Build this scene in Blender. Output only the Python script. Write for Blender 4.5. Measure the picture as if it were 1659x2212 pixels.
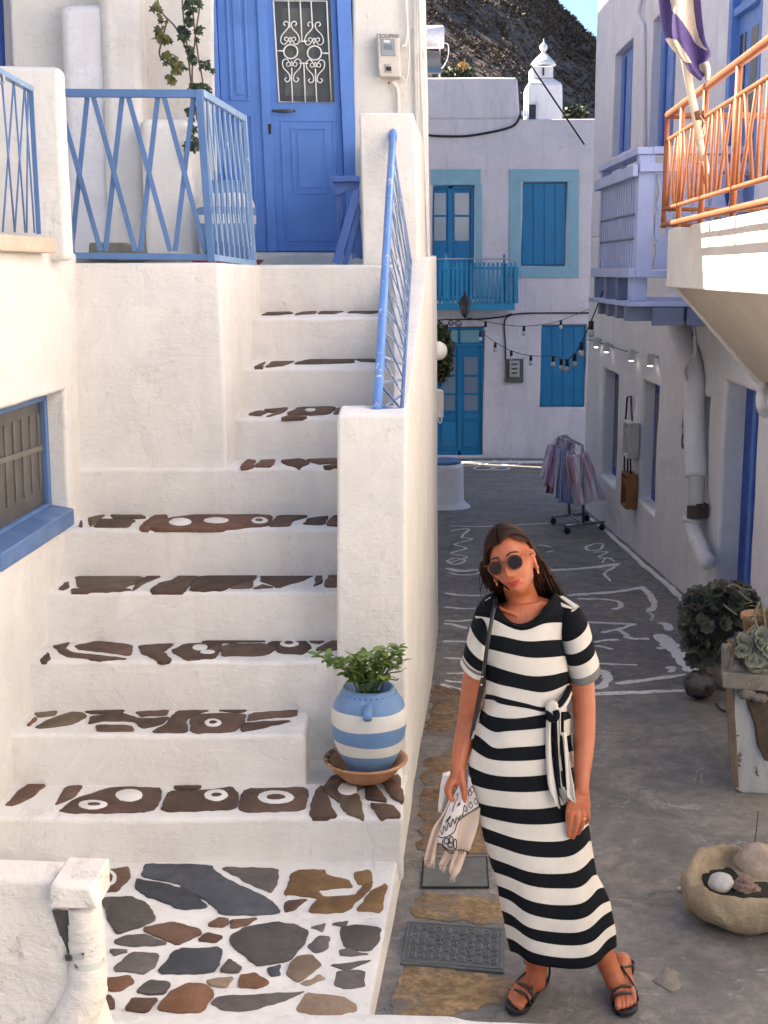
import bpy, bmesh, math, random
from mathutils import Vector, Matrix, noise
for _o in list(bpy.data.objects):
    bpy.data.objects.remove(_o)
SC = bpy.context.scene
COL = SC.collection
R = math.radians
rnd = random.Random(7)

# ------------------------------------------------------------------ camera
EYE = 2.45
FPX, CX, CY, HZ = 2800.0, 829.5, 1106.0, 586.0
TH = math.atan((CY - HZ) / FPX)
CT, ST = math.cos(TH), math.sin(TH)
cam = bpy.data.cameras.new('camera')
cam.sensor_fit = 'VERTICAL'
cam.sensor_height = 36.0
cam.lens = FPX / 2212.0 * 36.0
cam.clip_start = 0.05
cam.clip_end = 2500.0
camo = bpy.data.objects.new('camera', cam)
camo.location = (0, 0, EYE)
camo.rotation_euler = (math.pi / 2 - TH, 0, 0)
COL.objects.link(camo)
SC.camera = camo

# ------------------------------------------------------------------ light
SUN_DIR = Vector((-0.64, 0.35, 0.68)).normalized()       # towards the sun
elev = math.asin(SUN_DIR.z)
world = bpy.data.worlds.new('World')
SC.world = world
world.use_nodes = True
wn = world.node_tree
bg = wn.nodes['Background']
sky = wn.nodes.new('ShaderNodeTexSky')
sky.sky_type = 'NISHITA'
sky.sun_disc = False
sky.sun_elevation = elev
sky.sun_rotation = math.atan2(SUN_DIR.x, SUN_DIR.y)
sky.altitude = 50
sky.dust_density = 1.0
sky.air_density = 1.0
sky.ozone_density = 4.0
wn.links.new(sky.outputs[0], bg.inputs[0])
bg.inputs[1].default_value = 0.06
sun = bpy.data.lights.new('sun', 'SUN')
sun.energy = 5.0
sun.angle = R(0.5)
sun.color = (1.0, 0.88, 0.70)
suno = bpy.data.objects.new('sun', sun)
suno.rotation_euler = SUN_DIR.to_track_quat('Z', 'Y').to_euler()
suno.location = (0, 0, 30)
COL.objects.link(suno)
SC.view_settings.view_transform = 'Standard'
SC.view_settings.look = 'None'
SC.view_settings.gamma = 1.0
SC.view_settings.exposure = 2.22
SC.view_settings.use_curve_mapping = False
SC.cycles.max_bounces = 6
SC.cycles.diffuse_bounces = 4
SC.cycles.use_denoising = True
SC.cycles.use_adaptive_sampling = True
SC.cycles.adaptive_threshold = 0.025
SC.cycles.sample_clamp_indirect = 6.0

# ------------------------------------------------------------------ projection helpers: where a sight line meets a real surface
def ray(x, y):
    a = (x - CX) / FPX
    b = (CY - y) / FPX
    return Vector((a, CT + b * ST, b * CT - ST))
E0 = Vector((0, 0, EYE))
def V(x, y, Y):
    r = ray(x, y)
    return E0 + r * (Y / r.y)
def G(x, y, z=0.0):
    r = ray(x, y)
    return E0 + r * ((z - EYE) / r.z)
def PX(x, y, X):
    r = ray(x, y)
    return E0 + r * (X / r.x)
def PL(x, y, p0, n):
    r = ray(x, y)
    return E0 + r * ((Vector(p0) - E0).dot(n) / r.dot(n))
def slope_z(Y):
    return 0.0 if Y < 6.5 else -0.05 * (Y - 6.5)
def GS(x, y, lift=0.0):
    """point on the alley, which falls away gently beyond 6.5 m"""
    p = G(x, y, lift)
    for _ in range(12):
        p = G(x, y, slope_z(p.y) + lift)
    return p
def mpp(p):
    """metres per photo unit at p"""
    p = Vector(p)
    return (p.y * CT - (p.z - EYE) * ST) / FPX

# ------------------------------------------------------------------ object helpers
def props(o, label=None, cat=None, group=None, kind=None):
    if label: o['label'] = label
    if cat: o['category'] = cat
    if group: o['group'] = group
    if kind: o['kind'] = kind
    return o
def wloc(o):
    v = Vector((0, 0, 0))
    while o is not None:
        v = v + Vector(o.location)
        o = o.parent
    return v
def thing(name, label, cat, loc, group=None, kind=None):
    o = bpy.data.objects.new(name, None)
    COL.objects.link(o)
    o.location = loc
    o.empty_display_size = 0.1
    return props(o, label, cat, group, kind)
def place(o, me_center, parent):
    o.location = me_center
    if parent is not None:
        o.location = Vector(me_center) - wloc(parent)
        o.parent = parent
def mk(name, verts, faces, mat, parent=None, smooth=False, bevel=0.0, seg=2, harden=True,
       label=None, cat=None, group=None, kind=None, fmats=None, subsurf=0, angle=35):
    vs = [Vector(v) for v in verts]
    n = len(vs)
    lo = Vector((min(v.x for v in vs), min(v.y for v in vs), min(v.z for v in vs)))
    hi = Vector((max(v.x for v in vs), max(v.y for v in vs), max(v.z for v in vs)))
    c = Vector(((lo.x + hi.x) / 2, (lo.y + hi.y) / 2, lo.z))
    me = bpy.data.meshes.new(name)
    me.from_pydata([v - c for v in vs], [], [tuple(f) for f in faces])
    mats = mat if isinstance(mat, (list, tuple)) else [mat]
    for m in mats:
        me.materials.append(m)
    bm = bmesh.new()
    bm.from_mesh(me)
    if fmats is not None:
        bm.faces.ensure_lookup_table()
        for f, i in zip(bm.faces, fmats):
            f.material_index = i
    bmesh.ops.recalc_face_normals(bm, faces=bm.faces)
    for f in bm.faces:
        f.smooth = smooth or bevel > 0
    bm.to_mesh(me)
    bm.free()
    me.update()
    o = bpy.data.objects.new(name, me)
    COL.objects.link(o)
    place(o, c, parent)
    if bevel > 0:
        m = o.modifiers.new('edge', 'BEVEL')
        m.width = bevel
        m.segments = seg
        m.limit_method = 'ANGLE'
        m.angle_limit = R(angle)
        m.harden_normals = harden
        m.use_clamp_overlap = True
    if subsurf:
        m = o.modifiers.new('sub', 'SUBSURF')
        m.levels = subsurf
        m.render_levels = subsurf
    return props(o, label, cat, group, kind)

class MB:
    """collects shapes for ONE mesh"""
    def __init__(self):
        self.v, self.f, self.m = [], [], []
    def add(self, vs, fs, mi=0):
        b = len(self.v)
        self.v += [Vector(x) for x in vs]
        for f in fs:
            self.f.append([b + i for i in f])
            self.m.append(mi)
        return self
    def box(self, a, b, mi=0):
        x0, y0, z0 = a
        x1, y1, z1 = b
        return self.add([(x0, y0, z0), (x1, y0, z0), (x1, y1, z0), (x0, y1, z0), (x0, y0, z1), (x1, y0, z1), (x1, y1, z1), (x0, y1, z1)],
                        [(0, 3, 2, 1), (4, 5, 6, 7), (0, 1, 5, 4), (1, 2, 6, 5), (2, 3, 7, 6), (3, 0, 4, 7)], mi)
    def hexa(self, q0, q1, mi=0):
        """two matching polygons joined"""
        n = len(q0)
        fs = [list(range(n))[::-1], list(range(n, 2 * n))]
        fs += [(i, (i + 1) % n, n + (i + 1) % n, n + i) for i in range(n)]
        return self.add(list(q0) + list(q1), fs, mi)
    def prism(self, poly, vec, mi=0):
        vec = Vector(vec)
        return self.hexa([Vector(p) for p in poly], [Vector(p) + vec for p in poly], mi)
    def tube(self, pts, r, n=8, mi=0, cap=True, flat=1.0, up=None):
        pts = [Vector(p) for p in pts]
        rs = r if isinstance(r, (list, tuple)) else [r] * len(pts)
        vs, fs = [], []
        t0 = (pts[1] - pts[0]).normalized()
        ref = Vector(up) if up else (Vector((0, 0, 1)) if abs(t0.z) < 0.9 else Vector((0, 1, 0)))
        nx = t0.cross(ref).normalized()
        for i, p in enumerate(pts):
            t = (pts[min(i + 1, len(pts) - 1)] - pts[max(i - 1, 0)])
            if t.length < 1e-9: t = t0
            t.normalize()
            nx = (nx - t * nx.dot(t))
            nx.normalize()
            ny = t.cross(nx)
            for k in range(n):
                a = 2 * math.pi * k / n + math.pi / n
                vs.append(p + nx * (math.cos(a) * rs[i]) + ny * (math.sin(a) * rs[i] * flat))
        for i in range(len(pts) - 1):
            for k in range(n):
                fs.append((i * n + k, i * n + (k + 1) % n, (i + 1) * n + (k + 1) % n, (i + 1) * n + k))
        if cap:
            fs.append(tuple(range(n))[::-1])
            fs.append(tuple((len(pts) - 1) * n + k for k in range(n)))
        return self.add(vs, fs, mi)
    def lathe(self, prof, c, n=24, mi=0, axis=None, closed=False):
        c = Vector(c)
        M = Matrix.Identity(3) if axis is None else Vector(axis).to_track_quat('Z', 'Y').to_matrix()
        vs, fs = [], []
        for (r, z) in prof:
            for k in range(n):
                a = 2 * math.pi * k / n
                vs.append(c + M @ Vector((r * math.cos(a), r * math.sin(a), z)))
        for i in range(len(prof) - 1):
            for k in range(n):
                fs.append((i * n + k, i * n + (k + 1) % n, (i + 1) * n + (k + 1) % n, (i + 1) * n + k))
        if prof[0][0] > 1e-5: fs.append(tuple(range(n))[::-1])
        if prof[-1][0] > 1e-5: fs.append(tuple((len(prof) - 1) * n + k for k in range(n)))
        return self.add(vs, fs, mi)
    def ball(self, c, r, n=12, m=8, mi=0, sc=(1, 1, 1), M=None, rough=0.0, seed=0, freq=3.0):
        c = Vector(c)
        vs, fs = [], []
        for i in range(m + 1):
            th = math.pi * i / m
            for k in range(n):
                a = 2 * math.pi * k / n
                d = Vector((math.sin(th) * math.cos(a), math.sin(th) * math.sin(a), math.cos(th)))
                rr = r
                if rough:
                    rr = r * (1 + rough * noise.noise(d * freq + Vector((seed * 7.3, seed * 1.7, 0))))
                p = Vector((d.x * rr * sc[0], d.y * rr * sc[1], d.z * rr * sc[2]))
                if M is not None: p = M @ p
                vs.append(c + p)
        for i in range(m):
            for k in range(n):
                fs.append((i * n + k, (i + 1) * n + k, (i + 1) * n + (k + 1) % n, i * n + (k + 1) % n))
        return self.add(vs, fs, mi)
    def build(self, name, mat, parent=None, **kw):
        kw.setdefault('fmats', self.m)
        return mk(name, self.v, self.f, mat, parent, **kw)

def smoothpts(pts, n=6):
    """Catmull-Rom through points"""
    P = [Vector(p) for p in pts]
    P = [P[0] * 2 - P[1]] + P + [P[-1] * 2 - P[-2]]
    out = []
    for i in range(1, len(P) - 2):
        p0, p1, p2, p3 = P[i - 1], P[i], P[i + 1], P[i + 2]
        for k in range(n):
            t = k / n
            out.append(0.5 * ((2 * p1) + (p2 - p0) * t + (2 * p0 - 5 * p1 + 4 * p2 - p3) * t * t + (3 * p1 - p0 - 3 * p2 + p3) * t ** 3))
    out.append(P[-2])
    return out
def lerp(a, b, t):
    return a + (b - a) * t
def interp(tab, x):
    if x <= tab[0][0]: return tab[0][1]
    for (x0, y0), (x1, y1) in zip(tab, tab[1:]):
        if x <= x1:
            return y0 + (y1 - y0) * (x - x0) / (x1 - x0)
    return tab[-1][1]
def wob(p, amp, f=1.3):
    p = Vector(p)
    return p + noise.noise_vector(p * f) * amp + noise.noise_vector(p * f * 4.1 + Vector((9, 3, 1))) * amp * 0.35

def lines_of(a, b, cuts, cell):
    s = sorted(set([a, b] + [c for c in cuts if a < c < b]))
    out = [s[0]]
    for p, q in zip(s, s[1:]):
        n = max(1, int(math.ceil((q - p) / cell)))
        out += [p + (q - p) * (i + 1) / n for i in range(n)]
    return out
def wall(name, O, U, N, ulen, vlen, mat, parent=None, holes=(), thick=0.3, cell=0.2, amp=0.006, bevel=0.018, lean=0.0, **kw):
    """plastered wall: front face spanned by U and up, real openings with reveals; hole = (u0,u1,v0,v1,depth)"""
    O, U, N = Vector(O), Vector(U).normalized(), Vector(N).normalized()
    Z = (Vector((0, 0, 1)) - N * lean).normalized()
    us = lines_of(0, ulen, [h[0] for h in holes] + [h[1] for h in holes], cell)
    vs = lines_of(0, vlen, [h[2] for h in holes] + [h[3] for h in holes], cell)
    verts, idx, faces = [], {}, []
    def at(u, v, d):
        k = (round(u, 5), round(v, 5), round(d, 5))
        if k not in idx:
            p = O + U * u + Z * v - N * d
            idx[k] = len(verts)
            verts.append(wob(p, amp))
        return idx[k]
    def hole_at(u, v):
        return any(h[0] < u < h[1] and h[2] < v < h[3] for h in holes)
    for u0, u1 in zip(us, us[1:]):
        for v0, v1 in zip(vs, vs[1:]):
            if not hole_at((u0 + u1) / 2, (v0 + v1) / 2):
                faces.append((at(u0, v0, 0), at(u1, v0, 0), at(u1, v1, 0), at(u0, v1, 0)))
    for h in holes:
        hu = [u for u in us if h[0] - 1e-6 <= u <= h[1] + 1e-6]
        hv = [v for v in vs if h[2] - 1e-6 <= v <= h[3] + 1e-6]
        d = h[4]
        for a, b in zip(hu, hu[1:]):
            if h[2] > 1e-4: faces.append((at(a, h[2], 0), at(b, h[2], 0), at(b, h[2], d), at(a, h[2], d)))
            faces.append((at(b, h[3], 0), at(a, h[3], 0), at(a, h[3], d), at(b, h[3], d)))
        for a, b in zip(hv, hv[1:]):
            faces.append((at(h[0], b, 0), at(h[0], a, 0), at(h[0], a, d), at(h[0], b, d)))
            faces.append((at(h[1], a, 0), at(h[1], b, 0), at(h[1], b, d), at(h[1], a, d)))
        faces.append((at(h[0], h[2], d), at(h[1], h[2], d), at(h[1], h[3], d), at(h[0], h[3], d)))
    for a, b in zip(us, us[1:]):
        faces.append((at(a, vlen, 0), at(b, vlen, 0), at(b, vlen, thick), at(a, vlen, thick)))
        if not hole_at((a + b) / 2, 1e-3): faces.append((at(b, 0, 0), at(a, 0, 0), at(a, 0, thick), at(b, 0, thick)))
    for a, b in zip(vs, vs[1:]):
        faces.append((at(0, a, 0), at(0, b, 0), at(0, b, thick), at(0, a, thick)))
        faces.append((at(ulen, b, 0), at(ulen, a, 0), at(ulen, a, thick), at(ulen, b, thick)))
    faces.append((at(0, 0, thick), at(0, vlen, thick), at(ulen, vlen, thick), at(ulen, 0, thick)))
    return mk(name, verts, faces, mat, parent, bevel=bevel, seg=3, **kw)
def block(name, quad0, quad1, mat, parent=None, topmat=None, cell=0.12, amp=0.006, bevel=0.02, seg=3, **kw):
    """six-sided plaster block between bottom quad0 and top quad1 (each 4 points, same order), gridded and uneven"""
    q0 = [Vector(p) for p in quad0]
    q1 = [Vector(p) for p in quad1]
    def tri(u, v, w):
        a = q0[0].lerp(q0[1], u).lerp(q0[3].lerp(q0[2], u), v)
        b = q1[0].lerp(q1[1], u).lerp(q1[3].lerp(q1[2], u), v)
        return a.lerp(b, w)
    def cnt(a, b): return max(1, min(40, int(math.ceil((b - a).length / cell))))
    nu = max(cnt(q0[0], q0[1]), cnt(q1[0], q1[1]))
    nv = max(cnt(q0[1], q0[2]), cnt(q1[1], q1[2]))
    nw = max(cnt(q0[0], q1[0]), cnt(q0[2], q1[2]))
    verts, idx, faces, tops = [], {}, [], set()
    def at(i, j, k):
        if (i, j, k) not in idx:
            idx[(i, j, k)] = len(verts)
            verts.append(wob(tri(i / nu, j / nv, k / nw), amp))
        return idx[(i, j, k)]
    for i in range(nu):
        for j in range(nv):
            for k in (0, nw):
                if k == nw: tops.add(len(faces))
                faces.append((at(i, j, k), at(i + 1, j, k), at(i + 1, j + 1, k), at(i, j + 1, k)))
    for i in range(nu):
        for k in range(nw):
            for j in (0, nv):
                faces.append((at(i, j, k), at(i + 1, j, k), at(i + 1, j, k + 1), at(i, j, k + 1)))
    for j in range(nv):
        for k in range(nw):
            for i in (0, nu):
                faces.append((at(i, j, k), at(i, j + 1, k), at(i, j + 1, k + 1), at(i, j, k + 1)))
    if topmat is not None:
        return mk(name, verts, faces, [mat, topmat], parent, bevel=bevel, seg=seg, fmats=[1 if i in tops else 0 for i in range(len(faces))], **kw)
    return mk(name, verts, faces, mat, parent, bevel=bevel, seg=seg, **kw)
def bar(name, a, b, w, t, mat, parent=None, up=(0, 0, 1), bevel=0.002, **kw):
    """flat bar from a to b: w across, t thick"""
    a, b = Vector(a), Vector(b)
    d = (b - a).normalized()
    s = d.cross(Vector(up)).normalized()
    u = s.cross(d)
    q = lambda p: [p - s * w / 2 - u * t / 2, p + s * w / 2 - u * t / 2, p + s * w / 2 + u * t / 2, p - s * w / 2 + u * t / 2]
    return MB().hexa(q(a), q(b)).build(name, mat, parent, bevel=bevel, seg=1, **kw)
def rod(name, pts, r, mat, parent=None, n=10, **kw):
    return MB().tube(pts, r, n).build(name, mat, parent, smooth=True, **kw)

# ------------------------------------------------------------------ materials
def srgb(r, g, b):
    f = lambda c: (c / 255 / 12.92) if c / 255 <= 0.04045 else ((c / 255 + 0.055) / 1.055) ** 2.4
    return (f(r), f(g), f(b))
class NT:
    def __init__(self, name):
        self.m = bpy.data.materials.new(name)
        self.m.use_nodes = True
        self.t = self.m.node_tree
        self.b = self.t.nodes['Principled BSDF']
        self.tc = self.t.nodes.new('ShaderNodeTexCoord')
        self.geo = self.t.nodes.new('ShaderNodeNewGeometry')
        self.P = self.geo.outputs['Position']
    def n(self, kind, **ins):
        nd = self.t.nodes.new(kind)
        for k, v in ins.items():
            k2 = int(k[1:]) if k[0] == 'i' and k[1:].isdigit() else k.replace('_', ' ')
            if isinstance(v, bpy.types.NodeSocket): self.t.links.new(v, nd.inputs[k2])
            else: nd.inputs[k2].default_value = v
        return nd
    def noise(self, scale, detail=4, rough=0.55, vec=None, dist=0.0):
        nd = self.n('ShaderNodeTexNoise', Scale=scale, Detail=detail, Roughness=rough, Distortion=dist)
        self.t.links.new(vec or self.P, nd.inputs['Vector'])
        return nd.outputs['Fac']
    def scaled(self, s):
        nd = self.t.nodes.new('ShaderNodeVectorMath')
        nd.operation = 'MULTIPLY'
        self.t.links.new(self.P, nd.inputs[0])
        nd.inputs[1].default_value = s
        return nd.outputs[0]
    def ramp(self, fac, stops, interp='LINEAR'):
        nd = self.t.nodes.new('ShaderNodeValToRGB')
        nd.color_ramp.interpolation = interp
        e = nd.color_ramp.elements
        while len(e) > len(stops): e.remove(e[-1])
        while len(e) < len(stops): e.new(0.5)
        for el, (p, c) in zip(e, stops):
            el.position = p
            el.color = (c, c, c, 1) if isinstance(c, (int, float)) else (*c[:3], 1)
        self.t.links.new(fac, nd.inputs[0])
        return nd.outputs[0]
    def mix(self, fac, a, b, mode='MIX'):
        nd = self.t.nodes.new('ShaderNodeMix')
        nd.data_type = 'RGBA'
        nd.blend_type = mode
        for k, v in ((0, fac), (6, a), (7, b)):
            if isinstance(v, bpy.types.NodeSocket): self.t.links.new(v, nd.inputs[k])
            elif k == 0: nd.inputs[0].default_value = v
            else: nd.inputs[k].default_value = (*v[:3], 1)
        return nd.outputs[2]
    def math(self, op, a, b=0.0):
        nd = self.t.nodes.new('ShaderNodeMath')
        nd.operation = op
        for k, v in ((0, a), (1, b)):
            if isinstance(v, bpy.types.NodeSocket): self.t.links.new(v, nd.inputs[k])
            else: nd.inputs[k].default_value = v
        return nd.outputs[0]
    def bump(self, h, dist, strength=1.0, prev=None):
        nd = self.n('ShaderNodeBump', Height=h, Distance=dist, Strength=strength)
        if prev is not None: self.t.links.new(prev, nd.inputs['Normal'])
        self.t.links.new(nd.outputs[0], self.b.inputs['Normal'])
        return nd.outputs[0]
    def col(self, c):
        if isinstance(c, bpy.types.NodeSocket): self.t.links.new(c, self.b.inputs['Base Color'])
        else: self.b.inputs['Base Color'].default_value = (*c[:3], 1)
        return self
    def rough(self, v):
        if isinstance(v, bpy.types.NodeSocket): self.t.links.new(v, self.b.inputs['Roughness'])
        else: self.b.inputs['Roughness'].default_value = v
        return self

def m_plaster(name, c, dirt=(0.45, 0.40, 0.33), dirt_amt=0.35, bump=1.0, warm=None):
    t = NT(name)
    c = Vector(c)
    big = t.noise(0.9, 5, 0.6)
    base = t.mix(t.ramp(big, [(0.3, 0.0), (0.7, 1.0)]), tuple(c * 0.93), tuple(c * 1.03))
    if warm is not None:
        base = t.mix(t.ramp(t.noise(1.7, 6, 0.65, dist=0.6), [(0.45, 0.0), (0.75, 0.6)]), base, warm)
    streak = t.noise(1.0, 6, 0.65, vec=t.scaled((5.0, 5.0, 0.7)))
    st = t.ramp(streak, [(0.52, 0.0), (0.78, dirt_amt)])
    base = t.mix(st, base, dirt)
    blot = t.noise(3.6, 7, 0.7, dist=1.0)
    base = t.mix(t.ramp(blot, [(0.40, 0.5), (0.58, 0.0)]), base, tuple(c * 0.86))
    patch = t.ramp(t.noise(1.6, 9, 0.68, dist=0.7), [(0.525, 0.0), (0.545, 1.0)])
    base = t.mix(t.math('MULTIPLY', patch, 0.55), base, tuple(c * 0.90))
    vo = t.t.nodes.new('ShaderNodeTexVoronoi')
    vo.feature = 'DISTANCE_TO_EDGE'
    vo.inputs['Scale'].default_value = 1.9
    nv = t.n('ShaderNodeTexNoise', Scale=3.0, Detail=7, Roughness=0.65)
    t.t.links.new(t.P, nv.inputs['Vector'])
    ad = t.t.nodes.new('ShaderNodeVectorMath'); ad.operation = 'ADD'
    t.t.links.new(t.P, ad.inputs[0]); t.t.links.new(nv.outputs['Color'], ad.inputs[1])
    t.t.links.new(ad.outputs[0], vo.inputs['Vector'])
    ck_ = t.ramp(vo.outputs['Distance'], [(0.0, 1.0), (0.006, 0.0)])
    ck_ = t.math('MULTIPLY', ck_, t.ramp(t.noise(0.8, 3), [(0.50, 0.0), (0.60, 0.55)]))
    base = t.mix(ck_, base, tuple(Vector(dirt) * 0.75))
    drip = t.noise(1.0, 6, 0.6, vec=t.scaled((11.0, 11.0, 0.45)))
    base = t.mix(t.ramp(drip, [(0.60, 0.0), (0.70, dirt_amt * 0.55)]), base, dirt)
    spots = t.ramp(t.noise(26, 3, 0.6), [(0.66, 0.0), (0.74, dirt_amt * 0.8)])
    base = t.mix(spots, base, tuple(Vector(dirt) * 0.8))
    t.col(base).rough(0.92)
    t.b.inputs['Specular IOR Level'].default_value = 0.15
    b1 = t.bump(t.noise(4.0, 6, 0.62, dist=0.5), 0.026 * bump, 0.5)
    b2 = t.bump(t.noise(1.0, 6, 0.65, vec=t.scaled((9, 9, 30)), dist=0.8), 0.007 * bump, 0.6, b1)
    b3 = t.bump(t.noise(46, 6, 0.7), 0.0030 * bump, 0.55, b2)
    b3 = t.bump(patch, 0.0022 * bump, 0.7, b3)
    lumps = t.ramp(t.noise(13, 4, 0.5), [(0.66, 0.0), (0.74, 1.0)])
    t.bump(lumps, 0.003 * bump, 0.5, b3)
    return t.m
def m_paint(name, c, rough=0.45, worn=0.15, under=(0.35, 0.33, 0.3), bump=0.4, wood=False):
    t = NT(name)
    c = Vector(c)
    v = t.noise(3.0, 5, 0.6)
    base = t.mix(t.ramp(v, [(0.3, 0.0), (0.7, 1.0)]), tuple(c * 0.86), tuple(c * 1.1))
    if wood:
        g = t.noise(1.0, 6, 0.6, vec=t.scaled((55, 55, 2.2)))
        base = t.mix(t.ramp(g, [(0.35, 0.35), (0.65, 0.0)]), base, tuple(c * 0.72))
        t.bump(g, 0.0025, 0.5)
    else:
        t.bump(t.noise(60, 4, 0.6), 0.0012, bump)
    chips = t.ramp(t.noise(22, 6, 0.7), [(0.68 - worn * 0.25, 0.0), (0.72 - worn * 0.25, min(1.0, worn * 4))])
    base = t.mix(chips, base, under)
    t.col(base).rough(t.ramp(t.noise(9, 4), [(0.3, rough - 0.08), (0.7, rough + 0.12)]))
    return t.m
def m_plain(name, c, rough=0.6, metal=0.0, var=0.12, scale=12.0, bump=0.0, bscale=80, spec=0.5):
    t = NT(name)
    c = Vector(c)
    v = t.noise(scale, 5, 0.6)
    t.col(t.mix(t.ramp(v, [(0.3, 0.0), (0.7, 1.0)]), tuple(c * (1 - var)), tuple(c * (1 + var)))).rough(rough)
    t.b.inputs['Metallic'].default_value = metal
    t.b.inputs['Specular IOR Level'].default_value = spec
    if bump: t.bump(t.noise(bscale, 5, 0.65), bump, 0.7)
    return t.m
def m_stone(name, c, c2, bump=0.006, scale=7.0, rough=0.8):
    t = NT(name)
    v = t.noise(scale, 8, 0.65, dist=0.4)
    v2 = t.noise(scale * 5, 6, 0.7)
    a = t.mix(t.ramp(v, [(0.32, 0.0), (0.68, 1.0)]), c, c2)
    a = t.mix(t.ramp(v2, [(0.4, 0.0), (0.75, 0.45)]), a, tuple(Vector(c) * 0.5))
    a = t.mix(t.ramp(t.noise(scale * 9, 4, 0.7), [(0.66, 0.0), (0.74, 0.35)]), a, (0.55, 0.5, 0.45))
    oi = t.t.nodes.new('ShaderNodeObjectInfo')
    vv = t.ramp(oi.outputs['Random'], [(0.0, 0.72), (1.0, 1.28)])
    a = t.mix(1.0, a, vv, 'MULTIPLY')
    scr = t.noise(1.0, 5, 0.7, vec=t.scaled((18, 90, 60)), dist=1.5)
    a = t.mix(t.ramp(scr, [(0.60, 0.0), (0.68, 0.30)]), a, tuple(min(0.7, x * 1.9) for x in c2))
    t.col(a).rough(rough)
    b1 = t.bump(t.noise(scale * 1.5, 8, 0.6), bump * 2, 0.7)
    t.bump(t.noise(scale * 11, 6, 0.7), bump * 0.5, 0.7, b1)
    return t.m

WHITE = m_plaster('whitewash_warm_tint', (0.80, 0.765, 0.71), dirt_amt=0.22, warm=(0.80, 0.73, 0.63))  # cream tint of these whites stands in for warm bounce light
RISER = m_plaster('whitewash_riser', (0.81, 0.772, 0.72), dirt=(0.54, 0.46, 0.37), dirt_amt=0.32, bump=1.0, warm=(0.80, 0.71, 0.61))
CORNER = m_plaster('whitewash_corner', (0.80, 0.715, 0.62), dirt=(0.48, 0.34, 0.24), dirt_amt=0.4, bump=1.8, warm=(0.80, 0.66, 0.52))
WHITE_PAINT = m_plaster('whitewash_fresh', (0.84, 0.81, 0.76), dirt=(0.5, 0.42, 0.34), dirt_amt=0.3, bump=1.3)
LILAC = m_plaster('whitewash_sky_tint', (0.80, 0.78, 0.84), dirt=(0.42, 0.37, 0.36), dirt_amt=0.25)  # lilac tint of this white stands in for bluish sky light
LILAC_NEAR = m_plaster('whitewash_grey', (0.83, 0.81, 0.82), dirt=(0.42, 0.37, 0.33), dirt_amt=0.22)
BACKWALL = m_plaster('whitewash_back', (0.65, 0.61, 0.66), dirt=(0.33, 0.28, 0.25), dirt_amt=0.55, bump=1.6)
BLUE = m_paint('blue_door_paint', (0.105, 0.235, 0.60), 0.42, 0.05, (0.3, 0.4, 0.6))
BLUE_DEEP = m_paint('blue_deep_paint', (0.025, 0.085, 0.42), 0.45, 0.08, wood=True)
BLUE_RAIL = m_paint('blue_rail_paint', (0.095, 0.185, 0.38), 0.4, 0.12, (0.35, 0.42, 0.5))
BLUE_PALE = m_paint('blue_pale_rail_paint', (0.22, 0.34, 0.52), 0.42, 0.25, (0.6, 0.62, 0.68))
LAV = m_paint('lavender_wood_paint', (0.37, 0.43, 0.68), 0.55, 0.15, (0.5, 0.5, 0.55), wood=True)
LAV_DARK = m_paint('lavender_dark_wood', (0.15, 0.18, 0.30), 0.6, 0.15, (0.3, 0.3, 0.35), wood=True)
CYAN = m_paint('turquoise_blue_paint', (0.0, 0.165, 0.37), 0.5, 0.08, (0.1, 0.3, 0.45), wood=True)
CYAN_LT = m_plaster('pale_turquoise_wash', (0.25, 0.44, 0.53), dirt=(0.4, 0.5, 0.52), dirt_amt=0.4)
CYAN_RAIL = m_paint('turquoise_rail_paint', (0.015, 0.23, 0.43), 0.5, 0.15, (0.2, 0.35, 0.4))
ORANGE = m_paint('orange_rust_paint', (0.30, 0.095, 0.034), 0.55, 0.3, (0.15, 0.06, 0.03))
TERRA = m_stone('terracotta', (0.42, 0.17, 0.07), (0.55, 0.26, 0.12), 0.002, 9)
IRON_WHITE = m_paint('white_iron', (0.78, 0.77, 0.74), 0.5, 0.1)
BLACK = m_plain('black_metal', (0.012, 0.012, 0.014), 0.45)
BLACK_RUB = m_plain('black_rubber', (0.015, 0.014, 0.014), 0.7)
STEEL = m_plain('steel', (0.42, 0.42, 0.43), 0.35, 0.9)
GREY_PLAS = m_plain('grey_plastic', (0.55, 0.55, 0.52), 0.5)
def m_glass(name, c, rough=0.06):
    t = NT(name)
    t.col(c).rough(rough)
    t.b.inputs['Specular IOR Level'].default_value = 0.8
    return t.m
GLASS_DARK = m_glass('dark_window_glass', (0.025, 0.028, 0.03))
GLASS_BLUE = m_glass('curtained_glass', (0.16, 0.22, 0.30), 0.12)
SLATE = m_stone('slate_stone', (0.045, 0.05, 0.06), (0.085, 0.09, 0.10), 0.004, 9)
GREYST = m_stone('grey_paving_stone', (0.085, 0.075, 0.068), (0.15, 0.13, 0.115), 0.004, 9)
BROWNST = m_stone('brown_paving_stone', (0.085, 0.045, 0.03), (0.17, 0.095, 0.06), 0.004, 9)
RUSTST = m_stone('rust_paving_stone', (0.15, 0.065, 0.03), (0.24, 0.125, 0.065), 0.004, 9)
OCHREST = m_stone('ochre_paving_stone', (0.18, 0.095, 0.035), (0.33, 0.19, 0.075), 0.004, 6)
TANST = m_stone('tan_paving_stone', (0.22, 0.15, 0.10), (0.32, 0.23, 0.16), 0.004, 8)
TREADST = m_stone('tread_stone', (0.075, 0.044, 0.031), (0.15, 0.088, 0.06), 0.004, 6)
TREADRED = m_stone('tread_stone_red', (0.11, 0.05, 0.03), (0.19, 0.095, 0.06), 0.004, 6)
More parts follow.
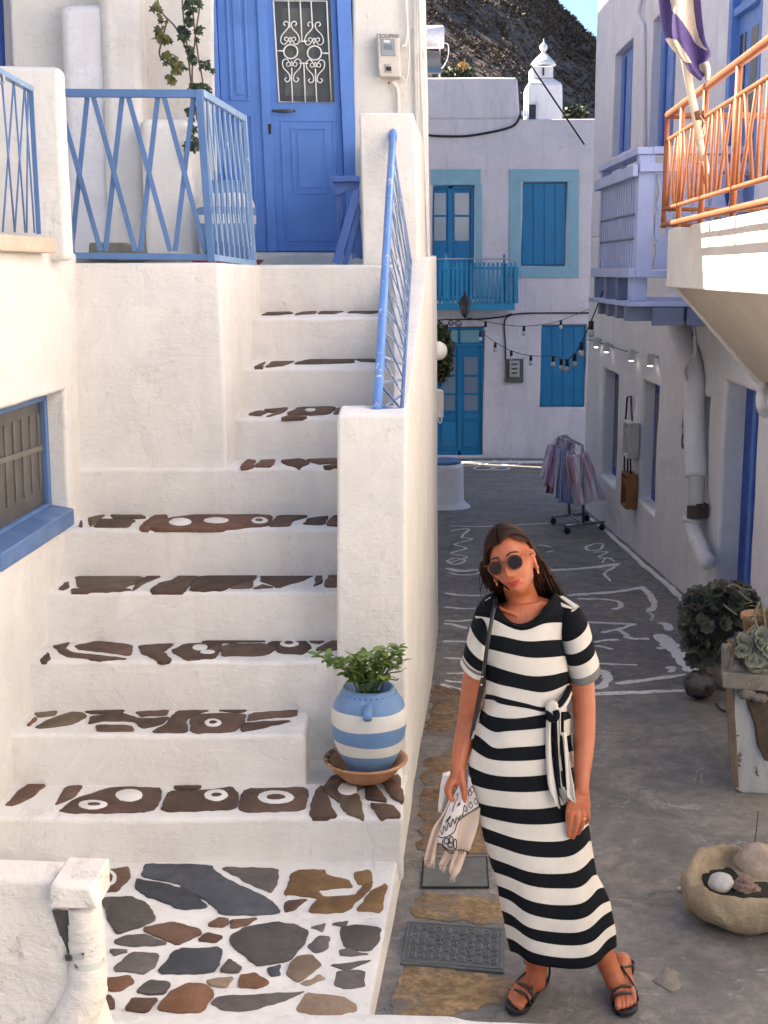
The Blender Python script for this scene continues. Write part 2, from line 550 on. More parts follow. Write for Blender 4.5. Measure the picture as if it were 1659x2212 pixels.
OLIVE = m_stone('tread_stone_olive', (0.12, 0.085, 0.05), (0.19, 0.14, 0.085), 0.004, 6)
# ================================================================== SETTING
# ---- ground of the alley: worn concrete, one sheet to the horizon
def m_ground():
    t = NT('worn_concrete')
    a = t.noise(0.9, 7, 0.62, dist=0.5)
    base = t.mix(t.ramp(a, [(0.32, 0.0), (0.66, 1.0)]), (0.18, 0.166, 0.151), (0.31, 0.281, 0.25))
    warm = t.ramp(t.noise(0.55, 5, 0.6, dist=0.8), [(0.5, 0.0), (0.68, 0.75)])
    base = t.mix(warm, base, (0.30, 0.245, 0.195))
    base = t.mix(t.ramp(t.noise(2.2, 8, 0.75, dist=1.5), [(0.40, 0.6), (0.55, 0.0)]), base, (0.10, 0.096, 0.091))
    fine = t.noise(14, 8, 0.72)
    base = t.mix(t.ramp(fine, [(0.35, 0.55), (0.6, 0.0)]), base, (0.085, 0.081, 0.077))
    pale = t.ramp(t.noise(5.5, 9, 0.75, dist=1.2), [(0.57, 0.0), (0.67, 0.7)])
    base = t.mix(pale, base, (0.42, 0.385, 0.345))
    vor = t.t.nodes.new('ShaderNodeTexVoronoi')
    vor.feature = 'DISTANCE_TO_EDGE'
    vor.inputs['Scale'].default_value = 0.75
    wv = t.t.nodes.new('ShaderNodeVectorMath'); wv.operation = 'ADD'
    nz = t.n('ShaderNodeTexNoise', Scale=2.2, Detail=6)
    t.t.links.new(t.P, nz.inputs['Vector'])
    t.t.links.new(t.P, wv.inputs[0]); t.t.links.new(nz.outputs['Color'], wv.inputs[1])
    t.t.links.new(wv.outputs[0], vor.inputs['Vector'])
    crack = t.ramp(vor.outputs['Distance'], [(0.0, 0.45), (0.007, 0.0)])
    base = t.mix(crack, base, (0.03, 0.028, 0.026))
    t.col(base).rough(t.ramp(a, [(0.3, 0.62), (0.7, 0.85)]))
    b = t.bump(t.noise(3.5, 8, 0.6), 0.02, 0.6)
    b = t.bump(t.noise(40, 6, 0.7), 0.006, 0.8, b)
    t.bump(t.ramp(vor.outputs['Distance'], [(0.0, 0.0), (0.02, 1.0)]), 0.004, 0.6, b)
    return t.m
GROUND = m_ground()
def ground_z(x, y):
    z = slope_z(min(y, 22.6))
    if -1.2 < x < 4 and 2 < y < 14.4:
        z += 0.006 * noise.noise(Vector((x * 1.7, y * 1.7, 0))) - 0.004
    return z
def build_ground():
    xs = [-400, -120, -40, -12, -5, -2.5] + [-1.0 + 0.2 * i for i in range(0, 24)] + [4.5, 8, 16, 40, 120, 400]
    ys = [-40, -10, -3, 0, 1.5] + [2.5 + 0.2 * i for i in range(0, 60)] + [15 + 0.8 * i for i in range(0, 12)] + [26, 32, 45, 80, 150, 300, 600, 1200]
    vs, fs = [], []
    for y in ys:
        for x in xs:
            z = ground_z(x, y)
            vs.append((x, y, z))
    n = len(xs)
    for j in range(len(ys) - 1):
        for i in range(n - 1):
            fs.append((j * n + i, j * n + i + 1, (j + 1) * n + i + 1, (j + 1) * n + i))
    mk('ground', vs, fs, GROUND, smooth=True, kind='structure', label='dark worn concrete of the alley floor')
build_ground()

# ---- thin inset stones and paint on a surface
def outline(pts, step, jit, seed, closed=True):
    """ragged outline of a 3-D polygon"""
    rr = random.Random(seed)
    out = []
    n = len(pts)
    for i in range(n):
        a, b = pts[i], pts[(i + 1) % n]
        k = max(1, min(16, int((b - a).length / step)))
        for j in range(k):
            t = j / k
            p = a.lerp(b, t)
            q = noise.noise_vector(p * 31 + Vector((seed, 0, 0))) * jit + noise.noise_vector(p * 11 + Vector((0, seed, 0))) * jit * 1.3
            out.append(p + Vector((q.x, q.y, 0)))
    return out
def round_poly(pts, passes=1):
    for _ in range(passes):
        o = []
        n = len(pts)
        for i in range(n):
            a, b = pts[i], pts[(i + 1) % n]
            o += [a.lerp(b, 0.11), a.lerp(b, 0.89)]
        pts = o
    return pts
_seed = [0]
def inset(name, pts, mat, parent, proud=0.003, depth=0.01, step=0.03, jit=0.0035, rnd_=1, bevel=0.0015, grow=0.004, **kw):
    _seed[0] += 1
    pts = [Vector(p) for p in pts]
    cc = sum(pts, Vector()) / len(pts)
    pts = [p + (p - cc).normalized() * grow for p in pts]
    q = outline(round_poly(pts, rnd_), step, jit, _seed[0])
    up = Vector((0, 0, 1))
    return MB().hexa([p - up * depth for p in q], [p + up * proud for p in q]).build(name, mat, parent, bevel=bevel, seg=1, harden=False, **kw)
def ribbon(name, pts, w, mat, parent=None, lift=0.004, jit=0.006, surf=None, n=5, kind=None, **kw):
    """a brush stroke lying on the ground"""
    _seed[0] += 1
    P = smoothpts(pts, n)
    ws = w if isinstance(w, (list, tuple)) else [w] * len(P)
    vs, fs = [], []
    for i, p in enumerate(P):
        d = (P[min(i + 1, len(P) - 1)] - P[max(i - 1, 0)])
        d.z = 0
        if d.length < 1e-6: d = Vector((1, 0, 0))
        d.normalize()
        s = Vector((-d.y, d.x, 0))
        ww = ws[int(i * (len(ws) - 1) / max(1, len(P) - 1))] * (0.75 + 0.5 * noise.noise(p * 9 + Vector((_seed[0], 0, 0)))) / 2
        if i in (0, len(P) - 1): ww *= 0.5
        j = noise.noise_vector(p * 23) * jit
        for sg in (-1, 1):
            q = p + s * ww * sg + Vector((j.x, j.y, 0)) * (0.6 if sg > 0 else 1.0)
            q.z = (surf(q) if surf else p.z) + lift
            vs.append(q)
    m = len(P)
    for i in range(m - 1):
        fs.append((2 * i, 2 * i + 2, 2 * i + 3, 2 * i + 1))
    tops = len(vs)
    vs += [v - Vector((0, 0, lift + 0.003)) for v in vs]
    for i in range(m - 1):
        fs.append((2 * i, 2 * i + 2, tops + 2 * i + 2, tops + 2 * i))
        fs.append((2 * i + 1, 2 * i + 3, tops + 2 * i + 3, tops + 2 * i + 1))
    fs.append((0, 1, tops + 1, tops)); fs.append((2 * m - 2, 2 * m - 1, tops + 2 * m - 1, tops + 2 * m - 2))
    return mk(name, vs, fs, mat, parent, kind=kind, **kw)

# ---- staircase
NOSE = {0: 571, 1: 688, 2: 795, 3: 903, 4: 1010, 5: 1143, 6: 1278, 7: 1428, 8: 1587, 9: 1768}
BACK = {1: 674, 2: 777, 3: 880, 4: 989, 5: 1113, 6: 1245, 7: 1385, 8: 1535, 9: 1692, 10: 1860}
LEFT = {9: -1.75, 8: -1.65, 7: -1.62, 6: -1.6, 5: -1.6, 4: -1.6, 3: -0.86, 2: -0.85, 1: -0.83, 0: -0.83}
YN = {n: 4.89 + 0.28 * (9 - n) for n in range(0, 11)}
YN[10] = 4.6
ZN = {n: V(500, NOSE[n], YN[n]).z for n in NOSE}
ZB = {n: V(500, BACK[n], YN[n - 1]).z for n in range(1, 10)}
PLAT = 0.05
def plat_z(Y): return 0.11 + (Y - 4.88) * 0.055
stair = thing('staircase', 'whitewashed outdoor staircase with painted brown stone treads climbing to the blue door', 'stairs', (-0.7, 5.0, 0))
STEP = {}
for n in range(1, 10):
    y0, y1 = YN[n], YN[n - 1] + 0.02
    xl, xr = LEFT[n], 0.10
    if n == 9: xr = 0.075
    if n == 8: xr = -0.33
    zb = 0.0
    zf, zk = ZN[n], ZB[n]
    xs0 = xl
    lo = PLAT - 0.03 if n == 9 else (0.2 if n == 7 else ZN[n + 1] - 0.06)
    bulge = 0.012
    q0 = [(xl, y0 - bulge, lo), (xr, y0 - bulge, lo), (xr, y1 + 0.1, lo), (xl, y1 + 0.1, lo)]
    q1 = [(xl, y0, zf), (xr, y0, zf), (xr, y1, zk), (xl, y1, zk)]
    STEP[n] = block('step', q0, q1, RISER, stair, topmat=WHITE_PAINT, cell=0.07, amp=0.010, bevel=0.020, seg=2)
def tread_pt(n, x, y):
    a = Vector((0, YN[n], ZN[n])); b = Vector((0, YN[n - 1], ZB[n]))
    nn = Vector((1, 0, 0)).cross(b - a).normalized()
    return PL(x, y, a, nn)
def c5(p): return (p[0] * .5024, 1096.6 + p[1] * .5024)
def c7(p): return (p[0] * .5024, 1623 + p[1] * .5024)
def c3(p): return (p[0] * .5024, 526.4 + p[1] * .5024)
TREADS = {
 1: (c3, [[(1125,308),(1160,298),(1240,295),(1255,300),(1190,308)],[(1265,308),(1300,297),(1360,292),(1350,302)],[(1365,303),(1400,290),(1480,290),(1440,303)],[(1500,300),(1530,290),(1650,290),(1590,302)]], []),
 2: (c3, [[(1095,532),(1140,508),(1130,532)],[(1150,530),(1170,510),(1260,508),(1220,525)],[(1265,520),(1330,502),(1520,500),(1510,515),(1400,518)],[(1530,500),(1650,500),(1650,514),(1560,510)]], []),
 3: (c3, [[(1070,735),(1110,722),(1150,722),(1120,738)],[(1145,745),(1190,730),(1215,728)],[(1150,715),(1230,708),(1215,722),(1170,724)],[(1215,752),(1250,742),(1320,748)],[(1240,735),(1290,708),(1440,705),(1410,735),(1330,740)],[(1440,735),(1450,712),(1600,702),(1600,730),(1480,732)],[(1640,730),(1660,705),(1760,705),(1750,735)]], [(1335,721,20,6)]),
 4: (c3, [[(1030,962),(1065,930),(1100,935),(1090,960)],[(1100,958),(1125,935),(1185,930),(1165,960)],[(1210,935),(1290,928),(1330,945),(1290,962),(1240,955)],[(1320,930),(1445,928),(1450,945),(1370,950)],[(1390,962),(1445,950),(1500,962)],[(1720,930),(1765,928),(1765,950),(1730,955)]], []),
 5: (c5, [[(345,62),(354,58),(352,86),(338,80)],[(378,48),(452,34),(425,52),(388,84)],[(440,52),(575,56),(545,84),(405,86)],[(480,34),(590,34),(620,45),(500,50)],[(660,40),(720,36),(690,70),(640,92),(600,88)],[(735,50),(860,34),(1020,30),(1170,40),(1140,85),(900,92),(650,92),(690,66)],[(1195,40),(1320,40),(1245,60),(1240,80),(1160,84)],[(1330,50),(1415,38),(1390,72),(1300,72)],[(1430,40),(1470,35),(1470,80),(1405,75)]], [(775,68,45,16),(930,62,50,12),(1115,62,32,13)]),
 6: (c5, [[(250,352),(290,318),(298,312),(296,340),(275,355)],[(330,300),(570,292),(615,308),(600,325),(520,345),(340,345)],[(318,352),(530,350),(560,357),(320,362)],[(640,295),(700,292),(640,318),(600,340),(570,357),(600,318)],[(690,330),(740,320),(770,295),(850,295),(810,330),(790,360),(650,359)],[(865,300),(1105,290),(1080,320),(1000,335),(960,355),(820,358),(830,340)],[(990,350),(1050,330),(1085,326),(1075,346)],[(1125,290),(1345,292),(1300,315),(1200,345),(1130,320)],[(1130,335),(1170,345),(1095,349)],[(1360,300),(1385,290),(1385,320),(1350,340)],[(1420,282),(1475,280),(1475,338),(1395,342)]], []),
 7: (c5, [[(175,655),(205,625),(210,650),(195,660)],[(230,600),(305,583),(290,610),(330,627),(480,642),(540,655),(400,657),(280,637)],[(330,598),(420,580),(540,592),(565,600),(555,640),(440,620),(345,612)],[(605,600),(745,590),(690,625),(735,655),(690,662),(620,630)],[(740,620),(800,592),(950,590),(935,620),(915,650),(800,652)],[(870,580),(985,568),(1150,568),(1130,580),(960,583)],[(955,605),(1000,592),(1130,592),(1175,612),(1130,635),(960,640)],[(1150,590),(1200,568),(1300,570),(1330,600),(1300,630),(1210,625)],[(1330,565),(1420,560),(1380,582),(1350,580)],[(1360,612),(1420,582),(1475,558),(1470,605),(1400,620)]], [(860,608,30,11),(893,628,30,7),(1243,590,35,13)]),
 8: (c5, [[(160,885),(235,878),(225,895),(170,900)],[(120,935),(150,905),(155,915),(130,940)],[(155,945),(220,915),(300,885),(355,888),(360,905),(300,935),(180,950)],[(370,880),(530,875),(510,888),(400,890)],[(385,935),(395,905),(520,890),(600,912),(715,905),(690,930),(610,950),(570,922),(460,917)],[(420,942),(555,942),(570,962),(430,963)],[(590,885),(720,877),(705,895),(620,900)],[(650,965),(720,930),(760,880),(905,872),(850,890),(790,915),(810,965)],[(820,917),(860,892),(1050,892),(1035,930),(1000,960),(835,968)],[(1080,890),(1280,872),(1270,895),(1070,918)],[(1040,950),(1060,932),(1250,918),(1190,935),(1050,963)],[(945,876),(1060,873),(1020,881)]], [(915,932,32,15)]),
 9: (c7, [[(25,230),(110,150),(190,150),(130,200),(60,232)],[(235,235),(290,158),(350,155),(310,195)],[(255,265),(330,210),(470,165),(560,160),(690,165),(655,260)],[(695,255),(735,177),(900,177),(985,160),(1020,190),(1000,250)],[(760,155),(860,152),(840,160),(780,162)],[(1030,260),(1055,168),(1320,165),(1305,255)],[(1335,278),(1350,200),(1385,152),(1412,230),(1450,280)],[(1400,155),(1445,105),(1560,100),(1560,150),(1480,182),(1462,222)],[(1478,200),(1540,190),(1568,285),(1500,272),(1470,235)],[(1570,150),(1610,150),(1660,215),(1625,208),(1580,200)],[(1590,228),(1680,240),(1715,278),(1640,282)],[(1640,120),(1725,110),(1728,215),(1690,200)]], [(555,196,55,24),(400,236,60,17),(930,196,48,22),(1185,205,75,27),(1495,168,38,22)]),
}
RING_DARK = {5: [(1115, 62, 14, 5)], 7: [(1243, 590, 16, 6)], 8: [(915, 932, 14, 6)], 9: [(405, 236, 26, 5), (930, 196, 18, 6), (1185, 206, 38, 10)]}
TM = {(5, 1): OLIVE, (5, 4): TREADRED, (5, 5): TREADRED, (8, 0): OLIVE, (8, 1): RUSTST, (8, 2): OLIVE, (9, 0): BROWNST, (6, 1): OLIVE, (9, 8): OLIVE}
for n, (cv, polys, ovals) in TREADS.items():
    for i, poly in enumerate(polys):
        pts = [tread_pt(n, *cv(p)) for p in poly]
        inset('stone', pts, TM.get((n, i), TREADRED if n in (4,) else TREADST), STEP[n], proud=0.005 + 0.0006 * (i % 7), depth=0.014, step=0.013, jit=0.0065, grow=0.0115)
    for (cx, cy, rx, ry) in ovals:
        pts = [tread_pt(n, *cv((cx + rx * math.cos(a), cy + ry * math.sin(a)))) for a in [2 * math.pi * k / 14 for k in range(14)]]
        inset('painted_ring', pts, WHITE_PAINT, STEP[n], proud=0.010, depth=0.004, step=0.03, jit=0.004, rnd_=0)
    for (cx, cy, rx, ry) in RING_DARK.get(n, []):
        pts = [tread_pt(n, *cv((cx + rx * math.cos(a), cy + ry * math.sin(a)))) for a in [2 * math.pi * k / 10 for k in range(10)]]
        inset('stone', pts, TREADST, STEP[n], proud=0.0125, depth=0.004, step=0.03, jit=0.003, rnd_=0)
block('nook_floor', [(-0.36, 5.15, 0.05), (0.08, 5.15, 0.05), (0.09, 5.5, 0.05), (-0.36, 5.5, 0.05)], [(-0.36, 5.15, ZB[9] - 0.012), (0.07, 5.15, ZB[9] - 0.012), (0.08, 5.5, ZB[9] + 0.0), (-0.36, 5.5, ZB[9] + 0.0)], WHITE, stair, cell=0.1, amp=0.004)
# pier, parapet along the alley, end block at the landing
block('pier', [V(730, 1700, 5.42) * 1, (0.10, 5.42, 0.25), (0.11, 5.78, 0.25), (-0.2, 5.78, 0.25)],
      [(-0.2, 5.43, V(800, 897, 5.43).z), (0.092, 5.43, V(800, 895, 5.43).z), (0.10, 5.76, V(800, 895, 5.43).z), (-0.195, 5.76, V(800, 895, 5.43).z)], RISER, stair, topmat=WHITE_PAINT, amp=0.006, bevel=0.016)
def par_x(Y): return interp([(3.7, -0.07), (3.9, -0.05), (5.16, 0.085), (6.54, 0.195), (7.76, 0.305), (9.35, 0.405), (9.7, 0.415)], Y)
def par_top(Y): return interp([(5.0, 1.2), (5.42, V(800, 900, 5.43).z - 0.03), (5.78, V(870, 885, 5.78).z), (7.45, V(890, 572, 7.45).z), (7.6, 2.52), (9.6, 2.56)], Y)
def parapet():
    ys = [5.1 + 0.15 * i for i in range(0, 31)]
    vs, fs = [], []
    hts = [0.0, 0.2, 0.4, 0.6, 0.8, 1.0]
    for Y in ys:
        xo = par_x(Y)
        zt = par_top(Y)
        xi = xo - 0.34 if Y > 7.5 else 0.05
        if Y < 5.43: zt, xi = 0.27 if Y < 5.2 else 0.27, xo - 0.05
        xt = xo + (0.0 if Y < 5.43 else -0.035 * min(1.0, zt / 2.4))
        ring = [(lerp(xo, xt, h), Y, lerp(slope_z(Y) - 0.05, zt, h)) for h in hts] + [((xt + xi) / 2, Y, zt + 0.004), (xi, Y, zt), (xi, Y, 0.1)]
        vs += [wob(p, 0.012, 1.6) for p in ring]
    m = 9
    for j in range(len(ys) - 1):
        for i in range(m):
            fs.append((j * m + i, j * m + (i + 1) % m, (j + 1) * m + (i + 1) % m, (j + 1) * m + i))
    fs.append(tuple(range(m))[::-1]); fs.append(tuple((len(ys) - 1) * m + i for i in range(m)))
    mk('parapet', vs, fs, WHITE, stair, bevel=0.02, seg=3, angle=45)
parapet()
zt = V(800, 246, 7.6).z
block('end_block', [V(784, 574, 7.55), V(905, 574, 7.55), Vector((0.30, 9.19, 2.45)), Vector((-0.06, 9.19, 2.45))],
      [Vector((V(776, 246, 7.58).x, 7.58, zt)), Vector((V(894, 246, 7.58).x, 7.58, zt)), Vector((0.27, 9.19, zt)), Vector((-0.09, 9.19, zt))], WHITE, stair, amp=0.005, bevel=0.014)
block('landing', [(-0.83, 7.41, ZN[1] - 0.06), (0.12, 7.41, ZN[1] - 0.06), (0.3, 9.3, 2.2), (-0.8, 9.3, 2.2)], [(-0.83, 7.41, ZN[0]), (0.10, 7.41, ZN[0]), (0.25, 9.3, ZN[0]), (-0.8, 9.3, ZN[0])], RISER, stair, topmat=WHITE_PAINT, cell=0.1, amp=0.008, bevel=0.02)

# ---- crazy paving platform at the foot of the stairs
plat = thing('pavement', 'whitewashed crazy paving at the foot of the stairs with dark stones set in white joints', 'pavement', (-0.6, 4.4, 0), kind='structure')
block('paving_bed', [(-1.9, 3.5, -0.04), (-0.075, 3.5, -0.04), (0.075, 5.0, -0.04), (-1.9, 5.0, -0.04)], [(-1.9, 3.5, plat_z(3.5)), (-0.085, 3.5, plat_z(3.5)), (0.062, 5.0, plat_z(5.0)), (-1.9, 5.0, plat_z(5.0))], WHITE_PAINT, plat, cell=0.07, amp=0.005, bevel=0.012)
def GP(x, y): return PL(x, y, (0, 4.88, plat_z(4.88)), Vector((0, -(plat_z(4.88) - plat_z(3.88)), 1)).normalized())
STONES = [(SLATE,[(640,490),(915,500),(930,535),(1060,600),(1150,640),(1190,690),(1110,700),(940,690),(900,630),(760,570),(620,540)]),
 (SLATE,[(600,560),(700,575),(820,615),(880,670),(760,667),(650,622),(595,587)]),(GREYST,[(960,505),(1185,515),(1180,560),(1160,605),(1060,555)]),
 (OCHREST,[(1240,620),(1260,540),(1300,525),(1400,522),(1410,545),(1490,562),(1500,590),(1380,600),(1395,622),(1500,622),(1545,580),(1585,580),(1480,688),(1330,690),(1372,628),(1290,622)]),
 (BROWNST,[(1240,655),(1310,640),(1270,680),(1240,685)]),(OCHREST,[(1530,530),(1580,515),(1600,565),(1545,570)]),(OCHREST,[(1540,680),(1600,605),(1658,578),(1640,692)]),
 (GREYST,[(450,640),(560,632),(620,670),(650,715),(600,745),(510,775),(480,720)]),(BROWNST,[(450,600),(470,520),(545,505),(550,540),(510,590)]),
 (SLATE,[(130,485),(250,480),(200,512)]),(SLATE,[(-30,480),(80,485),(120,505),(-30,505)]),(SLATE,[(275,500),(330,488),(370,500),(290,508)]),
 (BROWNST,[(625,765),(740,745),(840,770),(850,785),(760,825),(720,800)]),(GREYST,[(505,815),(560,797),(620,797),(705,830),(560,825)]),(BROWNST,[(860,810),(900,790),(935,800),(920,815)]),
 (BROWNST,[(900,745),(935,725),(965,730),(950,750)]),(BROWNST,[(1000,735),(1090,728),(1050,745),(1005,755)]),
 (GREYST,[(1005,800),(1060,770),(1180,748),(1260,760),(1315,780),(1290,830),(1240,890),(1120,915),(1080,890),(1010,830)]),(GREYST,[(1340,835),(1370,805),(1405,810),(1395,850),(1360,860)]),
 (GREYST,[(1480,770),(1540,755),(1620,765),(1610,830),(1580,860),(1490,840)]),(GREYST,[(510,935),(570,870),(680,880),(650,920),(610,950)]),(SLATE,[(695,950),(770,860),(940,855),(920,935),(870,948)]),
 (GREYST,[(955,940),(985,905),(1025,930),(1010,942)]),(SLATE,[(1165,940),(1195,930),(1190,955),(1170,955)]),(TANST,[(1245,960),(1280,900),(1340,890),(1360,930),(1290,985)]),
 (TANST,[(1310,1000),(1370,970),(1380,985),(1330,1005)]),(GREYST,[(1455,955),(1560,955),(1555,1010),(1490,1022),(1455,1000)]),(GREYST,[(1475,865),(1500,862),(1580,880),(1480,878)]),
 (RUSTST,[(470,985),(545,978),(560,1000),(520,1020),(475,1015)]),(GREYST,[(605,1030),(640,1000),(715,1005),(690,1035),(640,1040)]),(TANST,[(905,990),(985,982),(960,1010),(920,1000)]),
 (RUSTST,[(1040,975),(1090,968),(1145,1000),(1100,1015),(1040,1010)]),(RUSTST,[(700,1100),(740,1040),(800,1012),(870,1015),(905,1045),(870,1110),(780,1112)]),
 (GREYST,[(930,1090),(960,1060),(1100,1065),(1220,1045),(1290,1040),(1220,1070),(1080,1105),(970,1115)]),(TANST,[(1290,1115),(1330,1050),(1440,1065),(1505,1090),(1515,1120),(1400,1130)]),
 (BROWNST,[(555,1105),(575,1068),(655,1075),(620,1110)]),(BROWNST,[(440,1080),(470,1060),(490,1095),(445,1100)]),(GREYST,[(485,860),(540,858),(500,870)]),(GREYST,[(1440,745),(1480,738),(1470,750)]),(GREYST,[(1345,760),(1390,750),(1385,770)]),(GREYST,[(1440,920),(1590,905),(1500,935)])]
for m, poly in STONES:
    inset('stone', [GP(*c7(p)) for p in poly], m, plat, proud=0.004 + 0.0006 * (_seed[0] % 7), depth=0.02, step=0.013, jit=0.007, grow=0.017)
def arc_c7(cx, cy, rx, ry, a0, a1, n=10):
    return [GP(*c7((cx + rx * math.cos(R(a0 + (a1 - a0) * k / n)), cy + ry * math.sin(R(a0 + (a1 - a0) * k / n))))) for k in range(n + 1)]
ribbon('painted_ring', arc_c7(455, 552, 38, 32, -110, 130), 0.018, WHITE_PAINT, plat, lift=0.010)

# ---- near whitewashed ledge along the bottom of the picture
def low_ledge():
    z = 0.24
    top = [G(x, y, z) for x, y in [(-120, 2196), (200, 2190), (420, 2181), (640, 2184), (835, 2187), (960, 2188), (1030, 2197), (1200, 2204), (1400, 2207), (1659, 2216), (1900, 2222)]]
    vs, fs = [], []
    rows = [(0, 0, -0.3), (0.004, 0, -0.12), (0, 0.0, -0.02), (0, -0.02, 0.0), (0, -0.12, 0.004), (0, -0.35, 0.0), (0, -0.6, 0)]
    P = smoothpts(top, 8)
    for p in P:
        for (dx, dy, dz) in rows:
            vs.append(wob(p + Vector((dx, dy, dz)), 0.006, 3))
    m = len(rows)
    for j in range(len(P) - 1):
        for i in range(m - 1):
            fs.append((j * m + i, j * m + i + 1, (j + 1) * m + i + 1, (j + 1) * m + i))
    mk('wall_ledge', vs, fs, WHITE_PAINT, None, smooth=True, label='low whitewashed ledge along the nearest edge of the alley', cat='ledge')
low_ledge()

# ---- left house: window wall, terrace, door facade
house = thing('whitewashed_house', 'cream tinted whitewashed house with the blue double door above the stairs', 'house', (-1.6, 7.5, 0))
LWP, LWU, LWN = Vector((-1.5, 6.2, 0)), Vector((0.05, 1, 0)).normalized(), Vector((1, -0.05, 0)).normalized()
def lw(x, y):
    p = PL(x, y, LWP, LWN)
    return p, (p - LWP).dot(LWU), p.z
WO = LWP - LWU * 3.8
_, ua, va = lw(135, 845)
_, ub, vb = lw(156, 1100)
u1 = (ua + ub) / 2
WIN = (2.7 + 0.0, u1 + 3.8, vb, va + 0.0, 0.12)
wall('wall', WO, LWU, LWN, 4.0, 2.54, WHITE, house, holes=[WIN], thick=0.6, cell=0.16, amp=0.012, bevel=0.02)
# the window in it
def lwpt(u, v, d): return WO + LWU * u + Vector((0, 0, v)) - LWN * d
wnd = MB()
u0, u1w, v0, v1 = WIN[:4]
fw = 0.045
for (a, b, c_, d_) in ((u0, u0 + fw, v0, v1), (u1w - fw, u1w, v0, v1), (u0 + fw, u1w - fw, v0, v0 + fw), (u0 + fw, u1w - fw, v1 - fw, v1)):
    wnd.hexa([lwpt(a, c_, 0.118), lwpt(b, c_, 0.118), lwpt(b, d_, 0.118), lwpt(a, d_, 0.118)], [lwpt(a, c_, 0.085), lwpt(b, c_, 0.085), lwpt(b, d_, 0.085), lwpt(a, d_, 0.085)])
window = wnd.build('window', BLUE_RAIL, house, bevel=0.004, seg=1)
MB().hexa([lwpt(u0 + fw, v0 + fw, 0.112), lwpt(u1w - fw, v0 + fw, 0.112), lwpt(u1w - fw, v1 - fw, 0.112), lwpt(u0 + fw, v1 - fw, 0.112)],
          [lwpt(u0 + fw, v0 + fw, 0.106), lwpt(u1w - fw, v0 + fw, 0.106), lwpt(u1w - fw, v1 - fw, 0.106), lwpt(u0 + fw, v1 - fw, 0.106)]).build('pane', m_plain('window_gauze', (0.075, 0.068, 0.06), 0.35, var=0.35, scale=6), window)
for k in range(5):
    uu = u1w - fw - 0.07 - k * 0.115
    MB().hexa([lwpt(uu, v0 + 0.12, 0.1055), lwpt(uu + 0.022, v0 + 0.12, 0.1055), lwpt(uu + 0.03, v1 - 0.1, 0.1055), lwpt(uu + 0.008, v1 - 0.1, 0.1055)],
              [lwpt(uu, v0 + 0.12, 0.1015), lwpt(uu + 0.022, v0 + 0.12, 0.1015), lwpt(uu + 0.03, v1 - 0.1, 0.1015), lwpt(uu + 0.008, v1 - 0.1, 0.1015)]).build('slat', m_plain('gauze_fold', (0.13, 0.12, 0.105), 0.5, var=0.3), window)
MB().hexa([lwpt(u0, v0 + 0.33, 0.1), lwpt(u1w - fw - 0.02, v0 + 0.30, 0.1), lwpt(u1w - fw - 0.02, v0 + 0.325, 0.1), lwpt(u0, v0 + 0.355, 0.1)],
          [lwpt(u0, v0 + 0.33, 0.097), lwpt(u1w - fw - 0.02, v0 + 0.30, 0.097), lwpt(u1w - fw - 0.02, v0 + 0.325, 0.097), lwpt(u0, v0 + 0.355, 0.097)]).build('crossbar', m_plain('gauze_bar', (0.16, 0.15, 0.13), 0.5), window)
MB().hexa([lwpt(u0, v0 - 0.03, 0.084), lwpt(u1w, v0 - 0.03, 0.084), lwpt(u1w, v0 + 0.03, 0.084), lwpt(u0, v0 + 0.03, 0.084)],
          [lwpt(u0, v0 - 0.07, -0.012), lwpt(u1w + 0.0, v0 - 0.07, -0.02), lwpt(u1w + 0.0, v0 + 0.012, -0.02), lwpt(u0, v0 + 0.012, -0.02)]).build('sill', BLUE_RAIL, house, bevel=0.008)
# terrace
zt = ZN[0]
block('terrace', [(-1.9, 6.31, 1.0), (V(494, 1005, 6.31).x, 6.31, 1.0), (-0.68, 7.6, 1.0), (-1.9, 7.6, 1.0)],
      [(-1.9, 6.335, zt), (V(474, 575, 6.335).x, 6.335, zt), (V(566, 572, 7.42).x, 7.6, zt), (-1.9, 7.6, zt)], RISER, house, topmat=WHITE, cell=0.11, amp=0.008, bevel=0.02)
block('terrace_floor', [(-3.6, 7.5, 2.0), (-0.70, 7.5, 2.0), (-0.70, 9.3, 2.0), (-3.6, 9.3, 2.0)], [(-3.6, 7.5, zt - 0.004), (-0.70, 7.5, zt - 0.004), (-0.70, 9.3, zt - 0.004), (-3.6, 9.3, zt - 0.004)], WHITE, house, cell=0.3, amp=0.003)
block('kerb', [(-2.3, 4.6, 2.53), (-1.565, 4.6, 2.53), (V(124, 540, 5.85).x, 5.85, 2.53), (-2.3, 5.85, 2.53)], [(-2.3, 4.6, V(60, 508, 5.5).z), (-1.575, 4.6, V(60, 508, 5.5).z), (V(122, 540, 5.85).x, 5.85, V(60, 508, 5.5).z), (-2.3, 5.85, V(60, 508, 5.5).z)],
      m_plain('pale_terracotta', (0.62, 0.47, 0.35), 0.8, var=0.1, bump=0.003), house, amp=0.003, bevel=0.008)
yp = 5.95
block('end_wall', [V(-160, 560, yp), V(146, 562, yp), V(146, 562, yp) + Vector((0.0, 0.13, 0)), V(-160, 560, yp) + Vector((0, 0.13, 0))],
      [V(-160, 138, yp), V(128, 142, yp), V(128, 142, yp) + Vector((0.0, 0.12, 0)), V(-160, 138, yp) + Vector((0, 0.12, 0))], WHITE, house, amp=0.008, bevel=0.03)
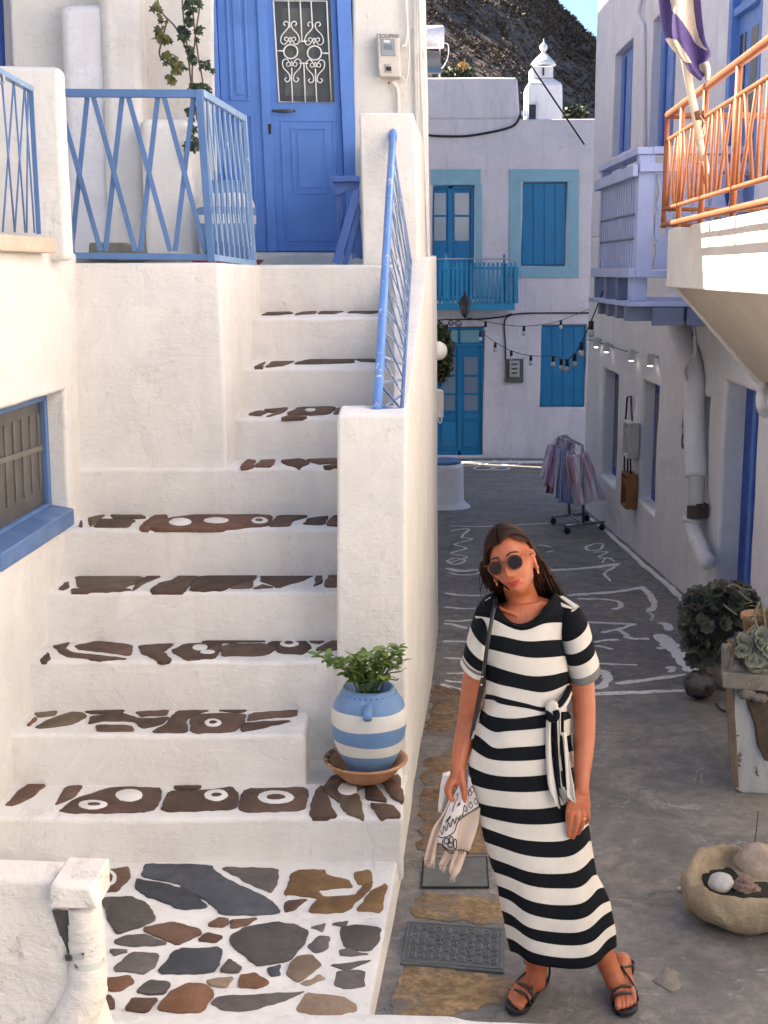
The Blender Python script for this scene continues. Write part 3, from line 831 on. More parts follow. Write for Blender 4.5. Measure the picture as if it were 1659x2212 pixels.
# facade with the double door
YF = 9.2
fx = lambda px: V(px, 400, YF).x
XL, XR = -2.52, V(905, 300, YF).x
dl, dr = V(470, 400, YF).x, V(762, 400, YF).x
zthr = V(600, 545, YF).z
FO = Vector((XL, YF, 2.3))
DH = (dl - XL, dr - XL, zthr - 2.3, zthr - 2.3 + 2.25, 0.10)
wall('wall', FO, (1, 0, 0), (0, -1, 0), XR - XL, 3.6, WHITE, house, holes=[DH], thick=0.5, cell=0.22, amp=0.010, bevel=0.03)
block('side_wall', [(XR - 0.45, YF + 0.02, -0.4), (0.40, YF + 0.02, -0.4), (0.44, 16.5, -0.7), (XR - 0.5, 16.5, -0.7)], [(XR - 0.45, YF + 0.02, 5.9), (XR, YF + 0.02, 5.9), (XR + 0.1, 16.5, 5.9), (XR - 0.5, 16.5, 5.9)], WHITE, house, cell=0.35, amp=0.01, bevel=0.03)
block('sun_blocker', [(-7.5, 10.8, -0.5), (0.1, 10.8, -0.5), (0.3, 22.4, -0.9), (-7.5, 22.4, -0.9)], [(-7.5, 10.8, 8.0), (0.1, 10.8, 8.0), (0.2, 22.4, 8.0), (-7.5, 22.4, 8.0)], WHITE, house, cell=1.0, amp=0.01, bevel=0.03)  # unseen mass added to keep the sun off the alley and far ground
block('roof_sun_block', [(-2.5, 9.7, 4.9), (XR - 0.04, 9.7, 4.9), (XR - 0.04, 10.4, 4.9), (-2.5, 10.4, 4.9)], [(-2.5, 9.7, 5.85), (XR - 0.04, 9.7, 5.85), (XR - 0.04, 10.4, 5.85), (-2.5, 10.4, 5.85)], WHITE, house, cell=0.8, amp=0.01)  # unseen block added behind the facade to stop the sun
block('wall', [V(-260, 560, 9.75), V(122, 560, 9.75), V(122, 560, 9.75) + Vector((0, 0.4, 0)), V(-260, 560, 9.75) + Vector((0, 0.4, 0))], [Vector((V(-260, 560, 9.75).x, 9.75, 6.4)), Vector((V(122, 560, 9.75).x, 9.75, 6.4)), Vector((V(122, 560, 9.75).x, 10.15, 6.4)), Vector((V(-260, 560, 9.75).x, 10.15, 6.4))], LILAC, house, cell=0.4, amp=0.01)  # recess wall: lavender shade is put into its colour
block('buttress', [V(238, 565, 8.75), V(318, 565, 8.75), V(326, 565, 9.22), V(238, 565, 9.22)], [V(212, -140, 8.95), V(300, -140, 8.95), V(312, -140, 9.22), V(212, -140, 9.22)], WHITE, house, amp=0.012, bevel=0.06)
block('low_wall', [V(318, 562, 8.45), V(432, 562, 8.45), V(452, 562, 8.95), V(318, 562, 8.95)], [V(306, 258, 8.45), V(405, 258, 8.45), V(440, 262, 8.95), V(306, 258, 8.95)], WHITE, house, amp=0.012, bevel=0.05)
block('low_wall', [V(150, 562, 8.9), V(245, 562, 8.9), V(245, 562, 9.15), V(150, 562, 9.15)], [V(135, 10, 8.95), V(228, 10, 8.95), V(228, 10, 9.15), V(135, 10, 9.15)], LILAC_NEAR, house, amp=0.012, bevel=0.05)
MB().prism([V(190, 562, 7.3), V(330, 562, 7.3), V(310, 548, 7.3), V(268, 524, 7.3), V(192, 524, 7.3)], (0, 0.12, 0)).build('dark_slab', m_stone('grey_green_slab', (0.10, 0.10, 0.075), (0.2, 0.19, 0.15)), house, bevel=0.01)  # dark grey-green slab behind the bottom rail
# unseen house added at the left, sized to keep the stairs in shade
nb = thing('shade_house', 'unseen house added at the left to keep the stairs in shade', 'house', (-5.5, 6.0, 0))
block('wall', [(-7.5, 2.5, 0), (-4.3, 2.5, 0), (-4.3, 10.2, 0), (-7.5, 10.2, 0)], [(-7.5, 2.5, 7.9), (-4.35, 2.5, 7.9), (-4.35, 10.2, 7.9), (-7.5, 10.2, 7.9)], WHITE, nb, cell=0.8, amp=0.012, bevel=0.03)

# ---- grit and chips along the walls
def build_grit():
    rg = random.Random(44)
    mb = MB()
    GM = [m_plain('grit_pale', (0.42, 0.39, 0.35), 0.9, var=0.3), m_plain('grit_dark', (0.10, 0.09, 0.08), 0.9, var=0.3), m_plain('grit_brown', (0.20, 0.13, 0.08), 0.9, var=0.3)]
    for k in range(900):
        Y = 3.7 + 9.5 * rg.random() ** 1.3
        q = rg.random()
        if q < 0.35: x = par_x(min(Y, 9.3)) + abs(rg.gauss(0, 0.06)) + 0.01
        elif q < 0.6: x = 2.45 - abs(rg.gauss(0, 0.10))
        else: x = rg.uniform(0.1, 2.3)
        r = rg.uniform(0.0015, 0.0045) * (1.6 if rg.random() < 0.06 else 1)
        z = ground_z(x, Y)
        vs = [Vector((x + r * rg.uniform(.6, 1.3) * math.cos(a), Y + r * rg.uniform(.6, 1.3) * math.sin(a), z - 0.001)) for a in (0, 1.57, 3.14, 4.71)]
        vs.append(Vector((x, Y, z + r * rg.uniform(0.5, 1.1))))
        mb.add(vs, [(0, 1, 4), (1, 2, 4), (2, 3, 4), (3, 0, 4)], rg.choice((0, 0, 1, 2)))
    mb.build('gravel', GM, None, kind='stuff', label='fine grit and chips scattered on the alley floor')
build_grit()
# ================================================================== RIGHT HOUSE (its long wall runs down the alley)
RX = 2.52
right = thing('lilac_house', 'lilac tinted white house on the right with deep shop windows and blue shutters', 'house', (2.9, 11, -0.2))
def rw(x, y):
    p = PX(x, y, RX)
    return p
def rwin(xa, xb, yt, yb, depth, yta=None):
    """opening from photo corner points: far edge xa, near edge xb, top y at far edge, bottom y at far edge -> (u0,u1,v0,v1,d) with u from near to far"""
    Yn, Yf = rw(xb, 600).y, rw(xa, 600).y
    # depth is the share of the opening's width behind which the blue joinery shows
    dp_ = depth * (Yf - Yn) * RX / Yf
    return (Yn - RY0, Yf - RY0, rw(xa, yb).z - RZ0, rw(xa, yt).z - RZ0, dp_ + 0.05)
RY0, RZ0, RY1 = -4.0, -0.75, 16.15  # wall runs on unseen behind the camera, added for warm bounce light
RH = [rwin(1310, 1343, 800, 1036, 0.84), rwin(1396, 1432, 826, 1094, 0.84), rwin(1524, 1546, 858, 1105, 1.2), rwin(1576, 1652, 828, 1380, 0.70),
      rwin(1312, 1351, 133, 345, 0.45), rwin(1390, 1440, 62, 345, 0.42)]
wall('wall', (RX, RY0, RZ0), (0, 1, 0), (-1, 0, 0), RY1 - RY0, 3.6, LILAC_NEAR, right, holes=[h for h in RH if h[2] < 3.0], thick=0.6, cell=0.24, amp=0.012, bevel=0.035)
HU = [(h[0], h[1], h[2] - 3.6, h[3] - 3.6, h[4]) for h in RH if h[2] >= 3.0]
HUD = rwin(1556, 1618, -60, 470, 0.05)
HU.append((HUD[0], HUD[1], max(0.02, HUD[2] - 3.6), HUD[3] - 3.6, 0.10))
wall('wall', (RX + 0.004, RY0, RZ0 + 3.6), (0, 1, 0), (-1, 0, 0), RY1 - RY0, 4.2, LILAC, right, holes=HU, thick=0.6, cell=0.25, amp=0.012, bevel=0.03)
block('gable', [(RX + 0.1, RY1 - 0.5, -0.8), (9, RY1 - 0.5, -0.8), (9, RY1 - 0.02, -0.8), (RX + 0.1, RY1 - 0.02, -0.8)], [(RX + 0.1, RY1 - 0.5, 7.0), (9, RY1 - 0.5, 7.0), (9, RY1 - 0.02, 7.0), (RX + 0.1, RY1 - 0.02, 7.0)], LILAC, right, cell=0.6, amp=0.01)
block('roof', [(RX + 0.1, RY0, 6.7), (9, RY0, 6.7), (9, RY1 - 0.6, 6.7), (RX + 0.1, RY1 - 0.6, 6.7)], [(RX + 0.1, RY0, 6.9), (9, RY0, 6.9), (9, RY1 - 0.6, 6.9), (RX + 0.1, RY1 - 0.6, 6.9)], LILAC, right, cell=1.5, amp=0.01)
# blue frames / shutters standing in the openings
def rpanel(name, h, u0, u1, v0, v1, d0, d1, mat, base=0.0, parent=None, bevel=0.006):
    a = [(RX + d0, RY0 + u, RZ0 + base + v) for u, v in ((u0, v0), (u1, v0), (u1, v1), (u0, v1))]
    b = [(RX + d1, p[1], p[2]) for p in a]
    return MB().hexa(a, b).build(name, mat, parent or right, bevel=bevel, seg=1)
for h in RH[:2]:
    w = rpanel('window', h, h[0] + 0.002, h[1] - 0.002, h[2] + 0.002, h[3] - 0.002, h[4] - 0.05, h[4] - 0.004, BLUE_DEEP)
    rpanel('pane', h, h[0] + 0.1, h[1] - 0.1, h[2] + 0.1, h[3] - 0.1, h[4] - 0.058, h[4] - 0.045, GLASS_DARK, parent=w)
h = RH[3]
dr_ = rpanel('door', h, h[0] + 0.004, h[1] - 0.004, h[2], h[3] - 0.004, h[4] - 0.05, h[4] - 0.004, BLUE_DEEP)
for uu in (0.12, 0.34, 0.56):
    rpanel('door_rail', h, h[0] + uu, h[0] + uu + 0.08, h[2], h[3] - 0.03, h[4] - 0.066, h[4] - 0.045, BLUE, parent=dr_)
for h in RH[4:6]:
    if h[2] >= 3.0:
        dd_ = h[4]
        s = rpanel('shutter', h, h[0] + 0.004, h[1] - 0.004, h[2] + 0.004, h[3] - 0.006, dd_ - 0.05, dd_ - 0.005, BLUE)
        rpanel('slat', h, h[0] + 0.06, h[0] + 0.14, h[2] + 0.05, h[3] - 0.06, dd_ - 0.066, dd_ - 0.045, BLUE_DEEP, parent=s)
        rpanel('slat', h, h[0] + 0.3, h[0] + 0.42, h[2] + 0.05, h[3] - 0.06, dd_ - 0.066, dd_ - 0.045, BLUE_DEEP, parent=s)
        rpanel('slat', h, h[1] - 0.30, h[1] - 0.2, h[2] + 0.05, h[3] - 0.06, dd_ - 0.066, dd_ - 0.045, BLUE_DEEP, parent=s)
# glazed blue door behind the orange balcony
b0 = 3.6
ud0, ud1, vd0, vd1 = HU[-1][:4]
bd = rpanel('balcony_door', None, ud0 + 0.003, ud0 + 0.07, vd0, vd1 - 0.003, 0.0, 0.09, BLUE, b0)
rpanel('frame', None, ud1 - 0.10, ud1 - 0.003, vd0, vd1 - 0.003, -0.03, 0.09, BLUE, b0, bd)
rpanel('leaf', None, ud0 + 0.07, ud1 - 0.10, vd0, vd1 - 0.1, 0.025, 0.09, BLUE, b0, bd)
um = (ud0 + ud1) / 2
for (a, b) in ((ud0 + 0.13, um - 0.07), (um + 0.07, ud1 - 0.17)):
    rpanel('pane', None, a, b, 0.25, vd1 - 0.55, 0.016, 0.03, GLASS_DARK, b0, bd)
rpanel('lintel_board', None, ud0 + 0.0, ud1 - 0.0, vd1 - 0.42, vd1 - 0.36, -0.02, 0.09, BLUE, b0, bd)
# white kerb stroke along the foot of the wall
ribbon('painted_line', [GS(*p) for p in [(1272, 1118), (1300, 1140), (1345, 1180), (1392, 1222), (1440, 1262), (1480, 1300), (1530, 1352)]], 0.07, WHITE_PAINT, right, lift=0.006, jit=0.02, surf=lambda q: slope_z(q.y))
# rainwater pipe, plastered over
pp = lambda x, y, X=RX - 0.06: PX(x, y, X)
pipe = thing('rain_pipe', 'whitewashed rainwater pipe with a rusty bracket running down the lilac wall', 'pipe', PX(1510, 1195, RX - 0.1))
upper = smoothpts([PX(1452, 655, RX - 0.02), PX(1466, 705, RX - 0.06), PX(1482, 750, RX - 0.07), PX(1496, 800, RX - 0.08), PX(1500, 880, RX - 0.08), PX(1502, 960, RX - 0.08), PX(1504, 1030, RX - 0.08)], 5)
MB().tube(upper, [0.10 - 0.012 * min(1, i / 12) for i in range(len(upper))], 14).build('pipe', LILAC_NEAR, pipe, smooth=True)
rod('pipe', smoothpts([PX(1505, 1022, RX - 0.08), PX(1505, 1060, RX - 0.08), PX(1505, 1095, RX - 0.08)], 4), 0.062, m_plain('pipe_pvc', (0.55, 0.54, 0.52), 0.5), pipe, 14)
MB().tube([PX(1505, 1092, RX - 0.08), PX(1505, 1120, RX - 0.08)], 0.075, 12).box(*[tuple(v) for v in (PX(1505, 1118, RX - 0.1) + Vector((0, 0.0, 0.0)), PX(1505, 1118, RX - 0.1) + Vector((0.09, 0.16, 0.10)))]).build('bracket', m_plain('rusty_iron', (0.06, 0.04, 0.03), 0.8, var=0.4), pipe, bevel=0.004)
low = smoothpts([PX(1500, 1118, RX - 0.08), PX(1497, 1135, RX - 0.09), PX(1503, 1160, RX - 0.10), PX(1514, 1185, RX - 0.11), PX(1522, 1205, RX - 0.12), PX(1527, 1212, RX - 0.14)], 5)
MB().tube(low, [0.085, 0.09, 0.088, 0.085, 0.08, 0.075, 0.07] + [0.066] * (len(low) - 7), 14).build('outlet', LILAC_NEAR, pipe, smooth=True)
tag_cable = rod('cable', smoothpts([PX(1500, 690, RX - 0.16), PX(1502, 760, RX - 0.17), PX(1497, 772, RX - 0.17), PX(1484, 790, RX - 0.17), PX(1481, 805, RX - 0.16), PX(1484, 822, RX - 0.15)], 5), 0.012, GREY_PLAS, None, label='grey cable looping over the whitewashed rain pipe', cat='cable')
rod('conduit', smoothpts([PX(1387, -10, RX - 0.03), PX(1380, 30, RX - 0.04), PX(1385, 52, RX - 0.03), PX(1389, 62, RX - 0.03), PX(1390, 160, RX - 0.03), PX(1391, 330, RX - 0.03)], 5), 0.022, LILAC, None, label='thick painted conduit running down between the upper blue shutters', cat='pipe')
rod('drain_spout', smoothpts([PX(1652, 835, RX - 0.02), PX(1646, 850, RX - 0.1), PX(1644, 868, RX - 0.13), PX(1648, 885, RX - 0.1), PX(1656, 893, RX - 0.06)], 5), 0.035, LILAC_NEAR, None, label='short curved white spout below the sloping balcony soffit', cat='pipe')
# wall spots with their beams (they are switched on in the photograph)
spot_pts = [(1284, 738, 755), (1309, 750, 770), (1363, 762, 785), (1404, 775, 800)]
def m_emit(name, c, s):
    t = NT(name)
    t.b.inputs['Emission Color'].default_value = (*c, 1)
    t.b.inputs['Emission Strength'].default_value = s
    t.col((0.8, 0.8, 0.8))
    return t.m
LAMP_ON = m_emit('lit_lamp', (1.0, 0.95, 0.85), 1.6)
labels = ['small lit wall spot at the far end of the thin cable', 'small lit wall spot above the far shop window', 'small lit wall spot above the hanging crates', 'square lit wall spot above the nearer shop window']
spots = [(1288, 738), (1310, 748), (1364, 765), (1405, 775)]
for (x, y), lb in zip(spots, labels):
    c = PX(x, y, RX - 0.07)
    t = thing('wall_spot', lb, 'lamp', c, 'wall spots in a row on the lilac wall')
    MB().box((c.x - 0.03, c.y - 0.035, c.z - 0.06), (c.x + 0.03, c.y + 0.035, c.z + 0.05)).build('housing', GREY_PLAS, t, bevel=0.006)
    MB().tube([(c.x + 0.02, c.y, c.z + 0.02), (RX + 0.01, c.y, c.z + 0.02)], 0.012, 8).build('arm', GREY_PLAS, t, smooth=True)
    MB().lathe([(0.0, -0.07), (0.022, -0.07), (0.024, -0.0605), (0.0, -0.0605)], c, 12).build('lens', LAMP_ON, t, smooth=True)
    ld = bpy.data.lights.new('spot_light', 'SPOT')
    ld.energy = 1.6
    ld.spot_size = R(13)
    ld.spot_blend = 0.5
    ld.shadow_soft_size = 0.01
    ld.color = (1, 0.96, 0.88)
    lo = bpy.data.objects.new('spot_light', ld)
    COL.objects.link(lo)
    lo.parent = t
    lo.location = (0.0, 0, -0.085)
    lo.rotation_euler = (0, R(-6), 0)
rod('cable', [PX(1268, 733, RX - 0.03), PX(1284, 737, RX - 0.03), PX(1310, 745, RX - 0.03), PX(1340, 755, RX - 0.03), PX(1366, 762, RX - 0.03)], 0.005, BLACK_RUB, None, label='thin cable linking the wall spots along the lilac wall', cat='cable')
# crates hanging on ropes
def crate(c, w, h, d, mat, label, shelves, diag):
    """open box hung flat on the wall: w along the wall (Y), h up, d out"""
    t = thing('hanging_crate', label, 'crate', c)
    x0, x1 = RX - 0.012 - d, RX - 0.012
    y0, y1, z0, z1 = c[1] - w / 2, c[1] + w / 2, c[2], c[2] + h
    s = 0.022
    for nm, a, b in (('side', (x0, y0, z0), (x1, y0 + s, z1)), ('side', (x0, y1 - s, z0), (x1, y1, z1)), ('end', (x0, y0 + s, z0), (x1, y1 - s, z0 + s)), ('end', (x0, y0 + s, z1 - s), (x1, y1 - s, z1)), ('back', (x1 - 0.008, y0 + s, z0 + s), (x1, y1 - s, z1 - s))):
        MB().box(a, b).build(nm, mat, t, bevel=0.003, seg=1)
    for f in shelves:
        zz = z0 + h * f
        if diag:
            MB().hexa([(x0 + 0.01, y0 + s, zz), (x1 - 0.008, y0 + s, zz), (x1 - 0.008, y0 + s, zz + 0.015), (x0 + 0.01, y0 + s, zz + 0.015)],
                      [(x0 + 0.01, y1 - s, zz + 0.09), (x1 - 0.008, y1 - s, zz + 0.09), (x1 - 0.008, y1 - s, zz + 0.105), (x0 + 0.01, y1 - s, zz + 0.105)]).build('shelf', mat, t, bevel=0.002, seg=1)
        else:
            MB().box((x0 + 0.01, y0 + s, zz), (x1 - 0.008, y1 - s, zz + 0.015)).build('shelf', mat, t, bevel=0.002, seg=1)
    return t
WOODC = m_paint('crate_wood', (0.30, 0.125, 0.035), 0.6, 0.1, (0.2, 0.1, 0.05), wood=True)
WHITEC = m_paint('crate_white', (0.62, 0.60, 0.55), 0.6, 0.2, (0.4, 0.35, 0.3), wood=True)
yA = PX(1358, 1000, RX - 0.08).y
zf = lambda y: PX(1358, y, RX - 0.08).z
crate((RX, yA, zf(986)), 0.30, zf(908) - zf(986), 0.11, WHITEC, 'white hanging crate with slanted shelves, above the brown one', (0.5,), True)
crate((RX, yA, zf(1098)), 0.30, zf(1022) - zf(1098), 0.11, WOODC, 'brown wooden crate hanging lowest on the ropes', (0.55,), True)
for nm, pts in (('upper rope loop holding the white hanging crate', [(1351, 912, 0.06), (1355, 858, 0.03), (1363, 856, 0.03), (1366, 915, 0.06)]),
                ('black ropes joining the white crate to the brown one', [(1349, 986, 0.07), (1349, 1024, 0.07), (1356, 1026, 0.07), (1356, 986, 0.07), (1362, 988, 0.07), (1362, 1028, 0.07)])):
    rod('rope', [PX(x, y, RX - d) for x, y, d in pts], 0.010, BLACK_RUB, None, 6, label=nm, cat='rope')
# thermometer-like meter on the wall beside the pipe
c = PX(1481, 965, RX - 0.02)
t = thing('wall_meter', 'slim grey gauge with a cable ring on the lilac wall beside the pipe', 'gauge', c)
z0, z1 = PX(1481, 967, RX).z, PX(1481, 872, RX).z
MB().box((RX - 0.05, c.y - 0.045, z0), (RX + 0.0, c.y + 0.045, z1)).build('case', m_plain('meter_case', (0.30, 0.29, 0.28), 0.5), t, bevel=0.012)
MB().box((RX - 0.056, c.y - 0.02, z0 + 0.18), (RX - 0.049, c.y + 0.02, z1 - 0.12)).build('window', GLASS_DARK, t)
rc = PX(1478, 953, RX - 0.05)
rod('cable_ring', [rc + Vector((0, 0.07 * math.cos(a), 0.055 * math.sin(a))) for a in [2 * math.pi * k / 20 for k in range(21)]], 0.008, BLACK_RUB, t, 6)

# ---- lavender timber balcony
lav = thing('timber_balcony', 'lavender painted timber balcony with fretwork boards on the lilac house', 'balcony', (2.1, 9.6, 2.3))
BX = 1.76
YNr = PX(1372, 600, BX).y
YFr = PX(1291, 600, BX).y
zl = lambda y: V(1380, y, YNr).z
ZT, ZT2, ZR1, ZR2, ZB1, ZB2 = zl(318), zl(334), zl(352), zl(372), zl(578), zl(600)
def lb(name, a, b, mat=LAV, parent=lav, bevel=0.005):
    return MB().box(tuple(min(p, q) for p, q in zip(a, b)), tuple(max(p, q) for p, q in zip(a, b))).build(name, mat, parent, bevel=bevel, seg=1)
lb('post', (BX, YNr, ZB1 - 0.03), (BX + 0.115, YNr + 0.09, ZT2 + 0.01))
lb('post', (BX, YFr - 0.08, ZB1), (BX + 0.08, YFr, ZT2))
lb('post', (BX + 0.02, (YNr + YFr) / 2 - 0.02, ZR2), (BX + 0.06, (YNr + YFr) / 2 + 0.02, ZT2))
lb('handrail', (BX - 0.02, YNr - 0.02, ZT2), (BX + 0.09, YFr + 0.02, ZT))
lb('handrail', (BX + 0.09, YNr - 0.02, ZT2 + 0.002), (RX + 0.01, YNr + 0.08, ZT + 0.004))
lb('rail', (BX - 0.045, YNr - 0.01, ZR2 - 0.03), (BX - 0.003, YFr + 0.05, ZR1 - 0.01))
lb('rail', (BX + 0.0, YNr - 0.035, ZR2), (RX + 0.01, YNr - 0.003, ZR1))
lb('base_rail', (BX - 0.05, YNr - 0.02, ZB2), (BX - 0.003, YFr + 0.06, ZB1))
lb('base_rail', (BX - 0.003, YNr - 0.04, ZB2), (RX + 0.01, YNr - 0.002, ZB1 - 0.02))
nb_ = 15
for k in range(nb_):
    y0 = YNr + 0.10 + k * (YFr - YNr - 0.19) / nb_
    w = (YFr - YNr - 0.19) / nb_ - 0.034
    lb('slat', (BX + 0.004, y0, ZB1 - 0.01), (BX + 0.024, y0 + w, ZR2 - 0.02), bevel=0.003)
lb('shade_backing', (BX + 0.027, YNr + 0.095, ZB1), (BX + 0.034, YFr - 0.085, ZR2), LAV_DARK)  # dark sheet that paints the shade in the gaps between slats
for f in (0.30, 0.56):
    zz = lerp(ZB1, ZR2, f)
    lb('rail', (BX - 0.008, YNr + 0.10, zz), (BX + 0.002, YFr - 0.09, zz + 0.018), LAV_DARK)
# fretwork boards on the near end
def fret(x0, w, y):
    hgt = ZR2 - ZB1
    half = lambda f: interp([(0, 0.47), (0.08, 0.47), (0.2, 0.33), (0.27, 0.45), (0.29, 0.30), (0.33, 0.46), (0.58, 0.46), (0.62, 0.28), (0.66, 0.46), (0.80, 0.30), (0.93, 0.44), (1.0, 0.47)], f) * w
    fs_ = [0, 0.08, 0.14, 0.2, 0.27, 0.29, 0.33, 0.45, 0.58, 0.62, 0.66, 0.72, 0.8, 0.87, 0.93, 1.0]
    hole = lambda f: interp([(0.33, 0.0), (0.36, 0.2), (0.54, 0.2), (0.58, 0.0)], f) * w if 0.33 < f < 0.58 else 0
    fs2 = sorted(set(fs_ + [0.36, 0.40, 0.50, 0.54]))
    mb = MB()
    for a, b in zip(fs2, fs2[1:]):
        za, zb_ = ZB1 - 0.01 + hgt * a, ZB1 - 0.01 + hgt * b
        ha, hb = half(a), half(b)
        oa, ob = hole(a), hole(b)
        cx = x0 + w / 2
        if oa > 0 or ob > 0:
            for s in (-1, 1):
                mb.hexa([(cx + s * oa, y, za), (cx + s * ha, y, za), (cx + s * hb, y, zb_), (cx + s * ob, y, zb_)], [(cx + s * oa, y + 0.022, za), (cx + s * ha, y + 0.022, za), (cx + s * hb, y + 0.022, zb_), (cx + s * ob, y + 0.022, zb_)])
        else:
            mb.hexa([(cx - ha, y, za), (cx + ha, y, za), (cx + hb, y, zb_), (cx - hb, y, zb_)], [(cx - ha, y + 0.022, za), (cx + ha, y + 0.022, za), (cx + hb, y + 0.022, zb_), (cx - hb, y + 0.022, zb_)])
    mb.build('fretwork_board', LAV, lav)
fw_ = (RX - BX - 0.13) / 5
for k in range(5):
    fret(BX + 0.125 + k * fw_, fw_ * 0.98, YNr + 0.02)
lb('floor_board', (BX - 0.06, YNr - 0.05, ZB2 - 0.20), (RX + 0.01, YFr + 0.06, ZB2 - 0.165), LAV)
for k in range(4):
    y0 = YNr + 0.02 + k * (YFr - YNr - 0.12) / 3
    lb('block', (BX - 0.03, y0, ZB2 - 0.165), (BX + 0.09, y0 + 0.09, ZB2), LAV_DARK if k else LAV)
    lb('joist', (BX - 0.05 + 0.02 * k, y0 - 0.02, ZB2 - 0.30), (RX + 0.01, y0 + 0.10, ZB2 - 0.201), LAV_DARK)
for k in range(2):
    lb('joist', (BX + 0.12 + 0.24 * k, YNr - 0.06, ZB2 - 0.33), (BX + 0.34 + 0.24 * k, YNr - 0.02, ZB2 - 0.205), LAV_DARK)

# ---- near balcony: concrete slab with haunch and orange railing
slab = thing('concrete_balcony', 'sunlit white concrete balcony with a sloping soffit on the right', 'balcony', (2.1, 6.5, 1.7))
YS0, YS1 = 3.2, 8.75
sx = lambda Y: interp([(3.2, 1.565), (5.7, 1.705), (8.75, 1.875)], Y)
SZT, SZB = PX(1410, 500, sx(8.75)).z, PX(1410, 619, sx(8.75)).z
SLABM = m_plaster('balcony_white', (0.80, 0.765, 0.70), dirt_amt=0.12, bump=0.6)
block('slab', [(sx(YS0), YS0, SZB), (RX + 0.5, YS0, SZB), (RX + 0.05, YS1, SZB), (sx(YS1), YS1, SZB)], [(sx(YS0), YS0, SZT), (RX + 0.5, YS0, SZT), (RX + 0.05, YS1, SZT), (sx(YS1), YS1, SZT)], SLABM, slab, cell=0.25, amp=0.004, bevel=0.012)
HZ_ = 1.66
SOFF = m_plaster('soffit_shade_tint', (0.62, 0.54, 0.45), dirt_amt=0.2)  # brownish colour carries the underside's shade and warm bounce
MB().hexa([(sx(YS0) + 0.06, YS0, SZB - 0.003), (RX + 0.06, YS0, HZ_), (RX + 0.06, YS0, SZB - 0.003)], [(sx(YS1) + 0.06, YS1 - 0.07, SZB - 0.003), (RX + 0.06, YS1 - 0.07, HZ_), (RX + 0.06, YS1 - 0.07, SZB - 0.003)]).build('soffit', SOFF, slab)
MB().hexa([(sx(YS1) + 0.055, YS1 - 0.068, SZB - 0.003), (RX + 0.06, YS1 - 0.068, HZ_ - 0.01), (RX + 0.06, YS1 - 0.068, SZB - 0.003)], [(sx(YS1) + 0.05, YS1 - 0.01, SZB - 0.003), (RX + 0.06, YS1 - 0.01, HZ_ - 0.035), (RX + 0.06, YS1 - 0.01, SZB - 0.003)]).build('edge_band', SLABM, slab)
rail = thing('balcony_railing', 'orange rusty tube railing with crossed bars on the concrete balcony', 'railing', (1.7, 6.5, SZT))
OV = -0.16
rx_ = lambda Y: sx(Y) + OV
ye = 8.3
for _ in range(20): ye = PX(1436, 400, rx_(ye)).y
YN0 = 3.4
zA = lambda y: V(1434, y, ye).z
H1, H2, H3, H4 = zA(250), zA(305), zA(452), zA(486)
def rl(name, z, r, y0=YN0, y1=ye, parent=rail):
    return rod(name, [(rx_(y0), y0, z), (rx_(5.7), 5.7, z), (rx_(y1), y1, z)], r, ORANGE, parent, 10)
rl('handrail', H1, 0.021)
rl('rail', H2, 0.013)
rl('rail', H3, 0.012)
rl('rail', H4, 0.017)
rod('post', [(rx_(ye), ye, SZT - 0.02), (rx_(ye), ye, H1)], 0.014, ORANGE, rail)
for Y in (7.4, 6.72, 5.95, 5.2, 4.4):
    rod('post', [(rx_(Y), Y, SZT - 0.03), (rx_(Y), Y, H1)], 0.015, ORANGE, rail)
Y = ye - 0.06
k = 0
while Y > YN0 + 0.1:
    st = 0.125
    typ = (0, 1, 2, 0, 4, 5)[k % 6] if k % 12 < 4 else (0, 1, 2, 3)[k % 4]
    xr = rx_(Y)
    zt_, zb_ = H2, H3
    zm = (zt_ + zb_) / 2
    if typ in (0, 3):
        rod('baluster', [(xr, Y, zb_), (xr, Y, zt_)], 0.0085, ORANGE, rail, 8)
    elif typ == 1:
        rod('baluster', [(xr, Y + 0.04, zt_), (rx_(Y - .05), Y - 0.045, zm), (xr, Y + 0.04, zb_)], 0.0085, ORANGE, rail, 8)
    elif typ == 2:
        rod('baluster', [(xr, Y - 0.04, zt_), (rx_(Y + .05), Y + 0.045, zm), (xr, Y - 0.04, zb_)], 0.0085, ORANGE, rail, 8)
    elif typ == 4:
        rod('baluster', [(xr, Y + 0.05, zt_), (xr, Y - 0.05, zb_)], 0.0085, ORANGE, rail, 8)
    else:
        rod('baluster', [(xr, Y - 0.05, zt_), (xr, Y + 0.05, zb_)], 0.0085, ORANGE, rail, 8)
    Y -= st
    k += 1
# return of the railing to the wall
rod('handrail', [(rx_(ye), ye, H1), (RX + 0.0, ye, H1)], 0.018, ORANGE, rail)
rod('rail', [(rx_(ye), ye, H3), (RX, ye, H3)], 0.012, ORANGE, rail)
rod('rail', [(rx_(ye), ye, H4), (RX, ye, H4)], 0.012, ORANGE, rail)
for k in range(3):
    xx = lerp(rx_(ye), RX, (k + 1) / 4)
    rod('baluster', [(xx, ye, H4), (xx, ye, H1)], 0.0085, ORANGE, rail, 8)
rod('baluster', [(rx_(ye) + 0.28, ye, H3), (rx_(ye) + 0.35, ye, H4 + 0.02), (rx_(ye) + 0.42, ye, H3)], 0.009, ORANGE, rail, 8)
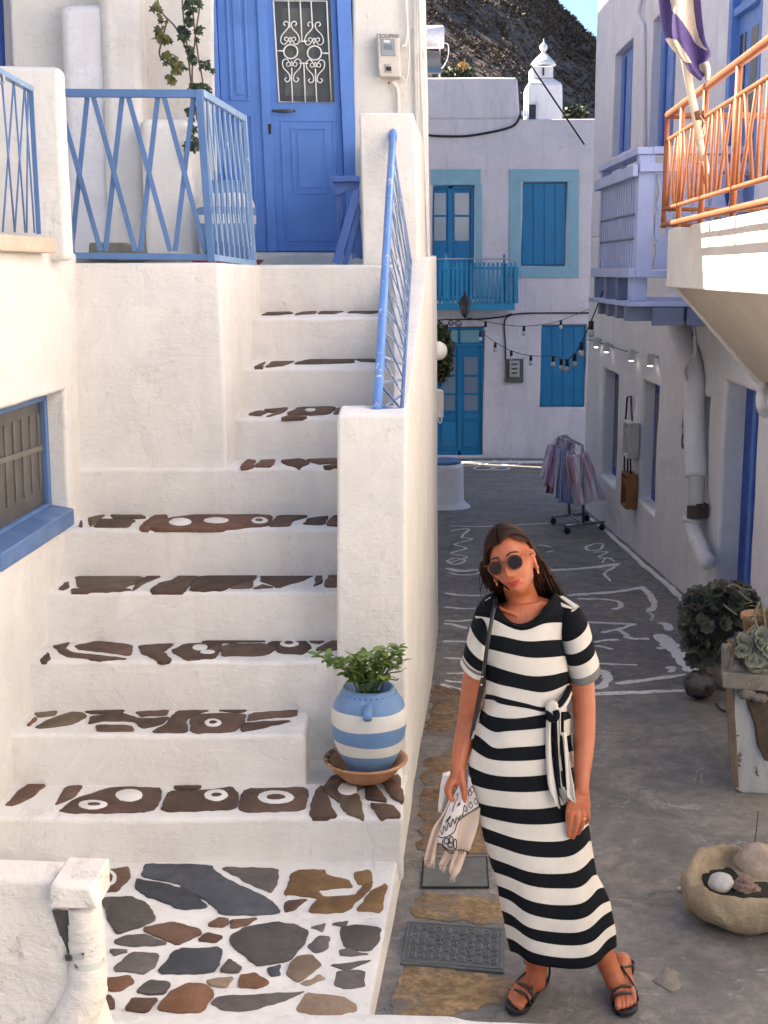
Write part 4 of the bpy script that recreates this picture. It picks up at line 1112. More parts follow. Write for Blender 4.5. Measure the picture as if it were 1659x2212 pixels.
# flag on its pole
YP = 6.72
P0 = V(1529, 392, YP); P1 = V(1486, 165, YP)
fl = thing('flag', 'faded purple and white striped flag furled on a slanted white pole', 'flag', P0)
POLE = m_paint('pole_white', (0.80, 0.72, 0.58), 0.5, 0.05)
ax = (P1 - P0)
MB().tube([P0, P0 + ax * 3.1], 0.0195, 14).build('pole', POLE, fl, smooth=True)
PURP = m_plain('flag_purple', (0.085, 0.06, 0.19), 0.85, var=0.2, scale=40)
FWHITE = m_plain('flag_white', (0.66, 0.56, 0.45), 0.85, var=0.08, scale=40)
def flag_cloth():
    # hanging gathered cloth: bands follow the folds
    rows = [(-40, 1418, 1508), (0, 1423, 1514), (40, 1428, 1518), (80, 1436, 1524), (105, 1448, 1532), (122, 1462, 1534), (135, 1478, 1528), (150, 1490, 1533), (165, 1508, 1532), (171, 1514, 1530)]
    vs, fs, mi = [], [], []
    n = 90
    rows = [tuple(p) for p in smoothpts([Vector(r_) for r_ in rows], 9)]
    for j, (y, xl, xr) in enumerate(rows):
        for i in range(n + 1):
            t = i / n
            x = lerp(xl, xr, t)
            dep = 0.045 * math.sin(t * 3.1 * math.pi + j * 0.04) * (1 - 0.6 * j / len(rows)) - 0.04
            vs.append(V(x, y + 5 * math.sin(t * 5 + j * 0.11), YP + dep))
    for j in range(len(rows) - 1):
        for i in range(n):
            fs.append((j * (n + 1) + i, j * (n + 1) + i + 1, (j + 1) * (n + 1) + i + 1, (j + 1) * (n + 1) + i))
            t = (i + 0.5) / n
            yy_ = (rows[j][0] + rows[j + 1][0]) / 2
            edge = lambda tab: interp(tab, yy_)
            # broad bands running down the folds, as they lie in the gathered cloth
            white = (edge([(-40, 0.28), (20, 0.30), (60, 0.52), (88, 0.70), (105, 0.95)]) < t < edge([(-40, 0.80), (60, 0.84), (96, 0.92), (106, 0.96)]) and yy_ < 104) or \
                    (t < edge([(80, 0.0), (92, 0.28), (128, 0.34)]) and 84 < yy_ < 132) or (t > edge([(128, 0.75), (150, 0.45), (172, 0.5)]) and 138 < yy_)
            mi.append(1 if white else 0)
    o = mk('cloth', vs, fs, [PURP, FWHITE], fl, smooth=True, fmats=mi, subsurf=1)
    m = o.modifiers.new('th', 'SOLIDIFY'); m.thickness = 0.004
flag_cloth()
P2 = V(1507, 248, YP)
for c_ in (V(1507, 250, YP), V(1527, 386, YP)):
    MB().tube([c_ - ax.normalized() * 0.022, c_ + ax.normalized() * 0.022], 0.026, 12).build('clamp', m_plain('clamp_rust', (0.17, 0.07, 0.03), 0.6), fl, bevel=0.003)
    rod('arm', [c_, Vector((rx_(YP), YP, c_.z))] if abs(c_.x - rx_(YP)) > 0.02 else [c_, c_ + Vector((0.06, 0.05, 0))], 0.014, ORANGE, fl)
rod('cord', smoothpts([V(1512, 250, YP - 0.03), V(1520, 262, YP - 0.03), V(1522, 285, YP - 0.03), V(1514, 300, YP - 0.03), V(1522, 262, YP - 0.03)], 5), 0.004, FWHITE, fl, 6)
# lantern at the very edge under the soffit
c = V(1664, 742, 7.6)
t = thing('wall_lantern', 'black lantern under the soffit, cut by the edge of the picture', 'lantern', c)
MB().lathe([(0.0, 0.12), (0.012, 0.11), (0.02, 0.095), (0.06, 0.075), (0.062, 0.068), (0.0, 0.068)], c, 6).build('cap', BLACK, t)
MB().lathe([(0.05, 0.066), (0.03, -0.06), (0.0, -0.06)], c, 6).build('glass', GLASS_DARK, t)
rod('hook', [c + Vector((0, 0, 0.11)), c + Vector((0.0, 0, 0.3)), c + Vector((0.2, 0, 0.3))], 0.01, BLACK, t, 6)
# ================================================================== BACK: house across the end of the alley, chapel chimney, hill
YB = 22.6
back = thing('turquoise_house', 'pale house across the end of the alley with turquoise blue doors and shutters', 'house', (1.8, 22.8, -0.8))
zg = slope_z(YB)
bx0, bx1 = 0.2, 8.0
def bp(x, y): return V(x, y, YB)
def bh(xa, xb, yt, yb, d=0.12):
    a, b = bp(xa, yb), bp(xb, yt)
    return (a.x - bx0, b.x - bx0, max(0.0, a.z - zg), b.z - zg, d)
BD = bh(938, 1047, 706, 984)
BS2 = bh(1166, 1267, 702, 880)
BD2 = bh(933, 1026, 400, 650)
BS1 = bh(1126, 1226, 393, 575)
topz = bp(1200, 257).z
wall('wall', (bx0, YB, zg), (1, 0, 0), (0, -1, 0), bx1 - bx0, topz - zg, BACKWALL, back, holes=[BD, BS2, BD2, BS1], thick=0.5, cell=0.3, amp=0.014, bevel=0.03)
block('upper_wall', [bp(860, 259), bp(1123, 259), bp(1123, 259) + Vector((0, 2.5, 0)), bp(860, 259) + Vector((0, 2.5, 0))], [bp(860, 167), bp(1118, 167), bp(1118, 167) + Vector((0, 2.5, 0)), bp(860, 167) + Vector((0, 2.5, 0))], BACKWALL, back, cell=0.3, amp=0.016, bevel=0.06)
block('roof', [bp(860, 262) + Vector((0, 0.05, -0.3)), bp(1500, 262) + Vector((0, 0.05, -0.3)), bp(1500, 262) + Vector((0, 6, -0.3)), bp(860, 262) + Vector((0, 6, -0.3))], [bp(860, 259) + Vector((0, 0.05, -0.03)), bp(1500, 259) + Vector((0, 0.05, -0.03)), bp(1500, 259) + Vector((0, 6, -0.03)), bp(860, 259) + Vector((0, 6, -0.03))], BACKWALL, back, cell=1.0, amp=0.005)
def bq(name, xa, xb, yt, yb, d0, d1, mat, parent=back, bevel=0.004):
    a, b, c, d = [V(*q, YB) for q in ((xa, yb), (xb, yb), (xb, yt), (xa, yt))]
    return MB().hexa([p + Vector((0, d0, 0)) for p in (a, b, c, d)], [p + Vector((0, d1, 0)) for p in (a, b, c, d)]).build(name, mat, parent, bevel=bevel, seg=1)
# pale painted surrounds (proud of the wall)
for q in ((1100, 1251, 366, 392.5), (1100, 1125.5, 392.5, 576), (1226.5, 1250, 392.5, 576), (1098, 1250, 576, 600)):
    bq('surround', q[0], q[1], q[2], q[3], -0.022, 0.02, CYAN_LT)
for q in ((930, 1038, 366, 399.5), (1026.5, 1041, 399.5, 640)):
    bq('surround', q[0], q[1], q[2], q[3], -0.022, 0.02, CYAN_LT)
# shutters
def shutter_pair(xa, xb, yt, yb, planks):
    s = bq('shutter', xa + 1, xb - 1, yt + 1, yb - 1, 0.07, 0.10, CYAN)
    w = (xb - xa - 6) / planks
    for k in range(planks):
        bq('plank', xa + 3 + k * w + 0.5, xa + 3 + (k + 1) * w - 0.5, yt + 4, yb - 4, 0.050, 0.072, CYAN, s, 0.003)
    bq('frame', xa + 1, xa + 3, yt + 1, yb - 1, 0.03, 0.072, CYAN, s)
    bq('frame', xb - 3, xb - 1, yt + 1, yb - 1, 0.03, 0.072, CYAN, s)
    bq('frame', xa + 3, xb - 3, yt + 1, yt + 3.5, 0.03, 0.072, CYAN, s)
    return s
shutter_pair(1126, 1226, 393, 575, 4)
shutter_pair(1166, 1267, 702, 880, 4)
# lower double door with fanlight
d = bq('door', 940, 1046, 707, 984, 0.09, 0.115, CYAN)
for q in ((940, 946, 707, 984), (1040, 1046, 707, 984), (946, 1040, 742, 748), (989, 996, 748, 984), (946, 1040, 707, 712), (991, 994, 712, 742), (946, 1040, 975, 984)):
    bq('rail', q[0], q[1], q[2], q[3], 0.055, 0.092, CYAN, d)
for xa, xb in ((948, 990), (995, 1039)):
    bq('pane', xa, xb, 713, 741, 0.078, 0.0895, m_glass('fanlight', (0.12, 0.33, 0.42), 0.2), d)
    for ya, yb in ((772, 810), (815, 850), (855, 888)):
        bq('pane', xa + 8, xb - 6, ya, yb, 0.08, 0.0885, GLASS_BLUE, d)
    bq('panel', xa + 6, xb - 5, 912, 966, 0.07, 0.0895, CYAN, d)
    bq('panel', xa + 6, xb - 5, 895, 906, 0.07, 0.0895, CYAN, d)
# balcony door
d = bq('balcony_door', 936, 1025, 401, 648, 0.09, 0.115, CYAN)
for q in ((1018, 1025, 401, 648), (968, 978, 401, 648), (936, 1018, 401, 407)):
    bq('rail', q[0], q[1], q[2], q[3], 0.055, 0.092, CYAN, d)
for xa, xb in ((938, 964), (982, 1014)):
    for ya, yb in ((416, 464), (468, 520)):
        bq('pane', xa, xb, ya, yb, 0.078, 0.0885, GLASS_BLUE, d)
    bq('panel', xa, xb, 540, 640, 0.07, 0.0895, CYAN, d)
# small balcony with picket rail
bal = thing('picket_balcony', 'turquoise balcony with a picket rail in front of the upper blue door', 'balcony', bp(1030, 660))
yb_ = YB - 0.62
def bq2(name, xa, xb, yt, yb, d0, d1, mat, parent, bevel=0.003):
    a, b, c, d = [V(*q, yb_) for q in ((xa, yb), (xb, yb), (xb, yt), (xa, yt))]
    return MB().hexa([p + Vector((0, d0, 0)) for p in (a, b, c, d)], [p + Vector((0, d1, 0)) for p in (a, b, c, d)]).build(name, mat, parent, bevel=bevel, seg=1)
bq2('floor', 925, 1112, 655, 670, 0.0, 0.63, CYAN_RAIL, bal)
bq2('rail', 925, 1118, 577, 582, 0.01, 0.03, CYAN_RAIL, bal)
bq2('rail', 925, 1118, 640, 645, 0.01, 0.03, CYAN_RAIL, bal)
x = 938
while x < 1116:
    bq2('picket', x, x + 5.2, 566 + (x % 7) * 0.4, 655, -0.012, 0.01, CYAN_RAIL, bal, 0.002)
    x += 9.6
for xx in (962, 1087):
    bq2('post', xx, xx + 5, 549, 655, 0.03, 0.06, IRON_WHITE if False else CYAN_RAIL, bal)
rod('handrail', smoothpts([V(938, 560, yb_), V(1040, 559, yb_), V(1085, 559, yb_), V(1105, 560, yb_), V(1114, 566, yb_ + 0.05), V(1119, 600, yb_ + 0.1), V(1119, 650, yb_ + 0.1)], 4), 0.012, STEEL, bal)
for xx in (1118,):
    bq2('side_rail', xx - 3, xx + 2, 576, 655, 0.02, 0.6, CYAN_RAIL, bal)
# wall meter box in a niche
c = bp(1110, 824)
t = thing('meter_box', 'grey electricity meter box on a dark board beside the turquoise shutter', 'meter', c)
bq('board', 1091, 1130, 775, 826, -0.06, 0.01, m_plain('dark_board', (0.10, 0.095, 0.09), 0.8), t)
bq('case', 1099, 1121, 778, 814, -0.13, -0.062, m_plain('meter_grey', (0.33, 0.32, 0.31), 0.6), t, 0.01)
for yy in (787, 797, 806):
    bq('window', 1103, 1116, yy - 3, yy, -0.135, -0.128, GLASS_DARK, t)
rod('cable', smoothpts([bp(1092, 780) + Vector((0, -0.03, 0)), bp(1091, 740) + Vector((0, -0.03, 0)), bp(1089, 700) + Vector((0, -0.03, 0)), bp(1098, 683) + Vector((0, -0.03, 0)), bp(1130, 677) + Vector((0, -0.03, 0)), bp(1200, 676) + Vector((0, -0.03, 0)), bp(1290, 676) + Vector((0, -0.03, 0))], 5), 0.013, BLACK_RUB, None, label='black cable running from the meter box along the turquoise house wall', cat='cable')
rod('cable', smoothpts([bp(990, 690) + Vector((0, -0.03, 0)), bp(1040, 689) + Vector((0, -0.03, 0)), bp(1085, 684) + Vector((0, -0.03, 0)), bp(1105, 678) + Vector((0, -0.03, 0))], 5), 0.013, BLACK_RUB, None, label='black cable on the turquoise house wall behind the iron lantern', cat='cable')
rod('cable', smoothpts([bp(915, 292) + Vector((0, -0.04, 0)), bp(960, 295) + Vector((0, -0.04, 0)), bp(1010, 294) + Vector((0, -0.04, 0)), bp(1060, 286) + Vector((0, -0.04, 0)), bp(1100, 276) + Vector((0, -0.04, 0)), bp(1116, 265) + Vector((0, -0.04, 0)), bp(1124, 248) + Vector((0, -0.04, 0))], 5), 0.02, BLACK_RUB, None, label='thick black cable sagging under the stepped parapet of the turquoise house', cat='cable')
rod('overhead_wire', [V(1146, 140, YB - 0.6), V(1262, 312, YB - 0.2)], 0.016, BLACK_RUB, None, 6, label='taut overhead wire slanting down across the chapel chimney', cat='wire')
rod('overhead_wire', [V(1040, -60, YB + 4), V(1146, 140, YB + 4)], 0.008, BLACK_RUB, None, 6, label='thin overhead wire high in front of the hill', cat='wire')
# iron wall lantern
c = V(1004, 655, 19.5)
t = thing('wall_lantern', 'black iron lantern on a scrolled bracket below the turquoise balcony', 'lantern', c)
s = mpp(c)
MB().lathe([(0.0, 30 * s), (1.5 * s, 26 * s), (2 * s, 20 * s), (6 * s, 15 * s), (12 * s, 4 * s), (14 * s, 1 * s), (14.5 * s, -1 * s), (0, -1 * s)], c, 6).build('cap', BLACK, t)
MB().lathe([(11.5 * s, -1.2 * s), (6.5 * s, -24 * s), (0, -24 * s)], c, 6).build('glass', m_glass('lantern_glass', (0.10, 0.095, 0.09), 0.2), t)
MB().lathe([(0, -24 * s), (7 * s, -24 * s), (5 * s, -28 * s), (2 * s, -30 * s), (0, -34 * s)], c, 6).build('finial', BLACK, t)
for k in range(6):
    a = 2 * math.pi * k / 6
    rod('glazing_bar', [c + Vector((11.8 * s * math.cos(a), 11.8 * s * math.sin(a), -1 * s)), c + Vector((6.8 * s * math.cos(a), 6.8 * s * math.sin(a), -24 * s))], 0.8 * s, BLACK, t, 5)
arm = [V(1004, 690, 19.5), V(985, 690, 19.5), V(965, 690, 19.5), V(945, 692, 19.5)]
rod('arm', [c + Vector((0, 0, -33 * s))] + arm, 1.6 * s, BLACK, t, 6)
for cx, cy, rr in ((990, 698, 8), (974, 697, 7)):
    rod('scroll', [V(cx + rr * (1 - k / 34) * math.cos(k * 0.45), cy + rr * (1 - k / 34) * math.sin(k * 0.45), 19.5) for k in range(24)], 1.1 * s, BLACK, t, 5)

# chapel-like chimney on the roof
YCH = 25.0
ch = thing('chimney', 'white chapel shaped chimney with a cone cap and ball finial on the flat roof', 'chimney', V(1178, 262, YCH))
def rect3(xa, xb, y, dep, Y=YCH): return [V(xa, y, Y), V(xb, y, Y), V(xb, y, Y) + Vector((0, dep, 0)), V(xa, y, Y) + Vector((0, dep, 0))]
def cutblock(name, r0, r1, cell=0.2, amp=0.02, **kw):
    return block(name, r0, r1, CHM, ch, cell=cell, amp=amp, bevel=0.03, **kw)
CHM = m_plaster('chimney_wash', (0.66, 0.66, 0.68), dirt=(0.85, 0.85, 0.84), dirt_amt=0.8, bump=2.0)
cutblock('body', rect3(1140, 1215, 275, 0.9), rect3(1141, 1214, 181, 0.9))
cutblock('shoulder', rect3(1141, 1214, 181, 0.9), [p + Vector((0, 0.12, 0)) for p in rect3(1150, 1198, 166, 0.66)], cell=0.3)
cutblock('lantern', [p + Vector((0, 0.12, 0)) for p in rect3(1151, 1197, 166, 0.62)], [p + Vector((0, 0.12, 0)) for p in rect3(1151, 1197, 140, 0.62)], cell=0.3, amp=0.01)
MB().box(tuple(V(1172, 163, YCH + 0.1)), tuple(V(1176, 146, YCH + 0.1) + Vector((0, 0.05, 0)))).build('vent', BLACK, ch)
cc = V(1173.5, 140, YCH + 0.45)
s = mpp(cc)
MB().lathe([(27 * s, -2 * s), (28 * s, 0), (22 * s, 8 * s), (12 * s, 18 * s), (5 * s, 24 * s), (3.5 * s, 27 * s), (7 * s, 30 * s), (8.8 * s, 35 * s), (8 * s, 40 * s), (4 * s, 44 * s), (1.6 * s, 46 * s), (1.0 * s, 53 * s), (0, 54 * s)], cc, 4 * 5).build('cap', CHM, ch, smooth=True)
nich = MB().box(tuple(V(1141, 275, YCH - 0.05)), tuple(V(1165, 223, YCH - 0.05) + Vector((0, 0.2, 0)))).build('frame', m_plain('niche_grey', (0.5, 0.5, 0.52), 0.8), ch, bevel=0.005)
MB().box(tuple(V(1142.5, 276, YCH - 0.07)), tuple(V(1158, 226, YCH - 0.07) + Vector((0, 0.05, 0)))).build('opening', m_plain('niche_dark', (0.005, 0.012, 0.03), 0.6), ch)
rod('pipe_stub', [V(1128, 250, YB + 1), V(1128, 240, YB + 1), V(1134, 240, YB + 1), V(1134, 252, YB + 1)], 0.02, IRON_WHITE, None, label='little white bent pipe between the parapet and the chimney', cat='pipe')
# solar water heater, half hidden by the stair house
c = V(936, 80, 26)
t = thing('water_heater', 'white solar water tank on a stand above the turquoise house roof', 'water tank', c - Vector((0, 0, 0.7)))
s = mpp(c)
MB().lathe([(0, -60 * s), (22 * s, -60 * s), (24 * s, -57 * s), (24 * s, 20 * s), (22 * s, 23 * s), (0, 24 * s)], c, 24, axis=(1, 0, 0)).build('tank', m_plain('tank_white', (0.62, 0.61, 0.64), 0.4), t, smooth=True)
rod('pipe', smoothpts([c + Vector((20 * s, 0, -12 * s)), c + Vector((32 * s, 0, -16 * s)), c + Vector((32 * s, 0, -40 * s)), c + Vector((22 * s, 0, -62 * s)), c + Vector((10 * s, 0, -66 * s))], 5), 1.2 * s, IRON_WHITE, t, 6)
for dx in (-40, 14):
    rod('leg', [c + Vector((dx * s, 0, -22 * s)), c + Vector((dx * s, 0, -90 * s))], 1.8 * s, IRON_WHITE, t, 6)
MB().hexa([c + Vector((-60 * s, -1.0, -90 * s)), c + Vector((14 * s, -1.0, -90 * s)), c + Vector((14 * s, -0.1, -30 * s)), c + Vector((-60 * s, -0.1, -30 * s))], [c + Vector((-60 * s, -0.97, -92 * s)), c + Vector((14 * s, -0.97, -92 * s)), c + Vector((14 * s, -0.07, -32 * s)), c + Vector((-60 * s, -0.07, -32 * s))]).build('collector', m_glass('collector_glass', (0.02, 0.025, 0.035)), t)

# the hill
def m_hill():
    t = NT('scrub_hill')
    a = t.noise(0.05, 8, 0.65, dist=0.5)
    b = t.noise(0.35, 7, 0.7)
    base = t.mix(t.ramp(a, [(0.35, 0.0), (0.65, 1.0)]), (0.15, 0.118, 0.104), (0.25, 0.195, 0.165))
    base = t.mix(t.ramp(b, [(0.35, 0.75), (0.6, 0.0)]), base, (0.12, 0.098, 0.088))
    base = t.mix(t.ramp(t.noise(0.14, 5, 0.6), [(0.6, 0.0), (0.72, 0.5)]), base, (0.26, 0.20, 0.16))
    t.col(base).rough(0.95)
    t.b.inputs['Specular IOR Level'].default_value = 0.05
    t.bump(b, 2.0, 0.9)
    return t.m
HY0, HY1 = 90, 260
def hill_z(x, Y):
    # the far crest is seen where the sky begins
    f = (Y - HY0) / (HY1 - HY0)
    fx = x / Y
    crest = interp([(-0.35, 55), (0.0, 82), (0.10, 65.0), (0.128, 52.0), (0.158, 45.8), (0.2, 38), (0.4, 15), (0.7, 4)], fx)
    base = -3 + (crest + 3) * max(0, f) ** 0.85
    if f > 1: base = crest - (f - 1) * 60
    return base + 2.6 * noise.fractal(Vector((x * 0.04, Y * 0.04, 0)), 0.8, 2.0, 5) * (0.25 + 0.75 * min(1, max(0, f))) * (0.35 if f > 0.95 else 1)
def build_hill():
    vs, fs = [], []
    nx, ny = 110, 64
    for j in range(ny + 1):
        Y = HY0 + (HY1 * 1.3 - HY0) * j / ny
        for i in range(nx + 1):
            x = (-0.35 + 1.05 * i / nx) * Y
            vs.append((x, Y, hill_z(x, Y)))
    for j in range(ny):
        for i in range(nx):
            k = j * (nx + 1) + i
            fs.append((k, k + 1, k + nx + 2, k + nx + 1))
    mk('hill', vs, fs, m_hill(), smooth=True, kind='structure', label='dark scrubby hill rising behind the village')
build_hill()
SCRUB = [m_plain('scrub_dark', (0.13, 0.112, 0.098), 0.95, var=0.4, scale=2.0, spec=0.05), m_plain('scrub_brown', (0.20, 0.158, 0.136), 0.95, var=0.4, scale=2.0, spec=0.05), m_plain('scrub_olive', (0.14, 0.125, 0.095), 0.95, var=0.4, scale=2.0, spec=0.05)]
def build_scrub():
    rr = random.Random(3)
    mb = MB()
    for k in range(11000):
        Y = HY0 + (HY1 - HY0) * (rr.random() ** 0.8) * 0.985
        fx = rr.uniform(0.02, 0.175)
        x = fx * Y
        z = hill_z(x, Y)
        r = rr.uniform(0.14, 0.36) * Y / 130
        mi = rr.choice((0, 0, 1, 1, 2))
        # a tuft: a few crossed leaning blades
        for b in range(7):
            a = rr.uniform(0, 6.28)
            d = Vector((math.cos(a), math.sin(a), rr.uniform(0.2, 0.9)))
            p = Vector((x, Y, z - 0.1))
            s = Vector((-math.sin(a), math.cos(a), 0)) * r * rr.uniform(0.25, 0.5)
            q = p + d * r
            mb.add([p - s * 0.6, p + s * 0.6, q + s * 0.7, q + d * r * 0.3, q - s * 0.7], [(0, 1, 2, 3, 4)], mi)
    mb.build('shrubs', SCRUB, None, kind='stuff', label='low dry scrub covering the hill')
build_scrub()
# roof-top bush with dry yellow flowers
YR = 27.0
def bush(name, label, px, py, rx, ry, Y, mats, n, leaf, seed, cat='bush', parts=('foliage',)):
    rr = random.Random(seed)
    c = V(px, py, Y)
    s = mpp(c)
    t = thing(name, label, cat, V(px, py + ry, Y))
    mb = MB()
    for k in range(n):
        d = Vector((rr.gauss(0, 1), rr.gauss(0, 1), rr.gauss(0, 1))).normalized() * rr.random() ** 0.4
        lump = 1 + 0.35 * noise.noise(d * 2 + Vector((seed, 0, 0)))
        p = c + Vector((d.x * rx * s, d.y * rx * s, d.z * ry * s)) * lump
        a = Vector((rr.gauss(0, 1), rr.gauss(0, 1), rr.gauss(0, 1) + 0.4)).normalized()
        b = a.orthogonal().normalized()
        l = leaf * rr.uniform(0.6, 1.4)
        mi = 0 if len(mats) == 1 else (0 if rr.random() < 0.6 else 1)
        mb.add([p, p + a * l * 0.5 + b * l * 0.28, p + a * l, p + a * l * 0.5 - b * l * 0.28], [(0, 1, 2, 3)], mi)
    mb.build(parts[0], mats, t)
    rod('stem', [V(px, py + ry, Y), c], 0.02, m_plain('bush_stem', (0.08, 0.06, 0.04), 0.9), t, 6)
    return t
DGREEN = m_plain('leaf_dark', (0.022, 0.032, 0.014), 0.6, var=0.4, scale=8)
OGREEN = m_plain('leaf_olive', (0.05, 0.06, 0.02), 0.6, var=0.4, scale=8)
YELL = m_plain('dry_flower', (0.42, 0.27, 0.09), 0.8, var=0.3)
bush('bush', 'dark green bush with dry yellow flower heads behind the stepped parapet', 985, 160, 38, 12, YR, [DGREEN, OGREEN], 900, 0.10, 4)
bush('flower_cluster', 'dry golden flower cluster topping the bush behind the parapet', 1000, 143, 12, 6, YR - 0.3, [YELL], 260, 0.06, 5, 'flowers')
bush('bush', 'small grey green bush behind the flat roof, right of the chimney', 1240, 246, 26, 12, YR + 1, [OGREEN, DGREEN], 500, 0.12, 6)
bush('hanging_plant', 'shaggy dark green plant bunched on the corner of the stair house by the turquoise door', 955, 765, 21, 62, 10.6, [DGREEN, OGREEN], 2600, 0.04, 9, 'plant')

# round whitewashed bench with a blue seat by the turquoise door
cB = GS(955, 1095)
t = thing('round_bench', 'round whitewashed bench with a blue top at the corner of the stair house', 'bench', cB)
s = mpp(cB)
zt_ = V(950, 1000, cB.y).z
MB().lathe([(0.0, 0.0), (62 * s, 0.0), (60 * s, 0.02), (52 * s, 0.05), (47 * s, 0.10), (45 * s, zt_ - cB.z - 0.05), (43 * s, zt_ - cB.z - 0.012), (40 * s, zt_ - cB.z), (0.0, zt_ - cB.z)], cB, 28).build('base', LILAC_NEAR, t, smooth=True)
MB().lathe([(0.0, 0.0), (38 * s, 0.0), (41 * s, 0.015), (38 * s, 0.04), (0.0, 0.045)], (cB.x, cB.y, zt_ + 0.002), 24).build('seat', BLUE_RAIL, t, smooth=True)
# globe lamp and small boxes on the alley face of the stair house
c = V(946, 758, 9.35)
t = thing('globe_lamp', 'white globe lamp sticking out of the stair house wall over the alley', 'lamp', c)
r_ = 20.5 * mpp(c)
GLOBE = m_plain('opal_globe', (0.80, 0.76, 0.68), 0.25, var=0.02)
MB().ball(c, r_, 24, 16).build('globe', GLOBE, t, smooth=True)
MB().lathe([(0.0, -0.12), (0.03, -0.12), (0.042, -0.05), (0.036, -0.038), (0.0, -0.038)], c + Vector((0, 0, 0)), 16, axis=(0.9, -0.25, -0.25)).build('socket', IRON_WHITE, t, smooth=True)
c = V(951, 903, 9.4)
t = thing('cable_box', 'grey cable box on the alley side of the stair house', 'box', c)
MB().hexa([V(940, 903, 9.35), V(958, 905, 9.4), V(959, 845, 9.4), V(940, 842, 9.35)], [p + Vector((0, 0.14, 0)) for p in (V(940, 903, 9.35), V(958, 905, 9.4), V(959, 845, 9.4), V(940, 842, 9.35))]).build('case', m_plain('box_grey', (0.5, 0.48, 0.47), 0.5), t, bevel=0.015)
rod('cable', smoothpts([V(946, 900, 9.33), V(948, 912, 9.33), V(953, 912, 9.33), V(954, 902, 9.33)], 5), 0.005, GREY_PLAS, t, 6)
# ================================================================== PROPS ON THE STAIR HOUSE
c1 = lambda x, y: (x * .5024, y * .5024)
# ---- blue double door
YD = 9.285
door = thing('double_door', 'blue double door with a white wrought iron grille at the top of the stairs', 'door', V(610, 545, YD))
def dq(name, xa, xb, yt, yb, y0, y1, mat=BLUE, parent=None, bevel=0.004, lean=0.0):
    """door piece between photo points; left and right edges follow the lean of the door in the photo"""
    L = lambda x, y: x + (y - 545) * lean
    pts = [V(L(xa, yb), yb, YD), V(L(xb, yb), yb, YD), V(L(xb, yt), yt, YD), V(L(xa, yt), yt, YD)]
    return MB().hexa([Vector((p.x, y0, p.z)) for p in pts], [Vector((p.x, y1, p.z)) for p in pts]).build(name, mat, parent or door, bevel=bevel, seg=2)
TOPY = -170
LN = 0.045
dq('frame', 470, 492, TOPY, 546, 9.215, 9.31, lean=LN)
dq('frame', 752, 782, TOPY, 546, 9.20, 9.31, lean=LN)
dq('frame', 492, 752, TOPY - 20, TOPY, 9.215, 9.31, lean=LN)
leafA = dq('door_leaf', 493, 583, TOPY + 1, 543, 9.262, 9.30, lean=LN)
leafB = dq('door_leaf', 598, 751, TOPY + 1, 543, 9.258, 9.30, lean=LN)
dq('cover_strip', 580, 600, TOPY + 1, 543, 9.238, 9.275, parent=leafB, lean=LN)
def moulding(leaf, xa, xb, yt, yb, w=6, y=9.250, inner=True):
    for q in ((xa, xb, yt, yt + w), (xa, xb, yb - w, yb), (xa, xa + w, yt + w, yb - w), (xb - w, xb, yt + w, yb - w)):
        dq('moulding', q[0], q[1], q[2], q[3], y, y + 0.014, BLUE, leaf, 0.003, LN)
    if inner:
        dq('panel', xa + w * 2.6, xb - w * 2.6, yt + w * 2.6, yb - w * 2.6, y + 0.001, y + 0.012, BLUE, leaf, 0.005, LN)
moulding(leafA, 513, 556, -150, 219, 5)
moulding(leafA, 517, 560, 248, 470, 5)
moulding(leafB, 618, 736, 258, 522, 6, inner=False)
moulding(leafB, 640, 716, 276, 420, 5)
# glass and grille
dq('pane', 616, 738, -60, 222, 9.255, 9.259, m_plain('dark_gauze', (0.055, 0.06, 0.062), 0.4, var=0.3, scale=5), leafB, 0.0, LN)
dq('curtain', 632, 700, 20, 208, 9.252, 9.2545, m_plain('curtain_grey', (0.095, 0.10, 0.095), 0.6, var=0.25, scale=9), leafB, 0.0, LN)
grille = []
def gp(x, y, d=0.0): 
    u, v = c1(x, y)
    return V(u, v, 9.235 + d)
def gtube(pts, r=0.0045, sm=True):
    grille.append((smoothpts([gp(*p) for p in pts], 6) if sm else [gp(*p) for p in pts], r))
gtube([(1175, 3), (1200, 438), (1424, 440), (1405, 5), (1175, 3)], 0.006, False)
for xa, xb in ((1240, 1258), (1290, 1313), (1337, 1362)):
    if xa == 1290:
        gtube([(1290, 3), (1298, 175)], 0.005, False); gtube([(1306, 272), (1313, 440)], 0.005, False)
    else:
        gtube([(xa, 3), (xa + 6, 120)], 0.005, False); gtube([(xb - 6, 320), (xb, 440)], 0.005, False)
gtube([(1192, 218), (1220, 219)], 0.005, False); gtube([(1382, 228), (1412, 230)], 0.005, False)
def circle(cx, cy, r): gtube([(cx + r * math.cos(2 * math.pi * k / 12), cy + r * math.sin(2 * math.pi * k / 12)) for k in range(13)], 0.0055)
circle(1250, 222, 30); circle(1352, 228, 30)
gtube([(1280, 178), (1320, 178)], 0.005, False); gtube([(1285, 272), (1325, 272)], 0.005, False)
for cx, sgn, cy in ((1247, 1, 0), (1350, 1, 3)):
    for s in (-1, 1):
        # tall heart above: from the bottom point up and curling outward at the top
        gtube([(cx, 160 + cy), (cx + s * 22, 190 + cy), (cx + s * 40, 178 + cy), (cx + s * 34, 150 + cy), (cx + s * 10, 122 + cy), (cx + s * 6, 100 + cy), (cx + s * 20, 92 + cy), (cx + s * 28, 103 + cy), (cx + s * 20, 110 + cy)], 0.004)
        gtube([(cx, 188 + cy), (cx + s * 8, 165 + cy), (cx + s * 20, 160 + cy), (cx + s * 24, 170 + cy), (cx + s * 16, 176 + cy)], 0.0035)
